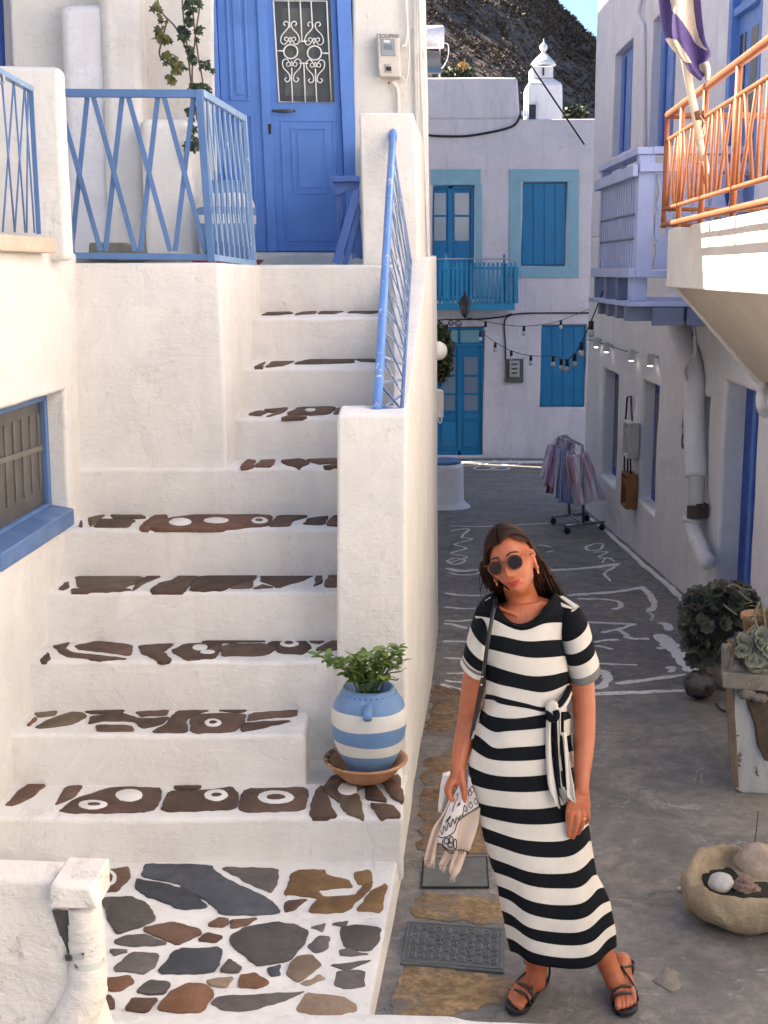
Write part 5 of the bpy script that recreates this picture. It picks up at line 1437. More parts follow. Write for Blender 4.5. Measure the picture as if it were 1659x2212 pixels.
for cx, cy in ((1254, 0), (1356, 4)):
    for s in (-1, 1):
        gtube([(cx, 285 + cy), (cx + s * 20, 255 + cy), (cx + s * 38, 262 + cy), (cx + s * 36, 290 + cy), (cx + s * 12, 318 + cy), (cx + s * 8, 342 + cy), (cx + s * 20, 352 + cy), (cx + s * 30, 342 + cy), (cx + s * 22, 333 + cy)], 0.004)
        gtube([(cx, 262 + cy), (cx + s * 8, 282 + cy), (cx + s * 20, 284 + cy), (cx + s * 22, 272 + cy), (cx + s * 14, 268 + cy)], 0.0035)
    gtube([(cx, 292 + cy), (cx + 1, 325 + cy)], 0.0055, False)
gm = MB()
for pts, r in grille: gm.tube(pts, r, 6)
gm.build('grille', IRON_WHITE, leafB, smooth=True)
hb = MB()
hb.tube([V(588, 239, 9.225), V(600, 240, 9.21), V(612, 240, 9.205), V(626, 240, 9.21), V(638, 240, 9.225)], [0.007, 0.010, 0.012, 0.010, 0.007], 8)
hb.build('handle', m_plain('old_brass', (0.12, 0.10, 0.08), 0.35, 0.8), leafB, smooth=True)
MB().hexa([V(578, 268, 9.235), V(586, 268, 9.235), V(586, 290, 9.235), V(580, 290, 9.235)], [V(578, 268, 9.25), V(586, 268, 9.25), V(586, 290, 9.25), V(580, 290, 9.25)]).build('lock', BLACK, leafB, bevel=0.002)

# ---- broken blue shutter boards leaning by the door
YS = 7.62
t = thing('broken_stand', 'broken dark blue wooden stand with crossed boards beside the door', 'stand', V(750, 572, YS))
BLUED = m_paint('blue_old_wood', (0.05, 0.115, 0.36), 0.5, 0.1, (0.2, 0.25, 0.35), wood=True)
def sp(pts, y0, y1, name):
    MB().hexa([V(*p, YS) + Vector((0, y0, 0)) for p in pts], [V(*p, YS) + Vector((0, y1, 0)) for p in pts]).build(name, BLUED, t, bevel=0.003, seg=1)
sp([(717, 381), (776, 380), (776, 393), (719, 394)], -0.05, 0.18, 'top_board')
sp([(719, 394), (776, 393), (776, 404), (768, 413), (752, 412), (738, 418), (724, 422)], 0.0, 0.03, 'side_board')
sp([(721, 422), (740, 418), (742, 470), (734, 505), (728, 470)], 0.05, 0.07, 'side_board')
sp([(762, 412), (776, 404), (777, 425), (736, 572), (718, 566)], -0.03, -0.008, 'plank')
sp([(776, 430), (779, 460), (752, 572), (738, 572)], 0.0, 0.022, 'plank')
sp([(778, 470), (783, 560), (768, 556), (760, 560)], 0.03, 0.05, 'plank')
sp([(728, 440), (735, 440), (752, 560), (744, 566)], 0.06, 0.08, 'plank')

# ---- electricity meter and cables on the white wall
YM = 9.18
c = V(838, 125, YM)
t = thing('electricity_meter', 'beige electricity meter with a small window on the white wall beside the blue door', 'meter', c - Vector((0, 0.06, 0.15)))
CASE = m_plain('meter_beige', (0.60, 0.55, 0.47), 0.45)
def mq(name, pts, d0, d1, mat, bevel=0.006):
    MB().hexa([V(*p, YM) + Vector((0, d0, 0)) for p in pts], [V(*p, YM) + Vector((0, d1, 0)) for p in pts]).build(name, mat, t, bevel=bevel, seg=2)
mq('case', [(818, 170), (867, 172), (862, 78), (813, 76)], -0.10, 0.01, CASE, 0.015)
mq('window', [(824, 126), (855, 127), (853, 90), (822, 89)], -0.108, -0.095, m_glass('meter_glass', (0.30, 0.31, 0.33), 0.1), 0.004)
mq('display', [(830, 112), (848, 113), (847, 103), (829, 102)], -0.112, -0.106, m_plain('lcd', (0.16, 0.19, 0.22), 0.3), 0.001)
mq('label', [(829, 98), (842, 99), (842, 93), (829, 92)], -0.112, -0.106, m_plain('label_white', (0.7, 0.7, 0.68), 0.5), 0.001)
mq('socket_cover', [(832, 161), (847, 162), (846, 144), (831, 143)], -0.112, -0.098, m_plain('cover', (0.42, 0.40, 0.36), 0.5), 0.004)
mq('plug', [(834, 158), (845, 159), (845, 150), (834, 149)], -0.116, -0.11, BLACK, 0.001)
mq('seal', [(838, 186), (842, 186), (842, 180), (838, 180)], -0.09, -0.08, m_plain('seal_red', (0.35, 0.05, 0.04), 0.5), 0.001)
tc = bpy.data.curves.new('lettering', 'FONT')
tc.body = 'SOUPNSI'
tc.size = 0.034; tc.extrude = 0.001
to = bpy.data.objects.new('lettering', tc); COL.objects.link(to)
to.rotation_euler = (math.pi / 2, 0, 0)
dg = bpy.context.evaluated_depsgraph_get()
tm = bpy.data.meshes.new_from_object(to.evaluated_get(dg))
bpy.data.objects.remove(to)
to = bpy.data.objects.new('lettering', tm); COL.objects.link(to)
to.parent = t
to.location = V(819, 87.5, YM) + Vector((0, -0.101, 0)) - wloc(t); to.rotation_euler = (math.pi / 2, 0, 0)
tm.materials.clear(); tm.materials.append(BLACK)
rod('cable', smoothpts([V(868, 97, YM - 0.05), V(876, 97, YM - 0.03), V(880, 60, YM - 0.02), V(876, -10, YM - 0.02)], 5), 0.008, IRON_WHITE, t, 6)
rod('cable', smoothpts([V(866, 165, YM - 0.03), V(878, 172, YM - 0.02), V(884, 120, YM - 0.02), V(881, 60, YM - 0.02)], 5), 0.006, IRON_WHITE, t, 6)
rod('conduit', smoothpts([V(846, 176, YM - 0.03), V(858, 192, YM - 0.02), V(861, 240, YM - 0.02), V(862, 300, YM - 0.02)], 5), 0.014, WHITE, t, 8)
for (pts, lb) in (([(896, -20, 9.17), (899, 200, 9.17), (907, 420, 9.17), (912, 560, 9.17)], 'white painted conduit down the corner of the stair house'),
                  ([(905, -20, 9.15), (911, 200, 9.15), (920, 400, 9.15), (925, 560, 9.15), (928, 720, 9.15), (930, 900, 9.15)], 'thin pipe right at the alley corner of the stair house')):
    rod('conduit', smoothpts([V(x, y, Y) for x, y, Y in pts], 5), 0.013, WHITE, None, 8, label=lb, cat='pipe')
MB().ball(V(910, 119, 9.16), 0.035, 12, 8, sc=(0.5, 0.5, 1)).build('junction_box', m_plain('weathered_box', (0.4, 0.37, 0.33), 0.7), None, smooth=True, label='small weathered oval junction box near the corner of the stair house', cat='box')

# ---- blue downpipes at top left
BP = m_paint('blue_pipe_paint', (0.03, 0.10, 0.42), 0.35, 0.03)
t = thing('downpipe', 'shiny dark blue downpipe in the shaded recess at the upper left', 'pipe', V(92, 560, 9.6))
MB().tube([V(80, -80, 9.6), V(94, 150, 9.6), V(105, 420, 9.6), V(112, 560, 9.6)], 0.05, 16).build('pipe', BP, t, smooth=True)
MB().tube([V(91, 88, 9.6), V(92, 100, 9.6)], 0.056, 16).build('collar', BP, t, bevel=0.003)
t = thing('downpipe', 'blue pipe cut by the left edge of the picture', 'pipe', V(2, 560, 9.6))
MB().tube([V(-6, -80, 9.6), V(2, 140, 9.6), V(14, 560, 9.6)], 0.032, 14).build('pipe', BP, t, smooth=True)

# ---- terrace railing
YR_ = 6.40
t = thing('terrace_railing', 'blue flat bar railing with crossed bars around the terrace by the door', 'railing', V(300, 560, YR_))
fr = lambda x, y: V(x, y, YR_)
def flat(name, a, b, w, par, mat=BLUE_RAIL, th=0.008, yaw=None):
    d = (b - a).normalized()
    n = Vector((0, 1, 0)) if yaw is None else Vector(yaw).normalized()
    s = d.cross(n).normalized() * w / 2
    n = s.cross(d).normalized() * th / 2
    q = lambda p: [p - s - n, p + s - n, p + s + n, p - s + n]
    return MB().hexa(q(a), q(b)).build(name, mat, par, bevel=0.0015, seg=1)
flat('top_rail', fr(127, 201), fr(434, 203), 0.036, t, th=0.03)
flat('bottom_rail', fr(156, 552), fr(458, 556), 0.03, t, th=0.03)
flat('post', fr(128, 200), fr(158, 552), 0.02, t)
flat('post', fr(430, 195), fr(457, 566), 0.034, t, th=0.038)
TB = 6.404
for k, (a, b) in enumerate([((375, 420), (308, 1075)), ((525, 418), (453, 1080)), ((678, 418), (603, 1080)), ((832, 418), (753, 1080))]):
    flat('bar', V(*c1(*a), TB + 0.006), V(*c1(*b), TB + 0.006), 0.024, t)
for k, (a, b) in enumerate([((256, 440), (432, 1078)), ((402, 418), (582, 1080)), ((552, 418), (732, 1080)), ((706, 418), (882, 1080))]):
    flat('bar', V(*c1(*a), TB - 0.006), V(*c1(*b), TB - 0.006), 0.024, t)
A0, A1 = fr(434, 201), V(525, 256, 7.42)
B0, B1 = fr(457, 556), V(547, 569, 7.42)
yaw = Vector((A1.y - A0.y, -(A1.x - A0.x), 0))
flat('top_rail', A0, A1, 0.034, t, BLUE_PALE, 0.03, yaw)
flat('bottom_rail', B0, B1, 0.03, t, BLUE_PALE, 0.03, yaw)
flat('post', A1 + Vector((0, 0, 0.019)), B1 - Vector((0, 0, 0.019)), 0.032, t, BLUE_PALE, 0.036, yaw)
ns = 8
for k in range(ns):
    t0, t1 = k / ns, (k + 1) / ns
    flat('bar', A0.lerp(A1, t0), B0.lerp(B1, min(1, t1 + 0.03)), 0.02, t, BLUE_PALE, 0.008, yaw)
    flat('bar', A0.lerp(A1, t1), B0.lerp(B1, max(0, t0 - 0.0)), 0.02, t, BLUE_RAIL, 0.008, yaw)

# ---- railing of the left terrace, cut by the picture edge
t = thing('left_railing', 'pale blue railing with thin crossed rods cut by the left edge of the picture', 'railing', V(40, 508, 5.6))
ya, yb2 = 5.25, 5.74
l0, l1 = V(-8, 152, ya), V(66, 193, yb2)
m0, m1 = V(-8, 500, ya), V(84, 504, yb2)
flat('top_rail', l0, l1, 0.022, t, BLUE_PALE, 0.03, (1, -0.1, 0))
flat('post', V(66, 186, yb2), V(84, 506, yb2), 0.02, t, BLUE_RAIL, 0.012)
for xa, xb in ((2, 30), (28, 5), (28, 53), (52, 30), (52, 74), (60, 56)):
    fa, fb = (xa + 8) / 74, (xb + 8) / 92
    rod('rod', [l0.lerp(l1, fa), (l0.lerp(l1, fa) + m0.lerp(m1, fb)) / 2, m0.lerp(m1, fb)], 0.0042, BLUE_RAIL, t, 6)
rod('wire', smoothpts([V(-2, 160, ya), V(6, 162, ya), V(8, 176, ya), V(0, 180, ya), V(-6, 170, ya)], 4), 0.004, STEEL, t, 6)

# ---- stair handrail
HA, HB_ = V(848, 302, 7.52), V(815, 888, 5.62)
QA, QB = V(887, 563, 7.50), V(868, 886, 5.66)
t = thing('stair_railing', 'worn blue stair railing with thin crossed bars rising to the white end block', 'railing', QB)
BW = m_paint('blue_worn_rail', (0.13, 0.27, 0.62), 0.35, 0.3, (0.72, 0.74, 0.78))
GB = m_paint('blue_worn_bars', (0.20, 0.27, 0.42), 0.45, 0.4, (0.66, 0.68, 0.70))
MB().tube([HB_, HA], 0.021, 14).build('handrail', BW, t, smooth=True)
d = (HA - HB_).normalized()
MB().tube([HA + d * 0.0, HA + d * 0.06, HA + d * 0.11, HA + d * 0.15], [0.024, 0.025, 0.018, 0.006], 14).build('end_cap', BW, t, smooth=True)
rod('bottom_rail', [QB, QA], 0.009, BLUE_RAIL, t)
rod('post', [HA - d * 0.02, QA], 0.008, GB, t)
rod('post', [HB_ + d * 0.02, QB], 0.010, BLUE_RAIL, t)
ns = 12
for k in range(ns):
    t0, t1 = k / ns, (k + 1) / ns
    flat('bar', HB_.lerp(HA, t0), QB.lerp(QA, t1), 0.012, t, GB, 0.006, (1, 0.15, 0))
    flat('bar', HB_.lerp(HA, t1), QB.lerp(QA, t0), 0.012, t, GB if k % 2 else BLUE_RAIL, 0.006, (1, 0.15, 0))
# ---- striped jar on the terrace
def striped(prof, c, cuts, name, par, matA, matB, n=40):
    """lathe with painted bands: cuts = [(z,'A'/'B') from bottom]"""
    mb = MB()
    zs = sorted(set([p[1] for p in prof] + [z for z, _ in cuts]))
    rad = lambda z: interp(sorted([(p[1], p[0]) for p in prof]), z)
    return mb
BLUEJ = m_paint('jar_blue', (0.15, 0.27, 0.47), 0.5, 0.12, (0.4, 0.45, 0.55), bump=0.8)
WHITEJ = m_paint('jar_white', (0.74, 0.71, 0.65), 0.6, 0.08, (0.5, 0.47, 0.42), bump=0.8)
def jar_mesh(name, c, prof, bands, par, n=44, thick=0.012):
    """prof [(z,r)] bottom to top; bands [(z_top, mat index)] bottom to top; open mouth with inner wall"""
    fine = []
    P = smoothpts([Vector((r, 0, z)) for z, r in prof], 5)
    pr_ = sorted([(p.z, p.x) for p in P])
    zs = sorted(set([round(z, 4) for z, _ in pr_] + [round(b[0], 4) for b in bands]))
    zs = [z for z in zs if pr_[0][0] <= z <= pr_[-1][0]]
    vs, fs, mi = [], [], []
    for z in zs:
        r = interp(pr_, z)
        for k in range(n):
            a = 2 * math.pi * k / n
            zz = z + 0.0025 * math.sin(3 * a + z * 40) if z not in (zs[0], zs[-1]) else z
            vs.append(Vector(c) + Vector((r * math.cos(a), r * math.sin(a), zz)))
    for j in range(len(zs) - 1):
        zm = (zs[j] + zs[j + 1]) / 2
        m = next((b[1] for b in bands if zm < b[0]), bands[-1][1])
        for k in range(n):
            fs.append((j * n + k, j * n + (k + 1) % n, (j + 1) * n + (k + 1) % n, (j + 1) * n + k)); mi.append(m)
    fs.append(tuple(range(n))[::-1]); mi.append(bands[0][1])
    top = (len(zs) - 1) * n
    for (dz, dr) in ((0.0, -thick), (-0.05, -thick), (-0.05, None)):
        b = len(vs)
        if dr is None:
            break
        r = interp(pr_, zs[-1]) + dr
        for k in range(n):
            a = 2 * math.pi * k / n
            vs.append(Vector(c) + Vector((r * math.cos(a), r * math.sin(a), zs[-1] + dz)))
        prev = top
        for k in range(n):
            fs.append((prev + k, prev + (k + 1) % n, b + (k + 1) % n, b + k)); mi.append(bands[-1][1])
        top = b
    fs.append(tuple(top + k for k in range(n))); mi.append(2)
    return mk(name, vs, fs, [BLUEJ, WHITEJ, m_plain('soil', (0.03, 0.022, 0.016), 0.95)], par, smooth=True, fmats=mi)
YJ = 8.3
zj = lambda y: V(490, y, YJ).z - ZN[0]
cj = Vector((V(490, 500, YJ).x, YJ, ZN[0] + 0.002))
t = thing('striped_jar', 'big blue and white striped jar standing behind the terrace railing', 'jar', cj)
sj = YJ / FPX * 1.0
jar_mesh('body', cj, [(0.0, 0.12), (0.06, 0.145), (zj(500), 0.178), (zj(460), 0.184), (zj(432), 0.165), (zj(418), 0.130), (zj(405), 0.112), (zj(392), 0.118)], [(zj(485), 0), (zj(466), 1), (zj(450), 0), (zj(420), 1), (9, 0)], t)
MB().lathe([(0.0, 0.0), (0.20, 0.0), (0.23, 0.03), (0.22, 0.032), (0.18, 0.012), (0.0, 0.012)], cj - Vector((0, 0, 0.0005)), 28).build('saucer', m_plain('red_saucer', (0.30, 0.07, 0.04), 0.6), t, smooth=True)

# ---- striped pot, bowl and basil on the stairs
YP_ = 5.20
cp = Vector((V(797, 1600, YP_).x, YP_, 0.0))
zq = lambda cy: V(797, 1368.6 + cy * .1692, YP_).z
ztread = lerp(ZN[9], ZB[9], (YP_ - YN[9]) / 0.28)
t = thing('flower_pot', 'blue and white striped pot standing in a terracotta bowl on the bottom step', 'pot', Vector((cp.x, cp.y, ztread + 0.03)))
zb = ztread + 0.02
R_ = lambda w: w / 2 / 5.184 * .8773 * mpp(Vector((cp.x, YP_, 0.5)))
prof = [(zb, R_(520)), (zq(1650), R_(610)), (zq(1500), R_(775)), (zq(1300), R_(905)), (zq(1080), R_(958)), (zq(900), R_(905)), (zq(780), R_(770)), (zq(715), R_(660)), (zq(690), R_(640)), (zq(672), R_(655))]
prof = sorted(set(prof))
jar_mesh('body', Vector((cp.x, cp.y, 0)), prof, [(zq(1455), 0), (zq(1310), 1), (zq(1115), 0), (zq(915), 1), (9, 0)], t)
hx = cp.x - 0.003
rj = lambda z: interp(sorted(prof), z)
hp = [(zq(905), 0.004), (zq(880), 0.035), (zq(930), 0.045), (zq(1010), 0.042), (zq(1060), 0.01)]
z1_, z2_ = zq(800), zq(930)
MB().tube(smoothpts([(hx, cp.y - rj(z1_) + 0.012, z1_), (hx, cp.y - rj(z1_) - 0.028, z1_ - 0.004), (hx, cp.y - rj(z2_) - 0.030, (z1_ + z2_) / 2 - 0.01), (hx, cp.y - rj(z2_) + 0.01, z2_ - 0.01)], 6), 0.019, 10, flat=0.45, up=(0, 1, 0)).build('handle', BLUEJ, t, smooth=True)
dm = MB()
zr_ = zq(735)
for k in range(30):
    a = 2 * math.pi * k / 30
    r = rj(zr_) + 0.0005
    dm.ball((cp.x + r * math.cos(a), cp.y + r * math.sin(a), zr_), 0.0032, 6, 4)
dm.build('dots', m_plain('dot_blue', (0.03, 0.07, 0.2), 0.6), t)
cb = Vector((V(790, 1640, YP_).x, YP_ - 0.005, ztread + 0.006))
t = thing('terracotta_bowl', 'glazed terracotta bowl with dark streaks on its rim under the striped pot', 'bowl', cb)
TERB = NT('terracotta_bowl_glaze')
_n = TERB.noise(12, 5, 0.6)
_s = TERB.noise(1.0, 3, 0.5, vec=TERB.scaled((70, 70, 6)))
_c = TERB.mix(TERB.ramp(_n, [(0.3, 0.0), (0.7, 1.0)]), (0.38, 0.165, 0.07), (0.52, 0.27, 0.14))
_c = TERB.mix(TERB.ramp(TERB.noise(30, 5, 0.7), [(0.62, 0.0), (0.7, 0.7)]), _c, (0.62, 0.5, 0.4))
TERB.col(_c).rough(0.5)
TERB.bump(_n, 0.002, 0.5)
MB().lathe([(0.0, 0.0), (0.075, 0.0), (0.10, 0.012), (0.135, 0.045), (0.155, 0.075), (0.178, 0.088), (0.180, 0.093), (0.170, 0.098), (0.150, 0.088), (0.130, 0.06), (0.09, 0.02), (0.0, 0.014)], cb, 40).build('bowl', TERB.m, t, smooth=True)
rs = MB()
for k in range(22):
    a = R(150 + k * 4.2)
    if k % 5 == 4: continue
    ca, sa = math.cos(a), math.sin(a)
    rs.tube([cb + Vector((ca * 0.151, sa * 0.151, 0.0905)), cb + Vector((ca * 0.164, sa * 0.164, 0.0975)), cb + Vector((ca * 0.176, sa * 0.176, 0.0965))], 0.0022, 5)
rs.build('painted_streaks', m_plain('streak_dark', (0.05, 0.035, 0.03), 0.5), t)
# basil
def leaf_mesh(name, L, W, mat, fold=0.25, curl=0.25, n=5):
    vs, fs = [], []
    for i in range(n + 1):
        t_ = i / n
        w = W * math.sin(math.pi * min(1, t_ * 0.93 + 0.05)) ** 0.8 / 2
        y = L * t_
        z = -curl * L * t_ * t_
        vs += [(-w, y, z + fold * w), (0, y, z), (w, y, z + fold * w)]
    for i in range(n):
        for k in (0, 1):
            fs.append((3 * i + k, 3 * i + k + 1, 3 * i + k + 4, 3 * i + k + 3))
    me = bpy.data.meshes.new(name)
    me.from_pydata(vs, [], fs)
    for p in me.polygons: p.use_smooth = True
    me.materials.append(mat)
    return me
def put(me, name, parent, loc, dir_, up=None, s=1.0, roll=0.0):
    o = bpy.data.objects.new(name, me)
    COL.objects.link(o)
    d = Vector(dir_).normalized()
    u = Vector(up) if up else Vector((0, 0, 1))
    x = d.cross(u)
    if x.length < 1e-3: x = Vector((1, 0, 0))
    x.normalize()
    z = x.cross(d)
    M = Matrix((x, d, z)).transposed().to_4x4()
    M = M @ Matrix.Rotation(roll, 4, 'Y')
    o.rotation_euler = M.to_euler()
    o.scale = (s, s, s)
    o.location = Vector(loc) - wloc(parent)
    o.parent = parent
    return o
def m_leaf(name, c, c2, rough=0.45):
    t = NT(name)
    oi = t.t.nodes.new('ShaderNodeObjectInfo')
    t.col(t.mix(oi.outputs['Random'], c, c2)).rough(rough)
    t.b.inputs['Subsurface Weight'].default_value = 0.0
    t.bump(t.noise(120, 3), 0.0008, 0.5)
    return t.m
BASIL = [m_leaf('basil_leaf', (0.07, 0.14, 0.016), (0.19, 0.27, 0.035)), m_leaf('basil_leaf_pale', (0.11, 0.18, 0.03), (0.22, 0.29, 0.06))]
lm = [leaf_mesh('leaf', 0.050, 0.025, BASIL[0]), leaf_mesh('leaf', 0.042, 0.023, BASIL[1], 0.3, 0.4), leaf_mesh('leaf', 0.056, 0.026, BASIL[0], 0.2, 0.1)]
zrim = zq(672)
t = thing('basil_plant', 'bushy green basil growing from the striped pot with one sprig reaching left', 'plant', Vector((cp.x, cp.y, zrim - 0.03)))
rr = random.Random(5)
stems = []
base = Vector((cp.x, cp.y, zrim - 0.04))
tips = [(862, 1400), (848, 1412), (830, 1404), (812, 1420), (790, 1418), (775, 1428), (765, 1418), (745, 1425), (738, 1440), (720, 1428), (700, 1420), (686, 1414), (870, 1430), (868, 1450), (845, 1440), (826, 1445), (805, 1450), (782, 1452), (760, 1450), (745, 1462), (858, 1470), (830, 1470), (800, 1475), (770, 1472)]
sm_ = MB()
nl = 0
for i, (x, y) in enumerate(tips):
    tip = V(x, y, YP_ + rr.uniform(-0.10, 0.06) - (0.05 if y > 1440 else 0))
    b0_ = base + Vector((rr.uniform(-0.05, 0.05), rr.uniform(-0.05, 0.05), 0))
    mid = (b0_ + tip) / 2 + Vector((0, 0, 0.03))
    P = smoothpts([b0_, mid, tip], 6)
    sm_.tube(P, [0.003] * (len(P) - 1) + [0.0015], 5)
    for j in range(3, len(P)):
        if nl > 285: break
        p = P[j]
        tdir = (P[j] - P[j - 1]).normalized()
        for s in range(2):
            a = rr.uniform(0, 6.28) if j < len(P) - 1 else s * 3.14 + rr.uniform(-.4, .4)
            side = Vector((math.cos(a), math.sin(a), rr.uniform(-0.1, 0.5)))
            put(rr.choice(lm), 'leaf', t, p, side + tdir * 0.4, s=rr.uniform(0.75, 1.25), roll=rr.uniform(-0.5, 0.5)); nl += 1
    for s in range(2):
        a = rr.uniform(0, 6.28)
        put(lm[1], 'leaf', t, tip, Vector((math.cos(a) * 0.6, math.sin(a) * 0.6, 0.8)), s=rr.uniform(0.5, 0.8)); nl += 1
sm_.build('stem', m_plain('basil_stem', (0.09, 0.13, 0.03), 0.6), t, smooth=True)

# ---- vine on the facade
def vine_leaf(name, L, mat):
    out = [(0, 0), (0.28, 0.02), (0.42, 0.25), (0.25, 0.35), (0.48, 0.62), (0.18, 0.62), (0, 1.0)]
    pts = out + [(-x, y) for x, y in out[-2:0:-1]]
    vs = [(x * L, y * L, -0.22 * L * (x * x * 2 + y * y * 0.5)) for x, y in pts] + [(0, 0.4 * L, 0.05 * L)]
    n = len(pts)
    me = bpy.data.meshes.new(name)
    me.from_pydata(vs, [], [(i, (i + 1) % n, n) for i in range(n)])
    me.materials.append(mat)
    return me
VG = m_leaf('vine_leaf_dark', (0.010, 0.022, 0.008), (0.035, 0.055, 0.016), 0.4)
VO = m_leaf('vine_leaf_olive', (0.06, 0.075, 0.015), (0.15, 0.14, 0.03), 0.5)
vm = [vine_leaf('leaf', 0.062, VG), vine_leaf('leaf', 0.05, VG), vine_leaf('leaf', 0.066, VO), vine_leaf('leaf', 0.05, VO)]
YV = 8.86
t = thing('climbing_vine', 'climbing vine with dark and olive leaves on the white wall left of the blue door', 'vine', V(420, 330, YV))
vs_ = MB()
wood = m_plain('vine_wood', (0.16, 0.11, 0.075), 0.8, var=0.3)
runs = [[(420, 560), (428, 420), (420, 330), (414, 200), (404, 100), (395, 20), (392, -60)], [(428, 400), (432, 290), (440, 200), (428, 120), (418, 40), (410, -60)], [(426, 260), (415, 170), (422, 80), (432, 10), (436, -40)], [(404, 110), (380, 60), (352, 30), (340, 0), (333, -40)], [(408, 150), (372, 140), (345, 120), (352, 80), (360, 48)]]
for P in runs:
    vs_.tube(smoothpts([V(x, y, YV + 0.02 * math.sin(i * 2)) for i, (x, y) in enumerate(P)], 5), 0.006, 6)
vs_.build('stem', wood, t, smooth=True)
rr = random.Random(11)
for (x, y, sx_, sy_, n_, ol) in [(338, 10, 8, 14, 9, 1), (345, 40, 8, 12, 4, 1), (348, 75, 8, 16, 11, 1), (358, 82, 8, 10, 5, 1), (352, 118, 10, 8, 8, 1), (368, 128, 12, 12, 10, 1), (385, 140, 14, 14, 16, 1), (372, 165, 8, 8, 6, 1), (405, 30, 12, 26, 18, 0), (398, 72, 9, 20, 14, 0), (408, 105, 8, 14, 8, 0), (430, 60, 9, 8, 6, 0), (445, 140, 10, 8, 10, 0), (418, 125, 8, 10, 6, 0), (428, 185, 18, 10, 16, 0), (445, 195, 8, 10, 8, 0), (418, 300, 8, 14, 14, 0), (418, 270, 7, 16, 8, 0), (412, 235, 6, 10, 5, 0), (420, 0, 20, 14, 12, 0)]:
    for k in range(n_):
        p = V(x + rr.gauss(0, 0.6) * sx_, y + rr.gauss(0, 0.6) * sy_, YV - rr.uniform(0.0, 0.12) - (0.42 if y > 215 else 0))
        d = Vector((rr.uniform(-0.8, 0.8), rr.uniform(-0.7, 0.1), rr.uniform(-1.2, -0.1)))
        put(vm[rr.choice((2, 3)) if (ol and rr.random() < 0.85) else rr.choice((0, 1))], 'leaf', t, p, d, up=(0, -1, 0.4), s=rr.uniform(0.7, 1.2), roll=rr.uniform(-0.7, 0.7))

# ---- near corner parapet with a plastered downpipe
YC = 2.95
cw = thing('corner_wall', 'rough white corner wall at the bottom left in front of the paving', 'wall', V(100, 2200, YC))
block('wall', [V(-200, 2330, YC), V(205, 2330, YC - 0.02), V(240, 2330, YC) + Vector((0, 0.16, 0)), V(-200, 2330, YC) + Vector((0, 0.16, 0))],
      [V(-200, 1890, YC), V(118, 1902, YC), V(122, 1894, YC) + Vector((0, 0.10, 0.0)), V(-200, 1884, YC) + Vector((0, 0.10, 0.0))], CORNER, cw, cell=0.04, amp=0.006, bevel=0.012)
dp = thing('rain_pipe', 'whitewashed box gutter and fat rain pipe on the near corner wall', 'pipe', V(190, 2200, YC))
YQ = 2.90
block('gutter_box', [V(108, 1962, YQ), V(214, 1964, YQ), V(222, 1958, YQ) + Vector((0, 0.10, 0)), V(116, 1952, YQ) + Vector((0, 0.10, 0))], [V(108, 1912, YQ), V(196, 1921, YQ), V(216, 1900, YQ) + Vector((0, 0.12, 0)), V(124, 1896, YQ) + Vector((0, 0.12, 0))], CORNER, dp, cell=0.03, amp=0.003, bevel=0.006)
pm = smoothpts([V(183, 1955, YQ + 0.05), V(187, 2010, YQ + 0.05), V(190, 2090, YQ + 0.05), V(186, 2140, YQ + 0.05), V(160, 2200, YQ + 0.04), V(120, 2265, YQ + 0.03), V(90, 2320, YQ + 0.02)], 6)
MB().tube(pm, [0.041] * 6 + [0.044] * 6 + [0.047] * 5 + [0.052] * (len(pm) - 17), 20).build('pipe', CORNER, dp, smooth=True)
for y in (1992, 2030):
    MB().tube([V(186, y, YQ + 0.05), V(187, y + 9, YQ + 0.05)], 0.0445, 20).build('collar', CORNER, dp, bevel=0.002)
MB().tube([V(189, 2062, YQ + 0.05), V(189, 2078, YQ + 0.05)], 0.046, 20).build('strap', m_paint('strap', (0.6, 0.57, 0.5), 0.6, 0.3, (0.15, 0.12, 0.1)), dp, bevel=0.001)
MB().hexa([V(140, 2064, YQ + 0.02), V(182, 2058, YQ), V(182, 2072, YQ), V(142, 2078, YQ + 0.02)], [V(140, 2064, YQ + 0.03), V(182, 2058, YQ + 0.01), V(182, 2072, YQ + 0.01), V(142, 2078, YQ + 0.03)]).build('strap_tab', m_paint('strap_rust', (0.5, 0.47, 0.42), 0.6, 0.6, (0.06, 0.04, 0.03)), dp)
MB().hexa([V(112, 1966, YQ + 0.035), V(152, 1966, YQ + 0.035), V(150, 2070, YQ + 0.05), V(144, 2070, YQ + 0.05)], [V(112, 1966, YQ + 0.045), V(152, 1966, YQ + 0.045), V(150, 2070, YQ + 0.06), V(144, 2070, YQ + 0.06)]).build('gap_shade', m_plain('gap_dark', (0.07, 0.06, 0.05), 0.9, var=0.5), dp)  # thin dark sheet painting the shaded gap beside the pipe

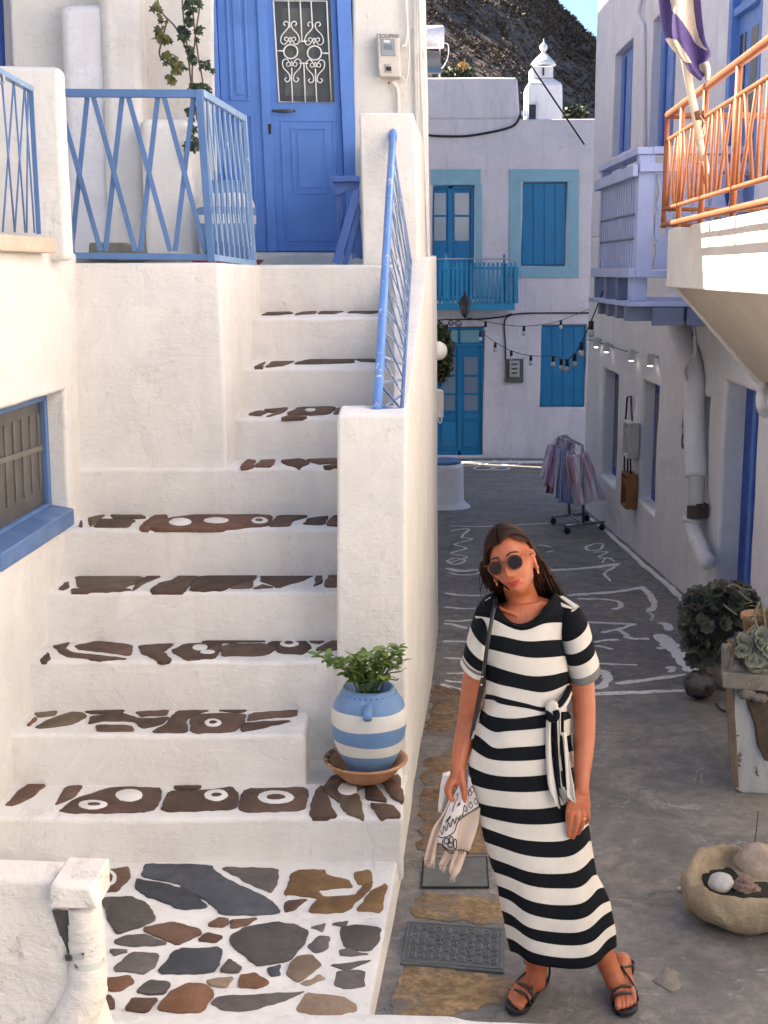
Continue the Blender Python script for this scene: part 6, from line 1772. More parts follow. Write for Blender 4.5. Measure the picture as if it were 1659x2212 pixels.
# ================================================================== ALLEY FLOOR DETAILS
def gz(p): return slope_z(p.y)
def gstone(name, pts, mat, proud=0.0015, **kw):
    return inset(name, [GS(*p) for p in pts], mat, None, proud=proud, depth=0.03, step=0.03, jit=0.024, rnd_=1, bevel=0.001, **kw)
def m_slab(name, c, c2):
    t = NT(name)
    a = t.mix(t.ramp(t.noise(6, 8, 0.7, dist=0.8), [(0.3, 0), (0.68, 1)]), c, c2)
    a = t.mix(t.ramp(t.noise(24, 7, 0.75), [(0.42, 0.7), (0.58, 0.0)]), a, tuple(Vector(c) * 0.45))
    a = t.mix(t.ramp(t.noise(17, 6, 0.7), [(0.62, 0.0), (0.70, 0.6)]), a, (0.50, 0.42, 0.31))
    a = t.mix(t.ramp(t.noise(4.2, 7, 0.72, dist=1.2), [(0.50, 0.0), (0.57, 0.85)]), a, (0.17, 0.155, 0.14))
    t.col(a).rough(0.85)
    b_ = t.bump(t.noise(7, 8, 0.7), 0.02, 0.7)
    t.bump(t.noise(50, 7, 0.75), 0.005, 0.9, b_)
    return t.m
OCHD = m_slab('ochre_worn_slab', (0.25, 0.155, 0.07), (0.46, 0.31, 0.15))
OCHD2 = m_slab('ochre_dark_slab', (0.17, 0.10, 0.05), (0.37, 0.235, 0.11))
kinds = 'ochre slabs worn into the alley floor'
gstone('floor_slab', [(934, 1476), (1002, 1490), (1000, 1600), (985, 1692), (914, 1694), (922, 1570)], OCHD2, label='brownish ochre slab in the floor behind the woman, farthest of the row', cat='slab', group=kinds)
gstone('floor_slab', [(914, 1704), (985, 1700), (1060, 1712), (1066, 1842), (904, 1848)], OCHD2, label='ochre slab under the hanging scarf', cat='slab', group=kinds)
gstone('floor_slab', [(896, 1942), (930, 1930), (1085, 1938), (1100, 1996), (888, 1984)], OCHD, label='narrow ochre slab between the two metal covers', cat='slab', group=kinds)
gstone('floor_slab', [(872, 2080), (1085, 2112), (1140, 2130), (1150, 2160), (1050, 2172), (960, 2190), (848, 2200), (852, 2160)], OCHD, label='large ochre slab in front of the patterned manhole cover', cat='slab', group=kinds)
gstone('floor_patch', [(1418, 2118), (1450, 2098), (1475, 2108), (1478, 2140), (1440, 2142)], m_stone('pale_patch', (0.22, 0.19, 0.15), (0.33, 0.29, 0.24), 0.004, 12), proud=0.0015, label='pale worn patch of old plaster beside the right sandal', cat='patch')
MAN = m_plain('cast_iron', (0.115, 0.12, 0.115), 0.6, 0.25, var=0.3, scale=9, bump=0.002)
MAN2 = m_plain('cast_iron_worn', (0.15, 0.155, 0.15), 0.5, 0.25, var=0.25, scale=14)
q = [GS(*p) for p in ((864, 2084), (1088, 2104), (1090, 2008), (880, 1992))]
t = thing('manhole_cover', 'rectangular iron cover with a raised key pattern in the alley floor', 'manhole cover', (q[0] + q[2]) / 2)
up = Vector((0, 0, 1))
MB().hexa([p - up * 0.02 for p in q], [p + up * 0.008 for p in q]).build('plate', MAN, t, bevel=0.003)
rel = MB()
def mq_(u, v): return q[0].lerp(q[1], u).lerp(q[3].lerp(q[2], u), v) + up * 0.008
def rib(a, b):
    A, B = mq_(*a), mq_(*b)
    d = (B - A)
    if d.length < 1e-6: return
    d.normalize()
    s = Vector((-d.y, d.x, 0)) * 0.0026
    A -= d * 0.0026; B += d * 0.0026
    rel.hexa([A - s, B - s, B + s, A + s], [p + up * 0.0035 for p in (A - s * .7, B - s * .7, B + s * .7, A + s * .7)])
for a, b in (((0.02, 0.05), (0.98, 0.05)), ((0.98, 0.05), (0.98, 0.95)), ((0.98, 0.95), (0.02, 0.95)), ((0.02, 0.95), (0.02, 0.05))): rib(a, b)
nx_, ny_ = 11, 5
for i in range(nx_):
    for j in range(ny_):
        ox, oy, w, h = 0.06 + i * 0.88 / nx_, 0.12 + j * 0.78 / ny_, 0.88 / nx_, 0.78 / ny_
        f = (i + j) % 2
        P = [(0.08, 0.1), (0.08, 0.9), (0.85, 0.9), (0.85, 0.35), (0.45, 0.35), (0.45, 0.62)] if f else [(0.9, 0.9), (0.9, 0.1), (0.12, 0.1), (0.12, 0.65), (0.55, 0.65), (0.55, 0.38)]
        P = [(ox + a * w, oy + b * h) for a, b in P]
        for a, b in zip(P, P[1:]): rib(a, b)
rel.build('relief', MAN2, t)
q2 = [GS(*p) for p in ((912, 1916), (1053, 1916), (1049, 1853), (917, 1857))]
t = thing('manhole_cover', 'smaller plain grey cover in the floor below the scarf', 'manhole cover', (q2[0] + q2[2]) / 2)
MB().hexa([p - up * 0.02 for p in q2], [p + up * 0.005 for p in q2]).build('plate', m_plain('plain_cover', (0.125, 0.125, 0.115), 0.75, var=0.2, scale=14, bump=0.002), t, bevel=0.002)
cen = (q2[0] + q2[2]) / 2
for a, b in zip(q2, q2[1:] + q2[:1]):
    A, B = cen + (a - cen) * 1.035, cen + (b - cen) * 1.035
    MB().tube([A + up * 0.001, B + up * 0.001], 0.004, 4).build('joint', BLACK_RUB, t)
hc = GS(1331, 2093)
t = thing('drain_hole', 'small dark round drain hole in the floor by the hem of the dress', 'drain', hc)
MB().lathe([(0.0, 0.002), (0.043, 0.002), (0.045, 0.006), (0.055, 0.006), (0.06, 0.0), (0.0, 0.0)], hc + Vector((0, 0, 0.001)), 18).build('hole', m_plain('hole_dark', (0.008, 0.008, 0.008), 0.9), t)
# painted lettering and lines, worn
def m_road():
    t = NT('worn_road_paint')
    w = t.ramp(t.noise(18, 6, 0.7), [(0.30, 0.0), (0.44, 1.0)])
    w = t.mix(t.ramp(t.noise(70, 4, 0.7), [(0.35, 0.35), (0.5, 0.0)]), w, (0, 0, 0))
    t.col(t.mix(w, (0.24, 0.225, 0.21), (0.74, 0.72, 0.69))).rough(0.85)
    t.bump(t.noise(50, 5), 0.003, 0.6)
    return t.m
ROADP = m_road()
c6 = lambda x, y: GS(833.4 + x * .4976, 1096.6 + y * .4976)
c4 = lambda x, y: GS(833.4 + x * .4976, 526.4 + y * .4976)
paint = thing('painted_writing', 'worn white painted lines and loops of lettering on the grey alley floor', 'floor painting', c6(600, 400))
STR = [([(275, 78), (420, 82), (620, 72), (725, 68)], 6), ([(280, 100), (360, 92), (330, 125), (372, 136), (300, 158), (350, 176), (285, 195), (352, 214), (272, 238)], 5), ([(265, 262), (330, 275), (430, 268), (560, 272), (700, 272), (900, 258), (1015, 240)], 13), ([(1015, 240), (985, 262), (950, 285), (975, 318)], 6),
       ([(255, 370), (330, 378), (420, 378)], 9), ([(255, 428), (330, 437), (400, 437)], 8), ([(255, 490), (320, 492), (390, 485)], 8), ([(255, 502), (300, 508), (350, 523)], 8), ([(250, 578), (350, 580)], 9), ([(255, 650), (345, 656)], 8), ([(265, 720), (330, 717), (365, 708)], 8), ([(255, 750), (335, 760)], 7), ([(243, 766), (290, 782), (345, 792)], 13),
       ([(790, 382), (900, 372), (1010, 362), (1125, 343)], 18), ([(1110, 340), (1155, 390), (1165, 425), (1140, 452)], 10), ([(830, 395), (950, 398), (1015, 410), (1020, 430), (990, 440)], 9), ([(880, 495), (985, 500), (1085, 505)], 9), ([(1085, 503), (1010, 525), (935, 540)], 8), ([(1000, 522), (1040, 545), (1060, 565), (1145, 566)], 10), ([(905, 582), (960, 574), (1015, 572)], 9), ([(912, 598), (950, 606), (985, 614)], 9), ([(905, 672), (1000, 676), (1095, 680)], 9), ([(1000, 762), (1120, 748), (1305, 724)], 12), ([(795, 820), (900, 806), (1090, 798), (1300, 790)], 17), ([(1185, 545), (1245, 605), (1290, 655), (1335, 712)], 34), ([(905, 702), (945, 710), (962, 738), (945, 768), (905, 782)], 14),
       ([(870, 168), (910, 156), (942, 158), (930, 180), (880, 184), (868, 168)], 5), ([(900, 192), (965, 190), (925, 212), (985, 218)], 5), ([(940, 238), (960, 215), (995, 232)], 4), ([(1190, 498), (1225, 510), (1230, 530)], 16), ([(1185, 612), (1215, 606)], 9), ([(1215, 695), (1250, 690), (1235, 712)], 8), ([(660, 160), (720, 170)], 6), ([(700, 190), (730, 185)], 6), ([(1145, 455), (1160, 470), (1150, 490)], 5), ([(1290, 606), (1320, 604)], 5), ([(262, 232), (300, 246), (345, 230), (300, 218), (262, 232)], 5), ([(268, 280), (320, 292), (390, 288), (420, 275)], 6)]
for pts, w in STR:
    P = [c6(*p) for p in pts]
    ww = w * .4976 * mpp(P[0]) * (3.6 if 7 <= w < 16 else 2.8)
    ribbon('stroke', P, ww, ROADP, paint, lift=0.003, jit=0.014, surf=lambda q: ground_z(q.x, q.y), n=9)
for cx, cy, rx, ry in ((370, 958, 40, 8), (425, 975, 42, 8), (480, 960, 45, 9), (545, 955, 40, 8), (510, 940, 35, 7), (440, 945, 35, 7), (395, 942, 30, 5), (500, 976, 36, 7)):
    P = [c4(cx + rx * math.cos(k * .524), cy + ry * math.sin(k * .524)) for k in range(13)]
    ribbon('stroke', P, 0.05, ROADP, paint, lift=0.006, jit=0.01, surf=lambda q: slope_z(q.y), n=3)
for cx, cy in ((430, 1060), (560, 1075), (640, 1010)):
    pass
ribbon('painted_line', [V(x, 990, 22.0).xy.to_3d() for x in (946, 1000, 1100, 1200, 1280)], 0.35, WHITE_PAINT, paint, lift=0.02, jit=0.03, surf=lambda q: slope_z(min(q.y, 22.6)), n=6)

# ================================================================== STRING LIGHTS
def string(label, pts, bulbs, r=0.0055):
    c = V(*pts[len(pts) // 2])
    t = thing('string_lights', label, 'string lights', c)
    rod('cable', smoothpts([V(*p) for p in pts], 6), r, BLACK_RUB, t, 5)
    for (x, y, Y) in bulbs:
        p = V(x, y, Y)
        MB().lathe([(0, 0.0), (0.022, 0.0), (0.022, -0.075), (0, -0.075)], p, 8).build('socket', BLACK_RUB, t, smooth=True)
        b = MB().lathe([(0, -0.075), (0.022, -0.08), (0.029, -0.10), (0.031, -0.118), (0.024, -0.138), (0, -0.148)], p, 10).build('bulb', m_bulb, t, smooth=True)
m_bulb = m_glass('clear_bulb', (0.42, 0.43, 0.45), 0.08)
m_bulb_on = m_emit('lit_bulb', (1.0, 0.98, 0.95), 2.5)
X4 = lambda x, y, Y: (833.4 + x * .4976, 526.4 + y * .4976, Y)
string('upper string of bulbs drooping across the turquoise house front', [X4(340, 318, 20), X4(433, 338, 20), X4(520, 352, 20), X4(600, 358, 20), X4(690, 350, 20.4), X4(760, 333, 20.8), X4(868, 290, 21.5), X4(900, 280, 21.8)], [X4(433, 340, 20), X4(600, 358, 20), X4(760, 332, 20.8)])
string('lower string of bulbs swooping up to the lavender balcony', [X4(405, 378, 21), X4(475, 428, 20.4), X4(545, 465, 19.8), X4(630, 486, 19), X4(727, 488, 17), X4(762, 500, 16), X4(788, 502, 15), X4(820, 478, 14), X4(850, 428, 12.8), X4(892, 335, 11.4), X4(943, 208, 10.5)], [X4(410, 384, 21), X4(475, 430, 20.4), X4(545, 466, 19.8), X4(630, 486, 19), X4(727, 487, 17), X4(762, 500, 16), X4(788, 502, 15), X4(820, 478, 14), X4(850, 428, 12.8), X4(892, 335, 11.4)])

# ================================================================== CLOTHES RACK
ck = lambda x, y: (1140.5 + x * .1375, 912.4 + y * .1375)
def gk(x, y): return GS(*ck(x, y))
n0, n1, f0, f1 = gk(590, 1755), gk(1185, 1690), gk(375, 1600), gk(945, 1550)
nm, fm = gk(870, 1725), gk(655, 1575)
t = thing('clothes_rack', 'chrome clothes rack on black castors standing by the lilac wall', 'clothes rack', (n0 + f1) / 2)
hz = 0.09
CHR = m_plain('rack_chrome', (0.30, 0.30, 0.31), 0.3, 0.9)
for a, b in ((n0, n1), (f0, f1)):
    rod('foot_bar', [a + up * hz, b + up * hz], 0.018, CHR, t, 8)
    for p in (a, b):
        cst = MB().ball(p.lerp((a + b) / 2, 0.08) + up * 0.035, 0.036, 12, 8).build('castor', BLACK_RUB, t, smooth=True)
rod('cross_bar', [nm + up * hz, fm + up * hz], 0.015, CHR, t, 8)
tn = Vector((nm.x, nm.y, V(*ck(880, 360), nm.y).z)); tf = Vector((fm.x, fm.y, V(*ck(510, 215), fm.y).z))
tn.x = V(*ck(850, 400), nm.y).x
tf.x = V(*ck(560, 250), fm.y).x
rod('upright', [nm + up * hz, tn], 0.016, CHR, t, 8)
rod('upright', [fm + up * hz, tf], 0.016, CHR, t, 8)
rod('top_rail', [tn, tf], 0.013, CHR, t, 8)
def m_cloth(name, a, b, sc=40):
    t = NT(name)
    n1_ = t.ramp(t.noise(1.0, 2, 0.5, vec=t.scaled((16, 16, 1.5))), [(0.42, 0.0), (0.50, 1.0)])
    t.col(t.mix(n1_, tuple(min(0.8, c * 1.55) for c in a), tuple(min(0.8, c * 1.55) for c in b))).rough(0.9)
    t.bump(t.noise(220, 3), 0.0008, 0.4)
    return t.m
GARM = [('pale lavender grey dress hanging at the far end of the clothes rack', [(330, 340), (440, 380)], [(215, 860), (300, 870)], 0.92, ((0.38, 0.35, 0.46), (0.46, 0.42, 0.52)), -0.02),
        ('pink and lavender dress hanging second from the far end of the rack', [(380, 330), (470, 380)], [(255, 1000), (420, 1020)], 0.8, ((0.48, 0.31, 0.44), (0.42, 0.34, 0.46)), -0.05),
        ('short rust pink skirt showing low between the dresses on the rack', [(400, 560), (450, 560)], [(315, 1120), (425, 1100)], 0.75, ((0.26, 0.10, 0.11), (0.34, 0.17, 0.19)), 0.02),
        ('lavender tops bunched at the crown of the rack', [(480, 215), (720, 330)], [(400, 560), (700, 560)], 0.7, ((0.30, 0.25, 0.40), (0.42, 0.36, 0.50)), 0.05),
        ('pale blue dress hanging in the middle of the rack', [(470, 400), (560, 420)], [(430, 1170), (530, 1260)], 0.5, ((0.42, 0.42, 0.55), (0.38, 0.36, 0.50)), -0.03),
        ('denim blue dress hanging beside the pale blue one', [(540, 430), (620, 440)], [(510, 1260), (710, 1280)], 0.42, ((0.20, 0.24, 0.38), (0.30, 0.32, 0.46)), -0.02),
        ('orange scarf hanging in front of the pink dress', [(600, 560), (640, 560)], [(690, 950), (750, 970)], 0.22, ((0.44, 0.19, 0.11), (0.50, 0.28, 0.2)), -0.1),
        ('pink and white checked dress at the near end of the rack', [(590, 520), (930, 480)], [(770, 1320), (1180, 1200)], 0.12, ((0.50, 0.26, 0.37), (0.60, 0.48, 0.58)), -0.08)]
def garment(label, top, bot, f, cols, dy, seed):
    p = tn.lerp(tf, f)
    Yg = p.y + dy
    m = m_cloth('cloth', *cols)
    vs, fs = [], []
    nu, nv = 22, 14
    for j in range(nv + 1):
        v = j / nv
        for i in range(nu + 1):
            u = i / nu
            a = Vector(top[0]).lerp(Vector(top[1]), u)
            b = Vector(bot[0]).lerp(Vector(bot[1]), u)
            x, y = a.lerp(b, v ** 0.9)
            x += (u - 0.5) * (40 + 46 * v)
            y += (10 * math.sin(u * 9 + seed)) * v
            dep = 0.055 * math.sin(u * (11 + seed % 4) + seed + v * 1.2) * (0.3 + v) + 0.02 * math.sin(u * 23 + seed)
            bow = 0.10 * (2 * u - 1) ** 2 * v
            vs.append(V(*ck(x, y), Yg + dep + bow))
    for j in range(nv):
        for i in range(nu):
            k = j * (nu + 1) + i
            fs.append((k, k + 1, k + nu + 2, k + nu + 1))
    tt = thing('garment', label, 'clothing', p, 'clothes hanging on the rack')
    o = mk('cloth', vs, fs, m, tt, smooth=True, subsurf=1)
    s = o.modifiers.new('th', 'SOLIDIFY'); s.thickness = 0.006
    h0 = V(*ck(*(Vector(top[0]).lerp(Vector(top[1]), 0.5))), Yg)
    rod('hanger', [V(*ck(*top[0]), Yg), h0 + Vector((0, 0, 0.06)), V(*ck(*top[1]), Yg)], 0.006, IRON_WHITE, tt, 5)
    rod('hook', [h0 + Vector((0, 0, 0.06)), Vector((p.x, p.y, p.z + 0.02))], 0.004, STEEL, tt, 5)
    return tt
for i, g in enumerate(GARM): garment(*g, seed=i * 1.7)
pl = [t_ for t_ in bpy.data.objects if t_.get('label', '').startswith('pink and white checked')][0]

# ================================================================== PLANTS AND STONES ON THE RIGHT
def petal_mesh(name, mat, L=0.05, n1=8, n2=6):
    vs, fs = [], []
    def petal(a, l, w, tilt, z):
        b = len(vs)
        prof = [(0.15, 0.25), (0.45, 0.75), (0.75, 1.0), (0.92, 0.7), (1.0, 0.12)]
        for t_, ww in prof:
            rr_ = l * t_ * math.cos(tilt)
            zz = z + l * t_ * math.sin(tilt) + 0.12 * l * t_ * t_
            for s in (-1, 0, 1):
                vs.append((rr_ * math.cos(a) - s * w * ww * math.sin(a), rr_ * math.sin(a) + s * w * ww * math.cos(a), zz + abs(s) * 0.12 * w))
        for i in range(len(prof) - 1):
            for k in (0, 1):
                fs.append((b + 3 * i + k, b + 3 * i + k + 1, b + 3 * i + k + 4, b + 3 * i + k + 3))
    for i in range(n1): petal(2 * math.pi * i / n1, L, L * 0.30, 0.35, 0)
    for i in range(n2): petal(2 * math.pi * (i + 0.5) / n2, L * 0.72, L * 0.26, 0.75, 0.004)
    for i in range(4): petal(2 * math.pi * (i + 0.2) / 4, L * 0.42, L * 0.18, 1.1, 0.006)
    me = bpy.data.meshes.new(name)
    me.from_pydata(vs, [], fs)
    for p in me.polygons: p.use_smooth = True
    me.materials.append(mat)
    return me
AEO = m_leaf('aeonium_leaf', (0.034, 0.038, 0.030), (0.10, 0.10, 0.08), 0.5)
ECH = m_leaf('echeveria_leaf', (0.17, 0.18, 0.14), (0.28, 0.28, 0.22), 0.55)
rosA = petal_mesh('rosette', AEO, 0.055)
rosB = petal_mesh('rosette', ECH, 0.04, 9, 7)
gb = GS(1511, 1508)
cB_ = V(1511, 1478, gb.y)
t = thing('wrapped_ball', 'purple brown plastic wrapped ball of soil on the floor under the dark succulent', 'plant bag', gb)
def m_bag():
    t = NT('bag_plastic')
    n_ = t.noise(9, 6, 0.7, dist=1.0)
    t.col(t.mix(t.ramp(n_, [(0.4, 0.0), (0.6, 1.0)]), (0.025, 0.016, 0.017), (0.10, 0.075, 0.08))).rough(0.25)
    t.bump(t.noise(14, 5, 0.6, dist=1.5), 0.012, 0.9)
    return t.m
s = mpp(cB_)
MB().ball(Vector((cB_.x, cB_.y, gb.z + 31 * s)), 35 * s, 26, 18, sc=(1, 1, 0.88), rough=0.12, seed=3, freq=2.5).build('bag', m_bag(), t, smooth=True)
YS_ = gb.y + 0.10
st0 = V(1533, 1505, YS_)
t = thing('succulent_bush', 'dark grey green succulent bush of many rosettes on a bare stem at the right', 'plant', st0)
rod('stem', smoothpts([st0, V(1526, 1470, YS_), V(1518, 1430, YS_), V(1535, 1380, YS_)], 5), 0.018, m_plain('succulent_stem', (0.15, 0.11, 0.095), 0.85), t, 8)
rr = random.Random(21)
cen_ = [((1540, 1345), 66, 66), ((1570, 1300), 55, 36), ((1520, 1400), 38, 34), ((1515, 1310), 36, 34), ((1600, 1320), 42, 36)]
cnt_ = 0
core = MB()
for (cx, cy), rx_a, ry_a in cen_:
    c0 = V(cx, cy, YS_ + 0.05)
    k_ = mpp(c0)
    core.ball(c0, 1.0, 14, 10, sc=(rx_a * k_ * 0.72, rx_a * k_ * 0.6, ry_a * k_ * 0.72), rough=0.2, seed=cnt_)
    for k in range(30):
        a = rr.uniform(-3.4, 0.5); ph = rr.uniform(-1.0, 1.35)
        d = Vector((math.cos(a) * math.cos(ph), math.sin(a) * math.cos(ph), math.sin(ph)))
        p = c0 + Vector((d.x * rx_a * k_ * 0.9, d.y * rx_a * k_ * 0.75, d.z * ry_a * k_ * 0.9))
        o = bpy.data.objects.new('rosette', rosA)
        COL.objects.link(o)
        dd = (d + Vector((0, -0.35, 0.25)) + Vector((rr.gauss(0, .25), rr.gauss(0, .25), rr.gauss(0, .25)))).normalized()
        o.rotation_euler = dd.to_track_quat('Z', 'Y').to_euler()
        s_ = rr.uniform(0.75, 1.25)
        o.scale = (s_,) * 3
        o.location = p - wloc(t)
        o.parent = t
        cnt_ += 1
core.build('shadow_core', m_plain('succulent_shadow', (0.02, 0.022, 0.018), 0.9), t, smooth=True)  # dark lumpy core painting the shade between the rosettes
STK = m_plain('pale_stalk', (0.17, 0.15, 0.11), 0.8)
for P in ([(1570, 1268), (1585, 1262), (1605, 1272), (1632, 1275)], [(1595, 1276), (1610, 1290), (1625, 1300)], [(1562, 1305), (1575, 1316), (1592, 1328)]):
    rod('stalk', smoothpts([V(x, y, YS_ - 0.2) for x, y in P], 5), 0.006, STK, t, 6)

# peeling whitewashed block planter
YPL = 5.85
pb = GS(1640, 1722)
def pt(x, y, dy=0.0):
    p = V(x, y, YPL)
    return Vector((p.x * (YPL + dy) / YPL, YPL + dy, p.z))
pl_ = thing('stone_planter', 'peeling whitewashed planter block with a broken stone top at the right edge', 'planter', pb)
def m_peel():
    t = NT('peeling_whitewash')
    n_ = t.noise(5, 7, 0.65, dist=1.0)
    c_ = t.mix(t.ramp(t.noise(1, 5, 0.6, vec=t.scaled((14, 14, 2))), [(0.35, 0), (0.7, 1)]), (0.36, 0.36, 0.36), (0.52, 0.51, 0.50))
    c_ = t.mix(t.ramp(n_, [(0.585, 0.0), (0.61, 1.0)]), c_, (0.15, 0.11, 0.085))
    t.col(c_).rough(0.8)
    b_ = t.bump(t.ramp(n_, [(0.62, 1.0), (0.66, 0.0)]), 0.01, 0.8)
    t.bump(t.noise(20, 6, 0.7), 0.01, 0.8, b_)
    return t.m
PEEL = m_peel()
RAWB = m_stone('raw_rubble', (0.055, 0.035, 0.025), (0.12, 0.08, 0.055), 0.012, 9)
block('body', [pt(1592, 1712), pt(1760, 1724), pt(1760, 1724, 0.4), pt(1578, 1700, 0.4)], [pt(1572, 1470), pt(1760, 1478), pt(1760, 1478, 0.4), pt(1562, 1462, 0.4)], PEEL, pl_, cell=0.035, amp=0.012, bevel=0.015)
MB().prism([pt(1609, 1488, -0.03), pt(1700, 1490, -0.03), pt(1700, 1632, -0.03), pt(1655, 1640, -0.03), pt(1640, 1610, -0.03), pt(1632, 1560, -0.03), pt(1620, 1530, -0.03)], (0, 0.05, 0)).build('broken_face', RAWB, pl_, bevel=0.004, seg=1)
block('flank', [pt(1580, 1690, -0.004), pt(1597, 1700, -0.018), pt(1597, 1700, 0.05), pt(1580, 1690, 0.06)], [pt(1566, 1476, -0.004), pt(1586, 1480, -0.018), pt(1586, 1480, 0.05), pt(1566, 1476, 0.06)], m_stone('planter_flank', (0.17, 0.115, 0.075), (0.27, 0.19, 0.13), 0.006, 10), pl_, cell=0.03, amp=0.008, bevel=0.008)
CEM = m_stone('cement_top', (0.16, 0.14, 0.12), (0.26, 0.235, 0.205), 0.008, 9)
block('top_slab', [pt(1562, 1480, -0.05), pt(1760, 1500, -0.05), pt(1760, 1500, 0.45), pt(1556, 1478, 0.45)], [pt(1560, 1446, -0.05), pt(1760, 1462, -0.05), pt(1760, 1462, 0.45), pt(1556, 1444, 0.45)], CEM, pl_, cell=0.035, amp=0.016, bevel=0.01)
MB().ball(pt(1583, 1448, 0.02), 0.05, 16, 12, rough=0.3, seed=8, sc=(1.2, 1, 0.9)).ball(pt(1612, 1492, -0.04), 0.035, 14, 10, rough=0.4, seed=9, sc=(1.2, 1, 0.8)).ball(pt(1640, 1500, -0.05), 0.03, 14, 10, rough=0.4, seed=2, sc=(1.4, 1, 0.7)).build('rubble', CEM, pl_, smooth=True)
# pots on the planter
ztop = pt(1600, 1452).z
def simple_pot(label, x, y, r, h, mat, Y, tilt=0.0):
    c = V(x, y, Y)
    t = thing('clay_pot', label, 'pot', c)
    ax_ = Vector((math.sin(tilt), 0, math.cos(tilt)))
    MB().lathe([(0, 0), (r * 0.7, 0), (r * 0.95, h * 0.8), (r * 1.06, h * 0.82), (r * 1.08, h), (r * 0.95, h), (r * 0.9, h * 0.85), (0, h * 0.8)], c, 24, axis=ax_).build('body', mat, t, smooth=True)
    return t
CLAY = m_stone('old_clay', (0.26, 0.145, 0.075), (0.40, 0.24, 0.14), 0.004, 12)
simple_pot('cracked clay pot on the left end of the planter top', 1597, 1440, 0.055, 0.12, CLAY, 5.95)
simple_pot('wide clay pot behind the pale rosettes on the planter', 1640, 1395, 0.09, 0.16, CLAY, 6.12)
simple_pot('brown mossy pot at the picture edge on the planter', 1668, 1440, 0.085, 0.26, m_stone('mossy_clay', (0.10, 0.06, 0.025), (0.22, 0.13, 0.06), 0.01, 14), 5.9)
t = thing('rosette_succulent', 'pale grey green rosettes spilling over the planter edge', 'plant', V(1640, 1430, 5.84))
for k in range(34):
    x = rr.uniform(1596, 1668); y = rr.uniform(1372, 1444)
    if x < 1612 and y > 1410: y = rr.uniform(1380, 1410)
    o = bpy.data.objects.new('rosette', rosB); COL.objects.link(o)
    o.rotation_euler = (Vector((rr.gauss(-0.1, .3), -0.8, 0.55 + rr.gauss(0, .25)))).to_track_quat('Z', 'Y').to_euler()
    s_ = rr.uniform(0.6, 1.2); o.scale = (s_,) * 3
    o.location = V(x, y, 5.86 - rr.uniform(0, 0.07)) - wloc(t); o.parent = t
for P in ([(1570, 1440), (1566, 1420), (1572, 1400)], [(1575, 1452), (1580, 1425), (1588, 1400), (1584, 1385)], [(1600, 1400), (1612, 1370), (1630, 1350)], [(1655, 1380), (1652, 1340), (1648, 1310)], [(1640, 1370), (1630, 1330), (1640, 1300)]):
    rod('stalk', smoothpts([V(x, y, 5.83) for x, y in P], 5), 0.006, STK, t, 6)
t = thing('spiky_succulent', 'yellowish green leafy succulent at the picture edge above the pots', 'plant', V(1655, 1340, 6.0))
mm = leaf_mesh('leaf', 0.06, 0.02, m_leaf('yellow_green', (0.10, 0.11, 0.04), (0.22, 0.22, 0.08)))
for k in range(46):
    p = V(rr.uniform(1625, 1672), rr.uniform(1300, 1400), 6.0 + rr.uniform(-0.08, 0.1))
    put(mm, 'leaf', t, p, (rr.gauss(0, 1), rr.gauss(-0.3, .6), rr.gauss(0.4, .6)), s=rr.uniform(0.5, 1.1))
rod('stem', [V(1655, 1400, 6.0), V(1650, 1320, 6.0)], 0.012, STK, t, 6)
# white bag/pot behind the planter
c = GS(1562, 1484)
t = thing('pale_pot', 'pale rounded pot on the floor between the wrapped ball and the planter', 'pot', c)
MB().lathe([(0, 0), (0.07, 0), (0.115, 0.06), (0.12, 0.13), (0.09, 0.20), (0.075, 0.21), (0, 0.19)], c, 24).build('body', m_stone('pale_cement', (0.30, 0.27, 0.25), (0.42, 0.38, 0.35), 0.004, 10), t, smooth=True)

# rough stone trough with pebbles
tz = GS(1590, 2022)
TY = 4.62
ct = Vector((V(1606, 1950, TY).x, TY, 0.0))
t = thing('stone_trough', 'rough hollowed ochre stone trough on the floor at the right edge', 'trough', ct)
def m_trough():
    t = NT('trough_stone')
    n_ = t.noise(6, 8, 0.7, dist=0.8)
    c_ = t.mix(t.ramp(n_, [(0.3, 0), (0.7, 1)]), (0.25, 0.18, 0.10), (0.45, 0.355, 0.235))
    c_ = t.mix(t.ramp(t.noise(25, 7, 0.75), [(0.60, 0), (0.70, 0.7)]), c_, (0.09, 0.065, 0.045))
    c_ = t.mix(t.ramp(t.noise(11, 6, 0.7), [(0.62, 0), (0.70, 0.6)]), c_, (0.45, 0.39, 0.30))
    t.col(c_).rough(0.9)
    b_ = t.bump(t.noise(9, 8, 0.7), 0.03, 0.8)
    t.bump(t.noise(45, 7, 0.75), 0.008, 0.9, b_)
    return t.m
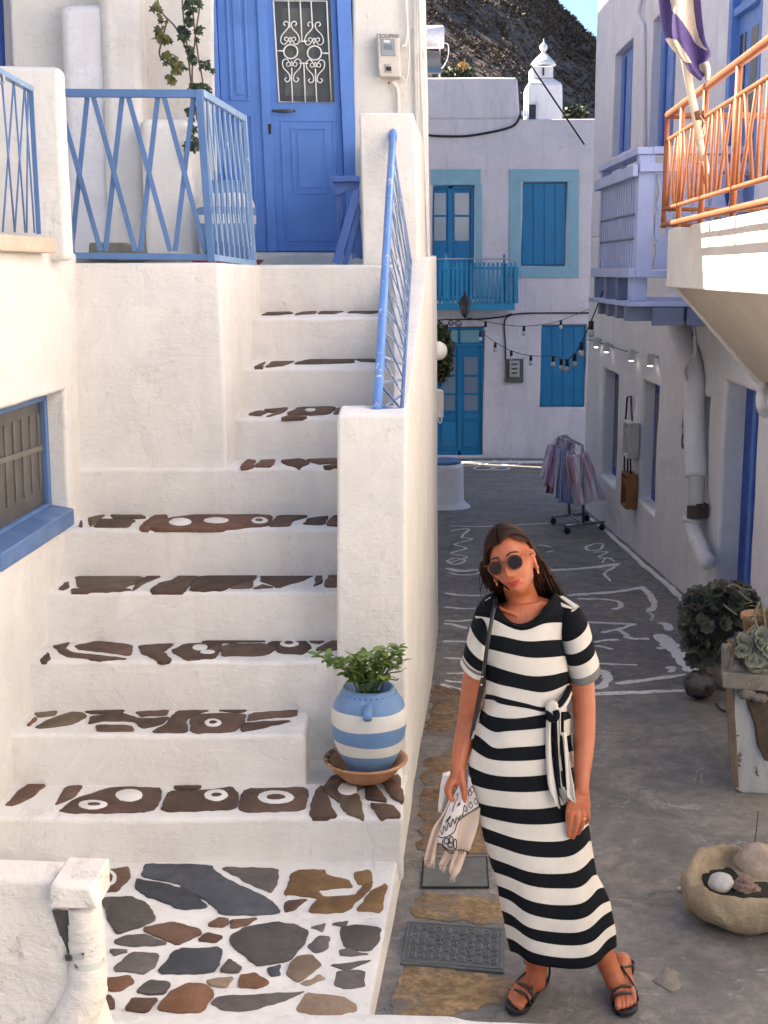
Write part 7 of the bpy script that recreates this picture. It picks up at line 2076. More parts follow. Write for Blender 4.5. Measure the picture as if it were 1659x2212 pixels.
def trough():
    prof = [(0.13, 0.0), (0.175, 0.02), (0.205, 0.06), (0.222, 0.12), (0.228, 0.165), (0.218, 0.192), (0.195, 0.198), (0.172, 0.188), (0.160, 0.165), (0.15, 0.145), (0.0, 0.14)]
    n = 110
    vs, fs = [], []
    for r, z in prof:
        for k in range(n):
            a = 2 * math.pi * k / n
            rr_ = r * (1 + 0.10 * math.cos(2 * a + 0.4) + 0.05 * math.cos(3 * a + 1))
            p = Vector((rr_ * 1.0 * math.cos(a), rr_ * 1.0 * math.sin(a), z * (1 + 0.16 * math.sin(a + 0.6) * (z > 0.1))))
            p += noise.noise_vector(p * 8) * 0.024 + noise.noise_vector(p * 22) * 0.011 + noise.noise_vector(p * 60) * 0.005
            rad_ = Vector((math.cos(a), math.sin(a), 0.3))
            p += rad_ * (-0.022 * max(0.0, noise.noise(p * 17 + Vector((3, 1, 8))) - 0.12) - 0.010 * abs(noise.noise(p * 31)) + 0.012 * noise.noise(p * 6))
            p.z = max(p.z, 0.0)
            vs.append(ct + p)
    for i in range(len(prof) - 1):
        for k in range(n):
            fs.append((i * n + k, i * n + (k + 1) % n, (i + 1) * n + (k + 1) % n, (i + 1) * n + k))
    fs.append(tuple(range(n))[::-1]); fs.append(tuple((len(prof) - 1) * n + k for k in range(n)))
    mk('bowl', vs, fs, m_trough(), t, smooth=True, subsurf=1)
    MB().lathe([(0.0, 0.0), (0.10, 0.004), (0.158, 0.0), (0.158, -0.01), (0.0, -0.01)], ct + Vector((0.0, 0.0, 0.152)), 30).build('soil', m_plain('trough_soil', (0.018, 0.015, 0.012), 0.95, bump=0.01, bscale=50), t, smooth=True)
trough()
def rock(label, x, y, Y, r, sc, mat, seed, rough=0.25, freq=1.5):
    c = V(x, y, Y)
    return MB().ball(c, r, 26, 18, sc=sc, rough=rough, seed=seed, freq=freq).build('rock', mat, None, smooth=True, label=label, cat='stone', group='stones lying in the trough')
ROCKW = m_stone('white_pebble', (0.42, 0.39, 0.36), (0.56, 0.53, 0.49), 0.002, 10)
ROCKT = m_stone('tan_boulder', (0.24, 0.17, 0.11), (0.40, 0.32, 0.25), 0.006, 6)
ROCKP = m_stone('pink_coral_rock', (0.22, 0.13, 0.105), (0.38, 0.25, 0.20), 0.01, 14)
zt0 = V(1558, 1905, 4.55)
rock('smooth white pebble in the trough', 1557, 1906, 4.56, 0.047, (1.0, 0.9, 0.82), ROCKW, 1, 0.12)
rock('large tan boulder leaning at the back of the trough', 1640, 1870, 4.72, 0.088, (1.1, 0.9, 0.95), ROCKT, 2, 0.3)
rock('pitted pinkish rock in the middle of the trough', 1607, 1915, 4.55, 0.038, (1.0, 0.9, 0.9), ROCKP, 3, 0.5, 3.5)
rock('small pitted rock chip against the boulder in the trough', 1626, 1922, 4.55, 0.026, (1.1, 0.9, 0.8), ROCKP, 4, 0.5, 3.5)
MB().ball(GS(1477, 1924) + Vector((0, 0, 0.008)), 0.02, 14, 8, sc=(1.3, 1, 0.45), rough=0.3, seed=12).build('floor_chip', ROCKW, None, smooth=True, label='flat pale stone chip on the floor beside the trough', cat='stone')
rod('twig', [V(1628, 1850, 4.75), V(1638, 1752, 4.75)], 0.0022, m_plain('twig', (0.06, 0.045, 0.035), 0.8), None, 5, label='thin dry twig sticking up from the trough', cat='twig')
rod('cable', smoothpts([GS(1546, 1520, 0.008), GS(1560, 1534, 0.008), GS(1592, 1540, 0.008)], 4), 0.006, BLACK_RUB, None, 6, label='short black cable end on the floor beside the planter', cat='cable')
# ================================================================== THE WOMAN
YW = 4.06
feet = G(1245, 2150)
person = thing('person', 'smiling woman in a long black and white striped dress and sunglasses, holding a scarf', 'person', Vector((feet.x, YW, 0)))
def m_skin():
    t = NT('tanned_skin')
    n_ = t.noise(9, 5, 0.6)
    c_ = t.mix(t.ramp(n_, [(0.3, 0), (0.7, 1)]), (0.37, 0.100, 0.038), (0.46, 0.136, 0.056))
    c_ = t.mix(t.ramp(t.noise(26, 5, 0.65), [(0.42, 0.0), (0.70, 0.45)]), c_, (0.52, 0.175, 0.085))
    c_ = t.mix(t.ramp(t.noise(4.5, 3, 0.6), [(0.45, 0.0), (0.68, 0.35)]), c_, (0.36, 0.085, 0.032))
    c_ = t.mix(t.ramp(t.noise(160, 3, 0.6), [(0.55, 0.0), (0.8, 0.35)]), c_, (0.28, 0.08, 0.036))
    t.col(c_).rough(0.46)
    t.b.inputs['Subsurface Weight'].default_value = 0.12
    t.b.inputs['Subsurface Radius'].default_value = (0.012, 0.004, 0.002)
    t.b.inputs['Subsurface Scale'].default_value = 0.6
    t.bump(t.noise(420, 3, 0.6), 0.0006, 0.4)
    return t.m
SKIN = m_skin()
LIPS = m_plain('lipstick_red', (0.42, 0.022, 0.025), 0.32, var=0.1)
NAIL = m_plain('nail_pink', (0.52, 0.20, 0.16), 0.25, var=0.05)

# ---- head frame: local x = her left, y = out of the face, z = up
HC = V(1106, 1211, 3.985)
f = Vector((-0.33, -0.94, 0.10)).normalized()
u0 = Vector((-0.40, 0.0, 1.0))
u_ = (u0 - f * u0.dot(f)).normalized()
xr = u_.cross(f) * -1
HM = Matrix((xr, f, u_)).transposed()
if HM.determinant() < 0:
    xr = -xr
    HM = Matrix((xr, f, u_)).transposed()
FLIP = 1 if xr.x > 0 else -1
def hw(p):
    p = Vector(p)
    return HC + HM @ Vector((p.x * FLIP, p.y, p.z)) * 0.945
g = lambda d, s: math.exp(-(d / s) ** 2)
def head_local(d):
    """surface point of the head along unit direction d; x to image right, y forward, z up"""
    x, y, z = d
    w, dep, h = 0.0695, 0.092, 0.113
    p = Vector((x * w, y * dep, z * h))
    if p.z < 0:
        t = min(1, -p.z / 0.113)
        p.x *= 1 - 0.38 * t ** 1.5
        if p.y < 0: p.y *= 1 - 0.30 * t
        else: p.y *= 1 - 0.03 * t
    if p.y > 0:
        # flatter face front, fuller cheeks
        p.y += 0.004 * (1 - abs(p.x) / 0.075)
        p.x *= 1 + 0.05 * g(p.z + 0.02, 0.05)
        ax = abs(p.x)
        zz = p.z
        q = 0.0
        nose = interp([(-0.055, 0.0), (-0.050, 0.004), (-0.044, 0.017), (-0.038, 0.0225), (-0.030, 0.018), (-0.010, 0.0105), (0.004, 0.005), (0.014, 0.001), (0.02, 0.0)], zz)
        q += nose * g(p.x, 0.0085 if zz > -0.028 else 0.0105)
        q += 0.0065 * g(ax - 0.0135, 0.0065) * g(zz + 0.043, 0.0075)
        q -= 0.0075 * g(ax - 0.031, 0.016) * g(zz - 0.003, 0.013)
        q += 0.004 * g(ax - 0.026, 0.02) * g(zz - 0.024, 0.009)
        q += 0.0045 * g(ax - 0.042, 0.018) * g(zz + 0.030, 0.018)
        # mouth: smiling lips
        zc = -0.0695 + 0.0062 * (ax / 0.026) ** 2
        if ax < 0.034:
            q += 0.0052 * g(zz - zc - 0.0042, 0.0040) * g(ax, 0.022)
            q += 0.0060 * g(zz - zc + 0.0058, 0.0050) * g(ax, 0.018)
            q -= 0.0030 * g(zz - zc, 0.0016) * g(ax, 0.026)
        q -= 0.003 * g(ax - 0.031, 0.006) * g(zz + 0.062, 0.007)
        q -= 0.004 * g(zz + 0.083, 0.006) * g(ax, 0.022)
        q += 0.0075 * g(zz + 0.101, 0.013) * g(ax, 0.020)
        q -= 0.0022 * g(zz + 0.058, 0.005) * g(ax, 0.005)
        p.y += q
    return p
def ico(sub):
    bm = bmesh.new()
    bmesh.ops.create_icosphere(bm, subdivisions=sub, radius=1.0)
    vs = [v.co.copy() for v in bm.verts]
    fs = [[v.index for v in f_.verts] for f_ in bm.faces]
    bm.free()
    return vs, fs
body = MB()
vs_, fs_ = ico(6)
body.add([hw(head_local(v)) for v in vs_], fs_)
# ears
for s in (-1, 1):
    e0 = Vector((s * 0.0675, -0.006, -0.016))
    body.ball(hw(e0), 1.0, 18, 12, sc=(0.010, 0.017, 0.031), M=HM @ Matrix.Rotation(R(-14 * s * FLIP), 3, 'Z') @ Matrix.Rotation(R(10), 3, 'X'))
    rim = [Vector((s * 0.0745, -0.006 + 0.018 * math.cos(a), -0.016 + 0.031 * math.sin(a))) for a in [R(-70 + 26 * k) for k in range(10)]]
    body.tube([hw(p) for p in rim], 0.0042, 8)
    body.ball(hw((s * 0.074, 0.002, -0.046)), 0.0075, 10, 8)

def tube_s(pts, rs, n=16, k=5, **kw):
    """smooth tapered limb"""
    P = smoothpts(pts, k)
    RR = []
    for i in range(len(rs) - 1):
        for j in range(k):
            RR.append(lerp(rs[i], rs[i + 1], j / k))
    RR.append(rs[-1])
    body.tube(P, RR, n, **kw)
    a, b = P[0], P[-1]
    body.ball(a, RR[0], 14, 10); body.ball(b, RR[-1], 14, 10)
W = lambda x, y, dy=0.0: V(x, y, YW + dy)
# neck and upper chest
tube_s([hw((0, -0.022, -0.045)), W(1120, 1268, 0.0), W(1130, 1300, 0.015), W(1137, 1340, 0.02)], [0.050, 0.049, 0.052, 0.066], 20)
def ring_loft(rings, n=36):
    """rings: (xl, xr, yl, yr, front, back) in photo units / metres -> closed surface"""
    vs, fs = [], []
    for (xl, xr_, yl, yr, fr_, bk) in rings:
        a, b = W(xl, yl), W(xr_, yr)
        c, h = (a + b) / 2, (b - a) / 2
        for k in range(n):
            t = 2 * math.pi * k / n
            d = fr_ if math.sin(t) < 0 else bk
            ct = math.copysign(abs(math.cos(t)) ** 0.85, math.cos(t))
            vs.append(c + h * ct + Vector((0, d * math.sin(t), 0)))
    m = len(rings)
    for j in range(m - 1):
        for k in range(n):
            fs.append((j * n + k, j * n + (k + 1) % n, (j + 1) * n + (k + 1) % n, (j + 1) * n + k))
    fs.append(tuple(range(n))[::-1]); fs.append(tuple((m - 1) * n + k for k in range(n)))
    body.add(vs, fs)
ring_loft([(1092, 1172, 1302, 1292, 0.052, 0.055), (1068, 1200, 1312, 1300, 0.060, 0.070), (1058, 1214, 1326, 1316, 0.066, 0.075), (1060, 1212, 1350, 1340, 0.078, 0.08), (1068, 1206, 1400, 1392, 0.075, 0.075), (1074, 1200, 1460, 1455, 0.07, 0.07), (1078, 1196, 1520, 1520, 0.065, 0.07), (1066, 1200, 1600, 1600, 0.07, 0.075), (1050, 1214, 1690, 1690, 0.07, 0.085)])
# collar bones
for a, b in (((1118, 1330), (1075, 1312)), ((1136, 1330), (1190, 1302))):
    body.tube([W(*a, -0.064), W(*b, -0.046)], [0.005, 0.007], 8)
# arms
def arm(pts, rs): tube_s([W(*p) for p in pts], rs, 18)
arm([(1064, 1346, 0.005), (1040, 1398, 0.008), (1024, 1470, 0.015), (1012, 1545, 0.02), (1002, 1600, 0.0), (992, 1645, -0.025), (990, 1668, -0.035)], [0.042, 0.042, 0.039, 0.034, 0.033, 0.026, 0.0225])
arm([(1218, 1344, 0.005), (1240, 1398, 0.0), (1256, 1470, -0.005), (1262, 1545, -0.025), (1261, 1610, -0.065), (1257, 1670, -0.10), (1256, 1706, -0.115)], [0.042, 0.043, 0.041, 0.0365, 0.0345, 0.027, 0.0225])
# right-hand side hand (her left), hanging, back of the hand towards us
HY = -0.122
def ball_chain(pts, rs): tube_s([W(*p) for p in pts], rs, 10, 4)
def palm(quad_top, quad_bot, thick):
    """flattened block between wrist line and knuckle line"""
    (a, b), (c, d) = quad_top, quad_bot
    n = 7
    for i in range(n):
        t = i / (n - 1)
        p, q = a.lerp(b, t), c.lerp(d, t)
        body.tube(smoothpts([p, p.lerp(q, 0.5) + Vector((0, -0.004 * math.sin(t * 3.14), 0)), q], 4), [thick * 0.95] * 4 + [thick] * 4 + [thick * 0.85], 10)
        body.ball(p, thick * 0.95, 10, 8); body.ball(q, thick * 0.85, 10, 8)
palm((W(1247, 1708, HY), W(1265, 1706, HY + 0.004)), (W(1236, 1748, HY - 0.006), W(1268, 1746, HY + 0.008)), 0.0125)
ball_chain([(1236, 1746, HY - 0.006), (1233, 1768, HY - 0.012), (1230, 1788, HY - 0.006), (1229, 1806, HY + 0.004)], [0.0095, 0.0088, 0.0080, 0.0070])
ball_chain([(1247, 1750, HY - 0.005), (1247, 1774, HY - 0.012), (1243, 1794, HY - 0.006), (1238, 1809, HY + 0.006)], [0.0098, 0.0090, 0.0082, 0.0071])
ball_chain([(1258, 1749, HY), (1260, 1770, HY - 0.006), (1256, 1787, HY + 0.002), (1248, 1800, HY + 0.016)], [0.0094, 0.0088, 0.0080, 0.0070])
ball_chain([(1268, 1745, HY + 0.008), (1271, 1760, HY + 0.002), (1270, 1772, HY + 0.012), (1262, 1780, HY + 0.028)], [0.0085, 0.0078, 0.0071, 0.0062])
ball_chain([(1243, 1716, HY + 0.002), (1232, 1735, HY - 0.004), (1227, 1757, HY - 0.004), (1226, 1776, HY + 0.002)], [0.0125, 0.0105, 0.0092, 0.0078])
# left-hand side hand (her right), gripping the scarf
LY = -0.05
palm((W(984, 1668, LY + 0.01), W(998, 1668, LY)), (W(972, 1692, LY + 0.012), W(998, 1694, LY - 0.008)), 0.0135)
ball_chain([(997, 1676, LY - 0.004), (1001, 1698, LY - 0.016), (1003, 1716, LY - 0.022), (1003, 1733, LY - 0.02)], [0.0135, 0.0108, 0.0098, 0.0082])
ball_chain([(977, 1690, LY - 0.008), (970, 1708, LY - 0.020), (973, 1722, LY - 0.022), (981, 1730, LY - 0.014)], [0.0105, 0.0095, 0.0088, 0.0075])
ball_chain([(972, 1688, LY + 0.006), (965, 1704, LY + 0.002), (968, 1718, LY + 0.0), (978, 1727, LY + 0.008)], [0.0105, 0.0095, 0.0088, 0.0075])
ball_chain([(970, 1685, LY + 0.022), (963, 1699, LY + 0.024), (966, 1711, LY + 0.024), (976, 1720, LY + 0.03)], [0.010, 0.009, 0.0084, 0.0072])
ball_chain([(970, 1681, LY + 0.036), (965, 1692, LY + 0.042), (967, 1702, LY + 0.044), (975, 1708, LY + 0.048)], [0.009, 0.0082, 0.0076, 0.0066])
# legs
def leg(pts, rs): tube_s(pts, rs, 18)
aL = Vector((V(1158, 2105, 4.06).x, 4.06, 0.0)); aR = Vector((V(1330, 2100, 4.05).x, 4.05, 0.0))
hipL, hipR = W(1085, 1700), W(1180, 1700)
kL, kR = Vector((aL.x - 0.02, 4.06, 0.47)), Vector((aR.x - 0.20, 4.07, 0.47))
leg([hipL, hipL.lerp(kL, 0.5), kL, Vector((aL.x - 0.01, 4.07, 0.30)), Vector((aL.x, 4.07, 0.12)), Vector((aL.x, 4.06, 0.065))], [0.085, 0.07, 0.053, 0.050, 0.034, 0.034])
leg([hipR, hipR.lerp(kR, 0.5), kR, Vector((aR.x - 0.105, 4.085, 0.30)), Vector((aR.x - 0.022, 4.075, 0.12)), Vector((aR.x, 4.06, 0.065))], [0.085, 0.07, 0.053, 0.050, 0.035, 0.034])
FEET = {}
def foot(key, heel, toe):
    """heel and toe tip on the ground; big toe towards the body's midline"""
    heel, toe = Vector(heel), Vector(toe)
    d = (toe - heel); L = d.length; d.normalize()
    s = Vector((d.y, -d.x, 0))           # to the right of travel
    inner = 1 if key == 'L' else -1
    if key == 'L': inner_s = s if s.x > 0 else -s
    else: inner_s = s if s.x < 0 else -s
    H0 = 0.022
    P = lambda t, w=0.0, z=0.0: heel + d * (L * t) + inner_s * w + Vector((0, 0, H0 + z))
    tube_s([P(0.07, 0, 0.026), P(0.14, 0, 0.03), P(0.28, 0, 0.045)], [0.026, 0.031, 0.033], 16)
    for w in (-0.016, -0.005, 0.006, 0.016):
        tube_s([P(0.12, w * 0.6, 0.03), P(0.35, w * 0.9, 0.034 - abs(w - 0.006) * 0.4), P(0.58, w * 1.35, 0.021), P(0.76, w * 1.75, 0.012)], [0.024, 0.024, 0.0185, 0.0125], 12)
    tube_s([P(0.10, 0, 0.05), P(0.2, 0.0, 0.075), P(0.34, 0.002, 0.052)], [0.030, 0.031, 0.025], 14)
    toes = []
    for i, (w, t0, t1, r) in enumerate([(0.026, 0.74, 0.965, 0.0118), (0.009, 0.76, 0.955, 0.0085), (-0.005, 0.745, 0.92, 0.0082), (-0.018, 0.72, 0.875, 0.0080), (-0.030, 0.69, 0.82, 0.0076)]):
        a, b, c = P(t0, w * 0.95, 0.010), P((t0 + t1) / 2, w, 0.012), P(t1, w * 1.02, 0.0065)
        tube_s([a, b, c], [r, r * 0.92, r * 0.95], 10, 3)
        toes.append((c, r, d))
    FEET[key] = (P, d, inner_s, L, toes)
foot('L', G(1170, 2118), G(1106, 2190))
foot('R', G(1340, 2116), G(1352, 2196))
bo = body.build('body', [SKIN, LIPS], person, smooth=True, fmats=[0] * len(body.f))
rm = bo.modifiers.new('join', 'REMESH')
rm.mode = 'VOXEL'; rm.voxel_size = 0.0030; rm.use_smooth_shade = True
sm = bo.modifiers.new('soft', 'SMOOTH'); sm.factor = 0.5; sm.iterations = 3
bpy.context.view_layer.update()
dg = bpy.context.evaluated_depsgraph_get()
nm_ = bpy.data.meshes.new_from_object(bo.evaluated_get(dg))
bo.modifiers.clear()
old = bo.data
bo.data = nm_
bo.data.name = 'body'
nm_.materials.clear(); nm_.materials.append(SKIN); nm_.materials.append(LIPS)
# lips by place on the face
inv = HM.inverted()
oc = wloc(bo)
import numpy as _np
cnt_p = len(nm_.polygons)
cen_a = _np.empty(cnt_p * 3); nm_.polygons.foreach_get('center', cen_a)
cen_a = cen_a.reshape(-1, 3) + _np.array(oc) - _np.array(HC)
loc_a = cen_a @ _np.array(inv).T
lx, ly, lz = loc_a[:, 0] * FLIP, loc_a[:, 1], loc_a[:, 2]
ax_ = _np.abs(lx)
zc = -0.0695 + 0.0062 * (ax_ / 0.026) ** 2
half = _np.clip(1 - (ax_ / 0.0265) ** 2, 0, 1)
up_h = 0.0072 * half * (1 - 0.22 * _np.exp(-(ax_ / 0.004) ** 2)); lo_h = 0.0098 * half
nm_.polygons.foreach_set('use_smooth', _np.ones(cnt_p, dtype=bool))
nm_.update()

# ---- eyebrows, sunglasses, earrings
BROW = m_plain('brow_brown', (0.022, 0.011, 0.008), 0.7)
def on_face(x, z, off=0.0):
    # nearest head direction giving this x,z at the front
    d = Vector((x / 0.073, 0.0, z / 0.113))
    for _ in range(8):
        yy = math.sqrt(max(0.0, 1 - d.x ** 2 - d.z ** 2))
        p = head_local(Vector((d.x, yy, d.z)))
        d.x += (x - p.x) / 0.073 * 0.8
        d.z += (z - p.z) / 0.113 * 0.8
    yy = math.sqrt(max(0.0, 1 - d.x ** 2 - d.z ** 2))
    p = head_local(Vector((d.x, yy, d.z)))
    return Vector((x, p.y + off, z))
for s in (-1, 1):
    P = [hw(on_face(s * x, z, 0.001)) for x, z in ((0.013, 0.0235), (0.022, 0.0275), (0.033, 0.0285), (0.044, 0.0255), (0.050, 0.021))]
    MB().tube(smoothpts(P, 4), [0.0026] + [0.0034] * 12 + [0.0017, 0.0012, 0.0008, 0.0006], 8, flat=0.8).build('eyebrow', BROW, person, smooth=True)
def lips_mesh():
    nx_l, nz_l = 26, 9
    vs, fs = [], []
    for i in range(nx_l + 1):
        x = lerp(-0.0255, 0.0255, i / nx_l)
        ax = abs(x)
        zc_ = -0.0695 + 0.0062 * (ax / 0.026) ** 2
        hf = max(0.02, 1 - (ax / 0.0258) ** 2)
        up = 0.0068 * hf * (1 - 0.22 * math.exp(-(ax / 0.004) ** 2)); lo = 0.0092 * hf
        for j in range(nz_l + 1):
            t = j / nz_l
            z = lerp(zc_ - lo, zc_ + up, t)
            crease = 0.0010 * math.exp(-((z - zc_) / 0.0011) ** 2)
            vs.append(hw(on_face(x, z, 0.0012 + 0.0016 * math.sin(math.pi * t) - crease)))
    for i in range(nx_l):
        for j in range(nz_l):
            k = i * (nz_l + 1) + j
            fs.append((k, k + 1, k + nz_l + 2, k + nz_l + 1))
    mk('lips', vs, fs, LIPS, person, smooth=True)
lips_mesh()
FRAME = NT('tortoiseshell_frame')
FRAME.col(FRAME.mix(FRAME.ramp(FRAME.noise(70, 4, 0.6), [(0.4, 0), (0.6, 1)]), (0.10, 0.020, 0.005), (0.27, 0.060, 0.010))).rough(0.18)
FRAME = FRAME.m
LENS = m_glass('sunglass_lens', (0.016, 0.009, 0.008), 0.08)
LENS.node_tree.nodes['Principled BSDF'].inputs['Specular IOR Level'].default_value = 0.22
gl_ = MB(); ln_ = MB()
GY = 0.107
for s in (-1, 1):
    cx, cz = s * 0.0335, -0.0035
    ring = []
    for k in range(29):
        a = 2 * math.pi * k / 28
        rx_s, rz_s = 0.0252, 0.0240 if math.sin(a) < 0 else 0.0215
        x = cx + rx_s * math.copysign(abs(math.cos(a)) ** 0.9, math.cos(a)); z = cz + rz_s * math.sin(a)
        y = GY - 2.6 * x * x
        ring.append(Vector((x, y, z)))
    gl_.tube([hw(p) for p in ring], 0.0021, 8, cap=False)
    c_ = Vector((cx, GY - 2.6 * cx * cx + 0.002, cz))
    b = [hw(p) for p in ring[:-1]]
    ln_.add([hw(c_)] + b, [(0, i + 1, (i + 1) % len(b) + 1) for i in range(len(b))])
    ln_.add([hw(c_ - Vector((0, 0.0015, 0)))] + [hw(p - Vector((0, 0.0015, 0))) for p in ring[:-1]], [(0, (i + 1) % len(b) + 1, i + 1) for i in range(len(b))])
    # temple arm to the ear
    t0 = Vector((s * 0.0585, GY - 2.6 * 0.058 ** 2, 0.010))
    gl_.tube([hw(p) for p in smoothpts([t0, Vector((s * 0.072, 0.080, 0.009)), Vector((s * 0.0775, 0.04, 0.008)), Vector((s * 0.0765, 0.002, 0.004)), Vector((s * 0.074, -0.012, -0.004))], 4)], 0.0025, 8, flat=0.8)
gl_.tube([hw(p) for p in smoothpts([Vector((-0.0085, GY - 0.001, 0.004)), Vector((0, GY + 0.001, 0.0075)), Vector((0.0085, GY - 0.001, 0.004))], 5)], 0.0026, 8)
sg = gl_.build('sunglasses', FRAME, person, smooth=True)
ln_.build('lens', LENS, sg, smooth=True)
GOLD = m_plain('gold', (0.70, 0.42, 0.16), 0.25, 1.0, var=0.05)
for s in (-1, 1):
    c_ = Vector((s * 0.0735, 0.003, -0.059))
    MB().tube([hw(c_ + Vector((0, 0.0065 * math.cos(a), 0.0075 * math.sin(a)))) for a in [2 * math.pi * k / 18 for k in range(19)]], 0.0014, 6).build('earring', GOLD, person, smooth=True)

# ---- hair: a fitted cap and long strands, parted in the middle
def m_hair():
    t = NT('brown_hair')
    a = t.noise(1.0, 4, 0.6, vec=t.scaled((160, 160, 14)))
    b = t.noise(11, 3, 0.5)
    c_ = t.mix(t.ramp(a, [(0.35, 0.0), (0.65, 1.0)]), (0.010, 0.004, 0.003), (0.040, 0.014, 0.007))
    c_ = t.mix(t.ramp(b, [(0.52, 0.0), (0.7, 0.55)]), c_, (0.085, 0.033, 0.015))
    t.col(c_).rough(0.55)
    t.b.inputs['Specular IOR Level'].default_value = 0.18
    return t.m
HAIR = m_hair()
hair = MB()
vs5, fs5 = ico(5)
def hairline(d):
    """True where hair covers the skull"""
    x, y, z = d.x, d.y, d.z
    if x > 0 and z < 0.34 and y > -0.42: return False
    if y < 0.0: return z > -0.75
    az = math.atan2(abs(x), y)              # 0 at the front
    if x > 0: return z > interp([(0.0, 0.70), (0.35, 0.67), (0.7, 0.58), (0.95, 0.48), (1.2, 0.38), (1.6, 0.34)], az)
    lim = interp([(0.0, 0.70), (0.35, 0.60), (0.7, 0.38), (0.9, 0.10), (1.1, -0.15), (1.35, -0.35), (1.6, -0.6)], az)
    return z > lim
keep = {}
cv = []
for i, v in enumerate(vs5):
    if hairline(v):
        p = head_local(v)
        nrm = Vector((p.x / 0.073 ** 2, p.y / 0.092 ** 2, p.z / 0.113 ** 2)).normalized()
        th_ = 0.012 + 0.006 * g(v.x, 0.5) * (v.z > 0) - 0.007 * max(0, v.y)
        part = 0.004 * g(p.x + 0.004, 0.006) * (1 if v.y > -0.2 and v.z > 0.3 else 0)
        keep[i] = len(cv)
        cv.append(hw(p + nrm * (th_ - part)))
cf = [[keep[i] for i in f_] for f_ in fs5 if all(i in keep for i in f_)]
hair.add(cv, cf)
rr = random.Random(17)
def skull(theta, s, lift):
    """point on the scalp arc running from the parting (theta=0) down the side to the ear (theta ~ 95 deg); s = -1 front .. 1 back"""
    yb = lerp(0.62, -0.88, s)
    rad = math.sqrt(max(0.05, 1 - yb * yb))
    d = Vector((math.sin(theta) * rad, yb, math.cos(theta) * rad))
    p = head_local(d.normalized())
    nrm = Vector((p.x / 0.073 ** 2, p.y / 0.092 ** 2, p.z / 0.113 ** 2)).normalized()
    return p + nrm * lift
def strand(side, s, lift, end, mid=None, r=0.0042, m1=None):
    P = []
    sweep = 0.0
    for k in range(6 if m1 is not None else 7):
        th = side * R((4 + 15.5 * k) if side < 0 else (3 + 14.0 * k))
        # front locks sweep backwards over the ear as they come down
        ss = lerp(s, max(s, (0.70 if side > 0 else 0.25) + 0.15 * s), (k / 6) ** (1.45 if side > 0 else 1.7))
        P.append(hw(skull(th, ss, lift * (1 - (0.085 * k if side > 0 else 0.03 * k)) + 0.0015 * math.sin(k + s * 9))))
    if m1 is not None: P.append(m1)
    if mid is not None: P.append(mid)
    P.append(end)
    P = smoothpts(P, 4)
    n = len(P)
    hair.tube(P, [r * (0.55 + 0.45 * min(1, 6 * i / n)) * (1.0 if i < n * 0.75 else lerp(1, 0.25, (i - n * 0.75) / (n * 0.25))) for i in range(n)], 6, flat=0.7)
for k in range(300):
    s = -0.14 + 1.14 * rr.random() ** 1.15
    lift = rr.uniform(0.006, 0.019)
    # image right side: falls behind the ear over the back of the shoulder
    q = rr.random()
    end = V(lerp(1160, 1216, q) + rr.gauss(0, 4), lerp(1292, 1284, q) + rr.gauss(0, 8) , 4.10 + rr.uniform(-0.02, 0.06))
    mid = V(lerp(1150, 1183, q) + rr.gauss(0, 2), lerp(1236, 1228, q) + rr.gauss(0, 4), 4.055 + rr.uniform(-0.02, 0.06))
    m1 = V(lerp(1154, 1168, q) + rr.gauss(0, 1.5), lerp(1212, 1206, q), 4.035 + rr.uniform(-0.02, 0.05))
    strand(1, s, lift, end, mid, 0.0038, m1)
    q = rr.random()
    end = V(lerp(1048, 1100, q) + rr.gauss(0, 4), lerp(1262, 1290, q) + rr.gauss(0, 5), 4.09 + rr.uniform(-0.02, 0.05))
    mid = V(lerp(1045, 1082, q) + rr.gauss(0, 2), 1250 + rr.gauss(0, 4), 4.035 + rr.uniform(-0.02, 0.05))
    m1 = V(lerp(1040, 1056, q) + rr.gauss(0, 1.5), 1226 + rr.gauss(0, 3), 3.985 + rr.uniform(-0.01, 0.05))
    strand(-1, s, lift, end, mid, 0.0038, m1)
# a few stray strands
for P in ([(1046, 1200), (1038, 1230), (1036, 1262), (1040, 1292)], [(1044, 1205), (1044, 1240), (1038, 1280), (1046, 1310)]):
    hair.tube(smoothpts([V(x, y, 4.0) for x, y in P], 5), 0.0011, 5)
hair.build('hair', HAIR, person, smooth=True)

# ---- dress
def m_knit(name, c):
    t = NT(name)
    c = Vector(c)
    v = t.noise(14, 5, 0.6)
    t.col(t.mix(t.ramp(v, [(0.3, 0), (0.7, 1)]), tuple(c * 0.93), tuple(c * 1.05))).rough(0.95)
    t.b.inputs['Specular IOR Level'].default_value = 0.12
    b_ = t.bump(t.noise(1.0, 2, 0.5, vec=t.scaled((420, 420, 900))), 0.0012, 0.5)
    t.bump(t.noise(7.0, 4, 0.55, dist=0.4), 0.012, 0.55, b_)
    return t.m
KBLACK = m_knit('knit_black', (0.0075, 0.0085, 0.0105))
KWHITE = m_knit('knit_white', (0.60, 0.545, 0.475))
KGREY = m_knit('knit_grey', (0.16, 0.155, 0.145))
k2 = lambda x, y: (965 + x * .2221, 1263.3 + y * .2221)
k3 = lambda x, y: (965 + x * .2221, 1561.6 + y * .2221)
k8 = lambda x, y: (833.4 + x * .4976, 1623 + y * .4976)
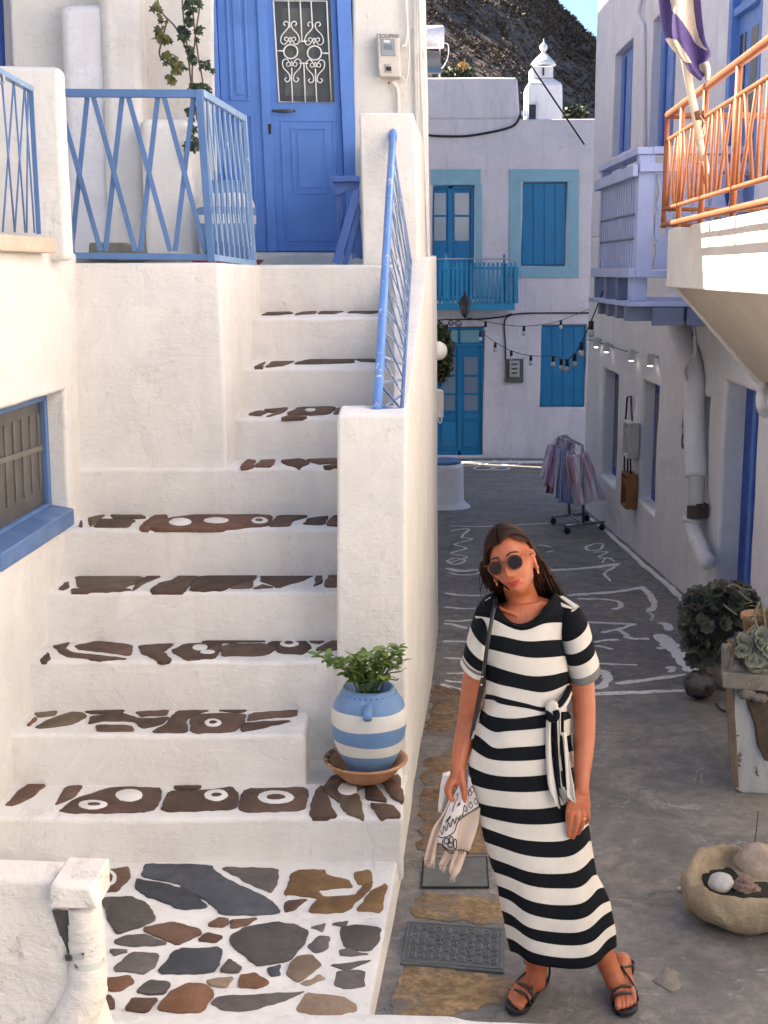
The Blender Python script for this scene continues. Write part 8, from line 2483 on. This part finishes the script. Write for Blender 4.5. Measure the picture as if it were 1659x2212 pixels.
# boundary curves, each (left, a third, middle, two thirds, right) in photo points
BND = [
 [k2(290, 250), k2(440, 300), k2(740, 412), k2(1000, 335), k2(1160, 300)],
 [k2(285, 302), k2(470, 340), k2(720, 445), k2(960, 375), k2(1152, 368)],
 [k2(325, 465), k2(540, 500), k2(760, 548), k2(980, 540), k2(1145, 530)],
 [k2(352, 615), k2(560, 660), k2(790, 708), k2(1000, 706), k2(1170, 690)],
 [k2(372, 765), k2(570, 830), k2(800, 886), k2(1000, 880), k2(1190, 838)],
 [k2(380, 922), k2(580, 985), k2(800, 1030), k2(990, 1040), k2(1200, 955)],
 [k2(386, 1060), k2(560, 1100), k2(760, 1150), k2(960, 1190), k2(1190, 1095)],
 [k2(378, 1112), k2(560, 1160), k2(760, 1205), k2(970, 1232), k2(1184, 1150)],
 [k2(348, 1230), k2(500, 1290), k2(680, 1300), k2(970, 1256), k2(1184, 1230)],
 [k2(325, 1325), k2(440, 1430), k2(620, 1420), k2(960, 1390), k2(1195, 1300)],
 [k3(272, 105), k3(450, 235), k3(650, 238), k3(950, 212), k3(1215, 110)],
 [k3(240, 245), k3(400, 350), k3(640, 372), k3(960, 350), k3(1238, 268)],
 [k3(214, 405), k3(400, 500), k3(680, 522), k3(960, 505), k3(1262, 420)],
 [k3(236, 580), k3(420, 650), k3(720, 672), k3(1010, 655), k3(1300, 570)],
 [k3(290, 760), k3(460, 815), k3(760, 836), k3(1060, 818), k3(1340, 720)],
 [k3(320, 885), k3(520, 955), k3(830, 988), k3(1130, 970), k3(1368, 850)],
 [k3(332, 990), k3(560, 1095), k3(880, 1152), k3(1160, 1140), k3(1385, 1000)],
 [k3(362, 1145), k3(600, 1245), k3(920, 1305), k3(1200, 1295), k3(1407, 1150)],
 [k3(412, 1300), k3(640, 1395), k3(950, 1466), k3(1230, 1455), k3(1430, 1315)],
 [k3(452, 1440), k3(680, 1535), k3(980, 1612), k3(1270, 1600), k3(1452, 1478)],
 [k8(487, 578), k8(590, 632), k8(730, 670), k8(850, 655), k8(940, 590)],
 [k8(500, 625), k8(610, 695), k8(750, 733), k8(870, 715), k8(962, 648)],
 [k8(508, 688), k8(620, 760), k8(760, 790), k8(880, 768), k8(976, 688)],
 [k8(520, 748), k8(635, 815), k8(770, 846), k8(895, 825), k8(988, 745)],
 [k8(530, 808), k8(640, 872), k8(780, 898), k8(905, 875), k8(996, 790)],
 [k8(546, 868), k8(650, 925), k8(790, 946), k8(915, 925), k8(1001, 846)],
]
FRONT = [(0, 0.098), (1, 0.105), (3, 0.118), (5, 0.112), (8, 0.118), (10, 0.125), (13, 0.125), (16, 0.125), (19, 0.13), (22, 0.14), (25, 0.15)]
def dress():
    NA = 64
    rows = []
    for bi, b in enumerate(BND):
        pts = smoothpts([Vector((x, y, 0)) for x, y in b], 8)        # left..right across the front
        m = len(pts) - 1
        dep = interp(FRONT, bi)
        xl, xr_ = pts[0].x, pts[-1].x
        a, c = W(pts[0].x, pts[0].y), W(pts[-1].x, pts[-1].y)
        row = []
        for k in range(NA):
            t = 2 * math.pi * k / NA         # 0 = image left, pi/2 = front, pi = right, 3pi/2 = back
            ct = -math.cos(t)
            ct = math.copysign(abs(ct) ** 0.9, ct)
            fx = (ct + 1) / 2
            st = math.sin(t)
            if st >= 0:
                # find the traced boundary at this fraction
                X = lerp(xl, xr_, fx)
                y = interp([(p.x, p.y) for p in pts], X)
                dy = -dep * (abs(st) ** 0.8)
                row.append(W(X, y, dy))
            else:
                p = a.lerp(c, fx)
                row.append(p + Vector((0, 0.105 * abs(st) ** 0.8, 0)))
        rows.append(row)
    vs, fs, mi = [], [], []
    full = []
    SUB = 3
    cols_ = [[rows[j][k] for j in range(len(rows))] for k in range(NA)]
    sm_cols = [smoothpts(c_, SUB) for c_ in cols_]
    nr = len(sm_cols[0])
    for j in range(nr):
        for k in range(NA):
            p = sm_cols[k][j].copy()
            t = 2 * math.pi * k / NA
            if math.sin(t) > -0.2:
                # soft folds: pulled towards the knot at the waist, hanging creases lower down
                jj = j / SUB
                rad = Vector((p.x - person.location.x, p.y - YW, 0)).normalized()
                amp = 0.0065 * g(jj - 8, 2.6) * math.sin(k * 0.55 + jj * 2.1) + 0.0048 * math.sin(k * 0.62 + 1.6 * math.sin(jj * 0.32)) * (1 if jj > 11 else 0.35) + 0.006 * noise.noise(Vector((k * 0.16, jj * 0.5, 3)))
                p += rad * amp
            vs.append(p)
    for j in range(nr - 1):
        band = j // SUB
        col = 0 if band % 2 == 0 else 1           # starts with black yoke
        if band == 0: col = 0
        for k in range(NA):
            fs.append((j * NA + k, j * NA + (k + 1) % NA, (j + 1) * NA + (k + 1) % NA, (j + 1) * NA + k)); mi.append(col)
    o = mk('dress', vs, fs, [KBLACK, KWHITE], person, smooth=True, fmats=mi)
    s = o.modifiers.new('th', 'SOLIDIFY'); s.thickness = 0.004; s.offset = -1
    return o, rows
dress_o, drows = dress()
# yoke: from the first boundary up over the shoulders to the neckline
def yoke():
    neck = [(1068, 1286), (1074, 1312), (1087, 1332), (1103, 1345), (1121, 1350), (1139, 1347), (1155, 1339), (1171, 1324), (1184, 1306), (1200, 1283)]
    mid = [(1048, 1302), (1050, 1325), (1066, 1342), (1100, 1353), (1130, 1356), (1162, 1352), (1190, 1340), (1222, 1318), (1240, 1306)]
    NA = 64
    top = drows[0]
    vs, fs, mi = [], [], []
    npts = smoothpts([Vector((x, y, 0)) for x, y in neck], 6)
    def neckpt(t):
        ct = -math.cos(t); fx = (ct + 1) / 2; st = math.sin(t)
        X = lerp(npts[0].x, npts[-1].x, fx)
        if st >= 0:
            y = interp([(p.x, p.y) for p in npts], X)
            return W(X, y, -0.02 - 0.072 * st ** 0.7)
        a, c = W(npts[0].x, npts[0].y, -0.02), W(npts[-1].x, npts[-1].y, -0.02)
        return a.lerp(c, fx) + Vector((0, 0.085 * abs(st) ** 0.8, 0.0))
    R0 = [neckpt(2 * math.pi * k / NA) for k in range(NA)]
    R1 = []
    NS = 8
    for j in range(NS + 1):
        v = j / NS
        for k in range(NA):
            t = 2 * math.pi * k / NA
            a, b = R0[k], top[k]
            p = a.lerp(b, v)
            # shoulder: keep the surface above the straight chord
            side = abs(math.cos(t)) ** 3
            p.z += 0.014 * side * math.sin(math.pi * v) 
            p.y -= 0.016 * max(0, math.sin(t)) * math.sin(math.pi * v)
            vs.append(p)
    for j in range(NS):
        for k in range(NA):
            fs.append((j * NA + k, j * NA + (k + 1) % NA, (j + 1) * NA + (k + 1) % NA, (j + 1) * NA + k)); mi.append(0)
    o = mk('yoke', vs, fs, [KBLACK, KWHITE], dress_o, smooth=True, fmats=mi)
    s = o.modifiers.new('th', 'SOLIDIFY'); s.thickness = 0.004; s.offset = 0
    # ribbed neckband
    P = R0 + [R0[0]]
    MB().tube([p + Vector((0, -0.003, -0.004)) for p in P], 0.0085, 8, cap=False, flat=0.6).build('neckband', KBLACK, dress_o, smooth=True)
yoke()
def sleeve(ctr, cuts, cap):
    """ctr: list of (left x,y, right x,y) pairs = bands edges from shoulder to cuff; cuts: material for each band"""
    n = 28
    rows = []
    for (xl, yl, xr_, yr, dep) in ctr:
        a, b = W(xl, yl), W(xr_, yr)
        c, h = (a + b) / 2, (b - a) / 2
        row = []
        for k in range(n):
            t = 2 * math.pi * k / n
            st = math.sin(t)
            row.append(c - h * math.cos(t) + Vector((0, -dep * st, 0)) + Vector((0, 0, -0.008 * max(0, st))))
        rows.append(row)
    cols_ = [[rows[j][k] for j in range(len(rows))] for k in range(n)]
    SUBN = 4
    sc_ = [smoothpts(c_, SUBN) for c_ in cols_]
    nr = len(sc_[0])
    vs = [sc_[k][j] for j in range(nr) for k in range(n)]
    fs, mi = [], []
    for j in range(nr - 1):
        for k in range(n):
            fs.append((j * n + k, j * n + (k + 1) % n, (j + 1) * n + (k + 1) % n, (j + 1) * n + k)); mi.append(cuts[j // SUBN])
    if cap:
        fs.append(tuple(range(n))); mi.append(cuts[0])
    o = mk('sleeve', vs, fs, [KBLACK, KWHITE, KGREY], dress_o, smooth=True, fmats=mi)
    s = o.modifiers.new('th', 'SOLIDIFY'); s.thickness = 0.004; s.offset = -1
def s2(xl, yl, xr_, yr, dep): return (*k2(xl, yl), *k2(xr_, yr), dep)
sleeve([s2(390, 170, 470, 200, 0.03), s2(318, 195, 440, 270, 0.055), s2(272, 290, 430, 400, 0.078), s2(232, 410, 415, 560, 0.082), s2(192, 560, 405, 700, 0.078), s2(160, 680, 385, 800, 0.072), s2(156, 698, 368, 818, 0.064), s2(150, 725, 362, 842, 0.065), s2(130, 760, 350, 885, 0.066)], [0, 0, 0, 1, 0, 1, 2, 1], True)
sleeve([s2(1050, 190, 1180, 150, 0.03), s2(1060, 290, 1285, 215, 0.06), s2(1070, 415, 1335, 285, 0.078), s2(1090, 512, 1368, 342, 0.082), s2(1118, 632, 1410, 485, 0.08), s2(1150, 745, 1440, 618, 0.076), s2(1176, 868, 1480, 745, 0.072), s2(1195, 932, 1495, 825, 0.072)], [0, 0, 0, 1, 0, 1, 2], True)
# white shoulder stripes
for pts in ([k2(1090, 110), k2(1130, 105), k2(1295, 210), k2(1245, 232)], [k2(1040, 190), k2(1062, 150), k2(1240, 225), k2(1222, 238)], [k2(1190, 280), k2(1222, 240), k2(1290, 212), k2(1250, 245)], [k2(372, 150), k2(432, 112), k2(420, 135), k2(382, 165)]):
    q_ = [W(x, y, -0.045 if pts[0][0] > 1150 else -0.04) for x, y in pts]
    MB().hexa(q_, [p + Vector((0, 0.03, -0.012)) for p in q_]).build('shoulder_stripe', KWHITE, dress_o, bevel=0.002)
# ---- knot and tails at the waist
def strip(name, L, Rr, mats, d0, wave=0.006, parent=None, th=0.003):
    """cloth strip between two traced edges hanging in front of the dress"""
    A = smoothpts([Vector((x, y, 0)) for x, y in L], 5)
    B = smoothpts([Vector((x, y, 0)) for x, y in Rr], 5)
    n = 6
    m = len(A)
    vs, fs, mi = [], [], []
    for j in range(m):
        for k in range(n + 1):
            t = k / n
            x, y = lerp(A[j].x, B[j].x, t), lerp(A[j].y, B[j].y, t)
            d = d0(j / (m - 1)) if callable(d0) else d0
            vs.append(W(x, y, d + wave * math.sin(t * 6 + j * 0.2)))
    for j in range(m - 1):
        for k in range(n):
            fs.append((j * (n + 1) + k, j * (n + 1) + k + 1, (j + 1) * (n + 1) + k + 1, (j + 1) * (n + 1) + k)); mi.append(mats(j / (m - 1), (k + 0.5) / n) if callable(mats) else 0)
    ms = [KBLACK, KWHITE, KGREY]
    o = mk(name, vs, fs, ms, parent or dress_o, smooth=True, fmats=mi)
    s = o.modifiers.new('th', 'SOLIDIFY'); s.thickness = th
    return o
TD = lambda v: lerp(-0.128, -0.150, v)
strip('tie_tail', [k2(985, 1300), k3(968, 40), k3(962, 300), k3(985, 600), k3(1040, 740), k3(1100, 830)], [k2(1035, 1300), k3(1020, 40), k3(1030, 300), k3(1058, 520), k3(1082, 680), k3(1106, 832)], lambda v, t: 1 if t < 0.8 else 0, TD)
strip('tie_tail', [k2(1020, 1290), k3(1018, 40), k3(1040, 300), k3(1062, 520), k3(1085, 680), k3(1145, 796)], [k2(1105, 1260), k3(1100, 30), k3(1098, 300), k3(1110, 500), k3(1130, 640), k3(1178, 785)], lambda v, t: 0 if t < 0.72 or v > 0.9 else 1, lambda v: lerp(-0.124, -0.143, v))
strip('tie_tail', [k2(1080, 1230), k2(1090, 1450), k3(1122, 120), k3(1148, 400), k3(1165, 640), k3(1180, 720), k3(1250, 768)], [k2(1110, 1230), k2(1115, 1450), k3(1160, 100), k3(1192, 400), k3(1225, 600), k3(1240, 690), k3(1257, 760)], 1 and (lambda v, t: 1), lambda v: lerp(-0.130, -0.155, v))
strip('tie_tail', [k2(1105, 1240), k2(1110, 1420), k3(1100, 100), k3(1105, 300), k3(1130, 500), k3(1160, 640)], [k2(1140, 1240), k2(1140, 1420), k3(1140, 100), k3(1150, 300), k3(1166, 500), k3(1190, 700)], lambda v, t: 0, lambda v: lerp(-0.122, -0.14, v))
strip('care_label', [k3(1090, 640), k3(1105, 700), k3(1140, 795)], [k3(1125, 630), k3(1150, 690), k3(1170, 775)], lambda v, t: 2, -0.152, wave=0.0, th=0.001)
kc = W(*k2(1035, 1215), -0.125)
kn = MB()
kn.ball(kc, 0.024, 20, 14, sc=(1.0, 0.75, 1.25), rough=0.18, seed=4, freq=2.2, mi=1)
kn.tube(smoothpts([W(*k2(990, 1235), -0.128), W(*k2(1000, 1290), -0.145), W(*k2(1040, 1310), -0.150), W(*k2(1070, 1275), -0.148), W(*k2(1060, 1225), -0.14)], 5), 0.011, 10, mi=0)
kn.tube(smoothpts([W(*k2(985, 1290), -0.138), W(*k2(1020, 1318), -0.148), W(*k2(1060, 1300), -0.150), W(*k2(1085, 1250), -0.140)], 5), 0.005, 8, mi=1)
kn.tube(smoothpts([W(*k2(1060, 1190), -0.128), W(*k2(1110, 1150), -0.122), W(*k2(1160, 1080), -0.095), W(*k2(1195, 1000), -0.05)], 5), 0.010, 8, mi=0)
kn.tube(smoothpts([W(*k2(1065, 1215), -0.130), W(*k2(1110, 1210), -0.125), W(*k2(1165, 1130), -0.10), W(*k2(1195, 1050), -0.05)], 5), 0.009, 8, mi=1)
kn.tube(smoothpts([W(*k2(990, 1165), -0.128), W(*k2(1020, 1150), -0.135), W(*k2(1060, 1165), -0.136)], 5), 0.008, 8, mi=1)
kn.build('knot', [KBLACK, KWHITE], dress_o, smooth=True)
# ---- shoulder strap of a small bag
STRAP = m_plain('black_leather', (0.012, 0.012, 0.014), 0.4, var=0.2)
bag = thing('shoulder_bag', 'thin black shoulder bag strap worn across the striped dress', 'bag', W(*k2(300, 1500), -0.05))
SPP = smoothpts([W(*k2(478, 122), -0.035), W(*k2(468, 200), -0.088), W(*k2(440, 330), -0.108), W(*k2(400, 560), -0.118), W(*k2(372, 760), -0.112), W(*k2(345, 940), -0.092), W(*k2(300, 1160), -0.078), W(*k2(265, 1350), -0.070), W(*k2(240, 1500), -0.066)], 6)
sb_ = MB()
vsb, fsb = [], []
for i, p in enumerate(SPP):
    for s in (-1, 1):
        vsb.append(p + Vector((s * 0.0062, 0, 0)))
for i in range(len(SPP) - 1): fsb.append((2 * i, 2 * i + 1, 2 * i + 3, 2 * i + 2))
so = mk('strap', vsb, fsb, STRAP, bag, smooth=True)
s = so.modifiers.new('th', 'SOLIDIFY'); s.thickness = 0.003
for y in (895, 972):
    MB().ball(W(*k2(345 - (y - 895) * 0.1, y), -0.098), 0.0035, 8, 6).build('rivet', m_plain('rivet', (0.7, 0.68, 0.66), 0.2, 1.0), bag, smooth=True)
MB().hexa([W(*k2(235, 1500), -0.075), W(*k2(262, 1495), -0.075), W(*k2(330, 1230), -0.05), W(*k2(322, 1230), -0.05)], [W(*k2(235, 1500), -0.07), W(*k2(262, 1495), -0.07), W(*k2(330, 1230), -0.045), W(*k2(322, 1230), -0.045)]).build('webbing', m_plain('webbing_grey', (0.25, 0.24, 0.23), 0.7), bag)
block('pouch', [W(*k2(215, 1600), 0.02), W(*k2(300, 1600), 0.0), W(*k2(300, 1600), 0.05), W(*k2(215, 1600), 0.06)], [W(*k2(222, 1490), 0.02), W(*k2(320, 1490), 0.0), W(*k2(320, 1490), 0.05), W(*k2(222, 1490), 0.06)], STRAP, bag, cell=0.03, amp=0.002, bevel=0.006)

# ---- ring and nails
MB().tube([W(1259.5, 1767, HY - 0.005) + Vector((0.0100 * math.cos(a), 0.0095 * math.sin(a), 0.0018 * math.cos(a))) for a in [2 * math.pi * k / 18 for k in range(19)]], 0.0018, 6).build('finger_ring', GOLD, person, smooth=True)
nb2 = MB()
for key in FEET:
    for c_, r, d_ in FEET[key][4]:
        nb2.ball(c_ + d_ * r * 0.35 + Vector((0, 0, r * 0.80)), r * 0.55, 10, 6, sc=(1, 1, 0.35))
nb2.build('toenails', NAIL, person, smooth=True)

# ---- sandals
SOLE = m_plain('sandal_sole', (0.018, 0.016, 0.016), 0.6)
STRP = m_plain('sandal_strap', (0.020, 0.015, 0.015), 0.45)
for key in FEET:
    P, d_, ins, L, toes = FEET[key]
    t = thing('sandal', ('black strappy sandal on the foot at the left, pointing to the paving' if key == 'L' else 'black strappy sandal on the foot at the right, pointing to the trough'), 'sandal', P(0.5, 0, -0.022))
    out_ = [(-0.02, 0.0), (0.0, 0.026), (0.12, 0.033), (0.35, 0.031), (0.55, 0.036), (0.75, 0.042), (0.90, 0.041), (1.0, 0.026), (1.035, 0.005), (1.0, -0.018), (0.90, -0.036), (0.75, -0.045), (0.55, -0.040), (0.35, -0.032), (0.12, -0.031), (0.0, -0.026)]
    pl2 = [P(a, b, -0.022) for a, b in out_]
    pl2 = smoothpts(pl2 + [pl2[0]], 3)[:-1]
    MB().hexa([p + Vector((0, 0, 0.002)) for p in pl2], [p + Vector((0, 0, 0.020)) for p in pl2]).build('sole', SOLE, t, bevel=0.004)
    r_ = 0.0042
    def st(pts, r=r_): rod('strap', smoothpts([P(*q) for q in pts], 5), r, STRP, t, 8)
    st([(0.80, 0.045, -0.004), (0.80, 0.036, 0.022), (0.77, 0.012, 0.031), (0.73, -0.016, 0.027), (0.69, -0.040, 0.016), (0.68, -0.046, -0.004)], 0.0052)
    st([(0.70, 0.043, -0.004), (0.70, 0.034, 0.030), (0.66, 0.010, 0.043), (0.62, -0.018, 0.037), (0.58, -0.040, 0.018), (0.57, -0.044, -0.004)], 0.0052)
    st([(0.70, 0.042, 0.012), (0.60, 0.028, 0.046), (0.48, 0.010, 0.062), (0.40, 0.004, 0.074)])
    st([(0.62, -0.042, 0.010), (0.56, -0.030, 0.040), (0.48, -0.012, 0.060), (0.40, 0.004, 0.076)])
    st([(0.40, 0.004, 0.076), (0.30, 0.034, 0.074), (0.15, 0.040, 0.068), (0.02, 0.028, 0.062), (-0.04, 0.0, 0.060), (0.02, -0.028, 0.060), (0.15, -0.040, 0.066), (0.30, -0.034, 0.074), (0.40, 0.004, 0.076)])
    st([(0.12, 0.036, -0.004), (0.10, 0.040, 0.03), (0.10, 0.038, 0.066)])
    st([(0.12, -0.034, -0.004), (0.10, -0.040, 0.03), (0.10, -0.038, 0.066)])
    MB().ball(P(0.41, 0.004, 0.078), 0.0075, 10, 8).build('strap_knot', STRP, t, smooth=True)

# ---- the scarf in her hand
sc4 = lambda x, y: (894.8 + x * .14276, 1614.2 + y * .14276)
scarf = thing('scarf', 'cream fringed scarf with a black line print bunched in the hand of the woman', 'scarf', W(*sc4(600, 1400), -0.05))
CREAM = m_knit('scarf_cream', (0.62, 0.47, 0.37))
CREAMW = m_knit('scarf_white', (0.66, 0.58, 0.53))
PRINT = m_plain('print_black', (0.012, 0.010, 0.012), 0.8)
def sheet(name, L, Rr, mat, d0, wave=0.008, freq=7, seed=0, fringe=0):
    A = smoothpts([Vector((*sc4(*p), 0)) for p in L], 6)
    B = smoothpts([Vector((*sc4(*p), 0)) for p in Rr], 6)
    m = min(len(A), len(B)); n = 12
    vs, fs = [], []
    def dd(j, t): return d0 + wave * math.sin(t * freq + seed + j * 0.12) + 0.004 * math.sin(j * 0.5 + seed)
    for j in range(m):
        for k in range(n + 1):
            t = k / n
            vs.append(W(lerp(A[j].x, B[j].x, t), lerp(A[j].y, B[j].y, t), dd(j, t)))
    for j in range(m - 1):
        for k in range(n):
            fs.append((j * (n + 1) + k, j * (n + 1) + k + 1, (j + 1) * (n + 1) + k + 1, (j + 1) * (n + 1) + k))
    o = mk(name, vs, fs, mat, scarf, smooth=True)
    s = o.modifiers.new('th', 'SOLIDIFY'); s.thickness = 0.0045
    if fringe:
        fb = MB()
        rf = random.Random(seed)
        for k in range(fringe):
            t = (k + 0.5) / fringe
            p = W(lerp(A[-1].x, B[-1].x, t), lerp(A[-1].y, B[-1].y, t), dd(m - 1, t))
            fb.tube([p, p + Vector((rf.gauss(0, 0.003), rf.gauss(0, 0.002), -rf.uniform(0.010, 0.026)))], [0.0016, 0.0007], 5)
        fb.build('fringe', mat, o, smooth=True)
    return dd
sheet('fold', [(440, 400), (400, 560), (370, 800), (360, 980)], [(545, 360), (560, 560), (540, 800), (470, 1010)], CREAMW, -0.035, 0.006, 5, 1)
sheet('fold', [(430, 390), (440, 440), (480, 455)], [(545, 362), (545, 420), (520, 450)], CREAMW, -0.05, 0.003, 5, 2)
sheet('fold', [(560, 720), (430, 1000), (300, 1200), (215, 1500), (160, 1720)], [(640, 760), (520, 1050), (400, 1300), (345, 1500), (310, 1740)], CREAM, -0.060, 0.010, 8, 3, 22)
sheet('fold', [(540, 1400), (460, 1600), (385, 1790)], [(640, 1420), (600, 1600), (470, 1800)], CREAM, -0.030, 0.006, 6, 4, 12)
sheet('fold', [(640, 1420), (560, 1700), (525, 1860), (550, 1950)], [(800, 1500), (770, 1620), (690, 1850), (610, 1960)], CREAM, -0.040, 0.008, 6, 5, 16)
sheet('fold', [(690, 1060), (620, 1300), (600, 1540)], [(1005, 900), (960, 1200), (835, 1560)], CREAM, -0.052, 0.006, 4, 6)
dfun = sheet('printed_panel', [(680, 560), (560, 800), (440, 1100), (340, 1450)], [(790, 800), (790, 1000), (680, 1150), (600, 1560)], CREAMW, -0.070, 0.007, 5, 7)
dfun2 = sheet('printed_panel', [(820, 420), (800, 600), (750, 830), (680, 1090)], [(870, 540), (920, 700), (960, 800), (975, 895)], CREAMW, -0.064, 0.004, 4, 8)
pr_ = MB()
def ink(pts, w=0.0016, d=-0.082, sm=True):
    P = [W(*sc4(*p), d) for p in pts]
    pr_.tube(smoothpts(P, 5) if sm else P, w, 5)
zig = []
for k in range(11):
    zig += [(400 + k * 32, 1260 - k * 27 + (60 if k % 2 else 0)), (418 + k * 32, 1240 - k * 27 + (75 if k % 2 == 0 else -15))]
ink(zig, 0.0015)
ink([(430, 1400), (440, 1480), (520, 1560), (620, 1570)]); ink([(350, 1340), (440, 1370), (600, 1290), (680, 1110), (960, 905)], 0.0017)
for cx, cy, rx, ry in ((490, 1420, 35, 45), (560, 1400, 30, 50), (550, 1480, 40, 35), (620, 1470, 22, 80)):
    ink([(cx + rx * math.cos(k * .63), cy + ry * math.sin(k * .63)) for k in range(11)], 0.0018)
for cx, cy in ((765, 930), (850, 880), (925, 820), (840, 690), (870, 640)):
    ink([(cx, cy - 55), (cx + 32, cy), (cx + 12, cy + 42), (cx - 22, cy + 10), (cx, cy - 55)], 0.0014)
ink([(700, 980), (740, 960), (730, 1030), (690, 1040), (700, 980)], 0.0014)
ink([(640, 700), (655, 760), (630, 820), (600, 900), (580, 980)], 0.0013); ink([(620, 740), (665, 720), (650, 690)], 0.0013); ink([(350, 1460), (420, 1480), (520, 1590), (610, 1600)], 0.002); ink([(640, 1560), (720, 1555), (810, 1590), (800, 1615)], 0.0018)
for x in (680, 715, 745): ink([(x, 1560), (x - 8, 1610)], 0.0013)
pr_.add([W(*sc4(x, y), -0.080) for x, y in ((700, 810), (690, 900), (600, 1040), (595, 985), (660, 870))], [(0, 1, 2, 3, 4)])
pr_.add([W(*sc4(x, y), -0.080) for x, y in ((590, 1010), (490, 1150), (478, 1115), (540, 1040))], [(0, 1, 2, 3)])
pr_.build('print', PRINT, scarf, smooth=True)
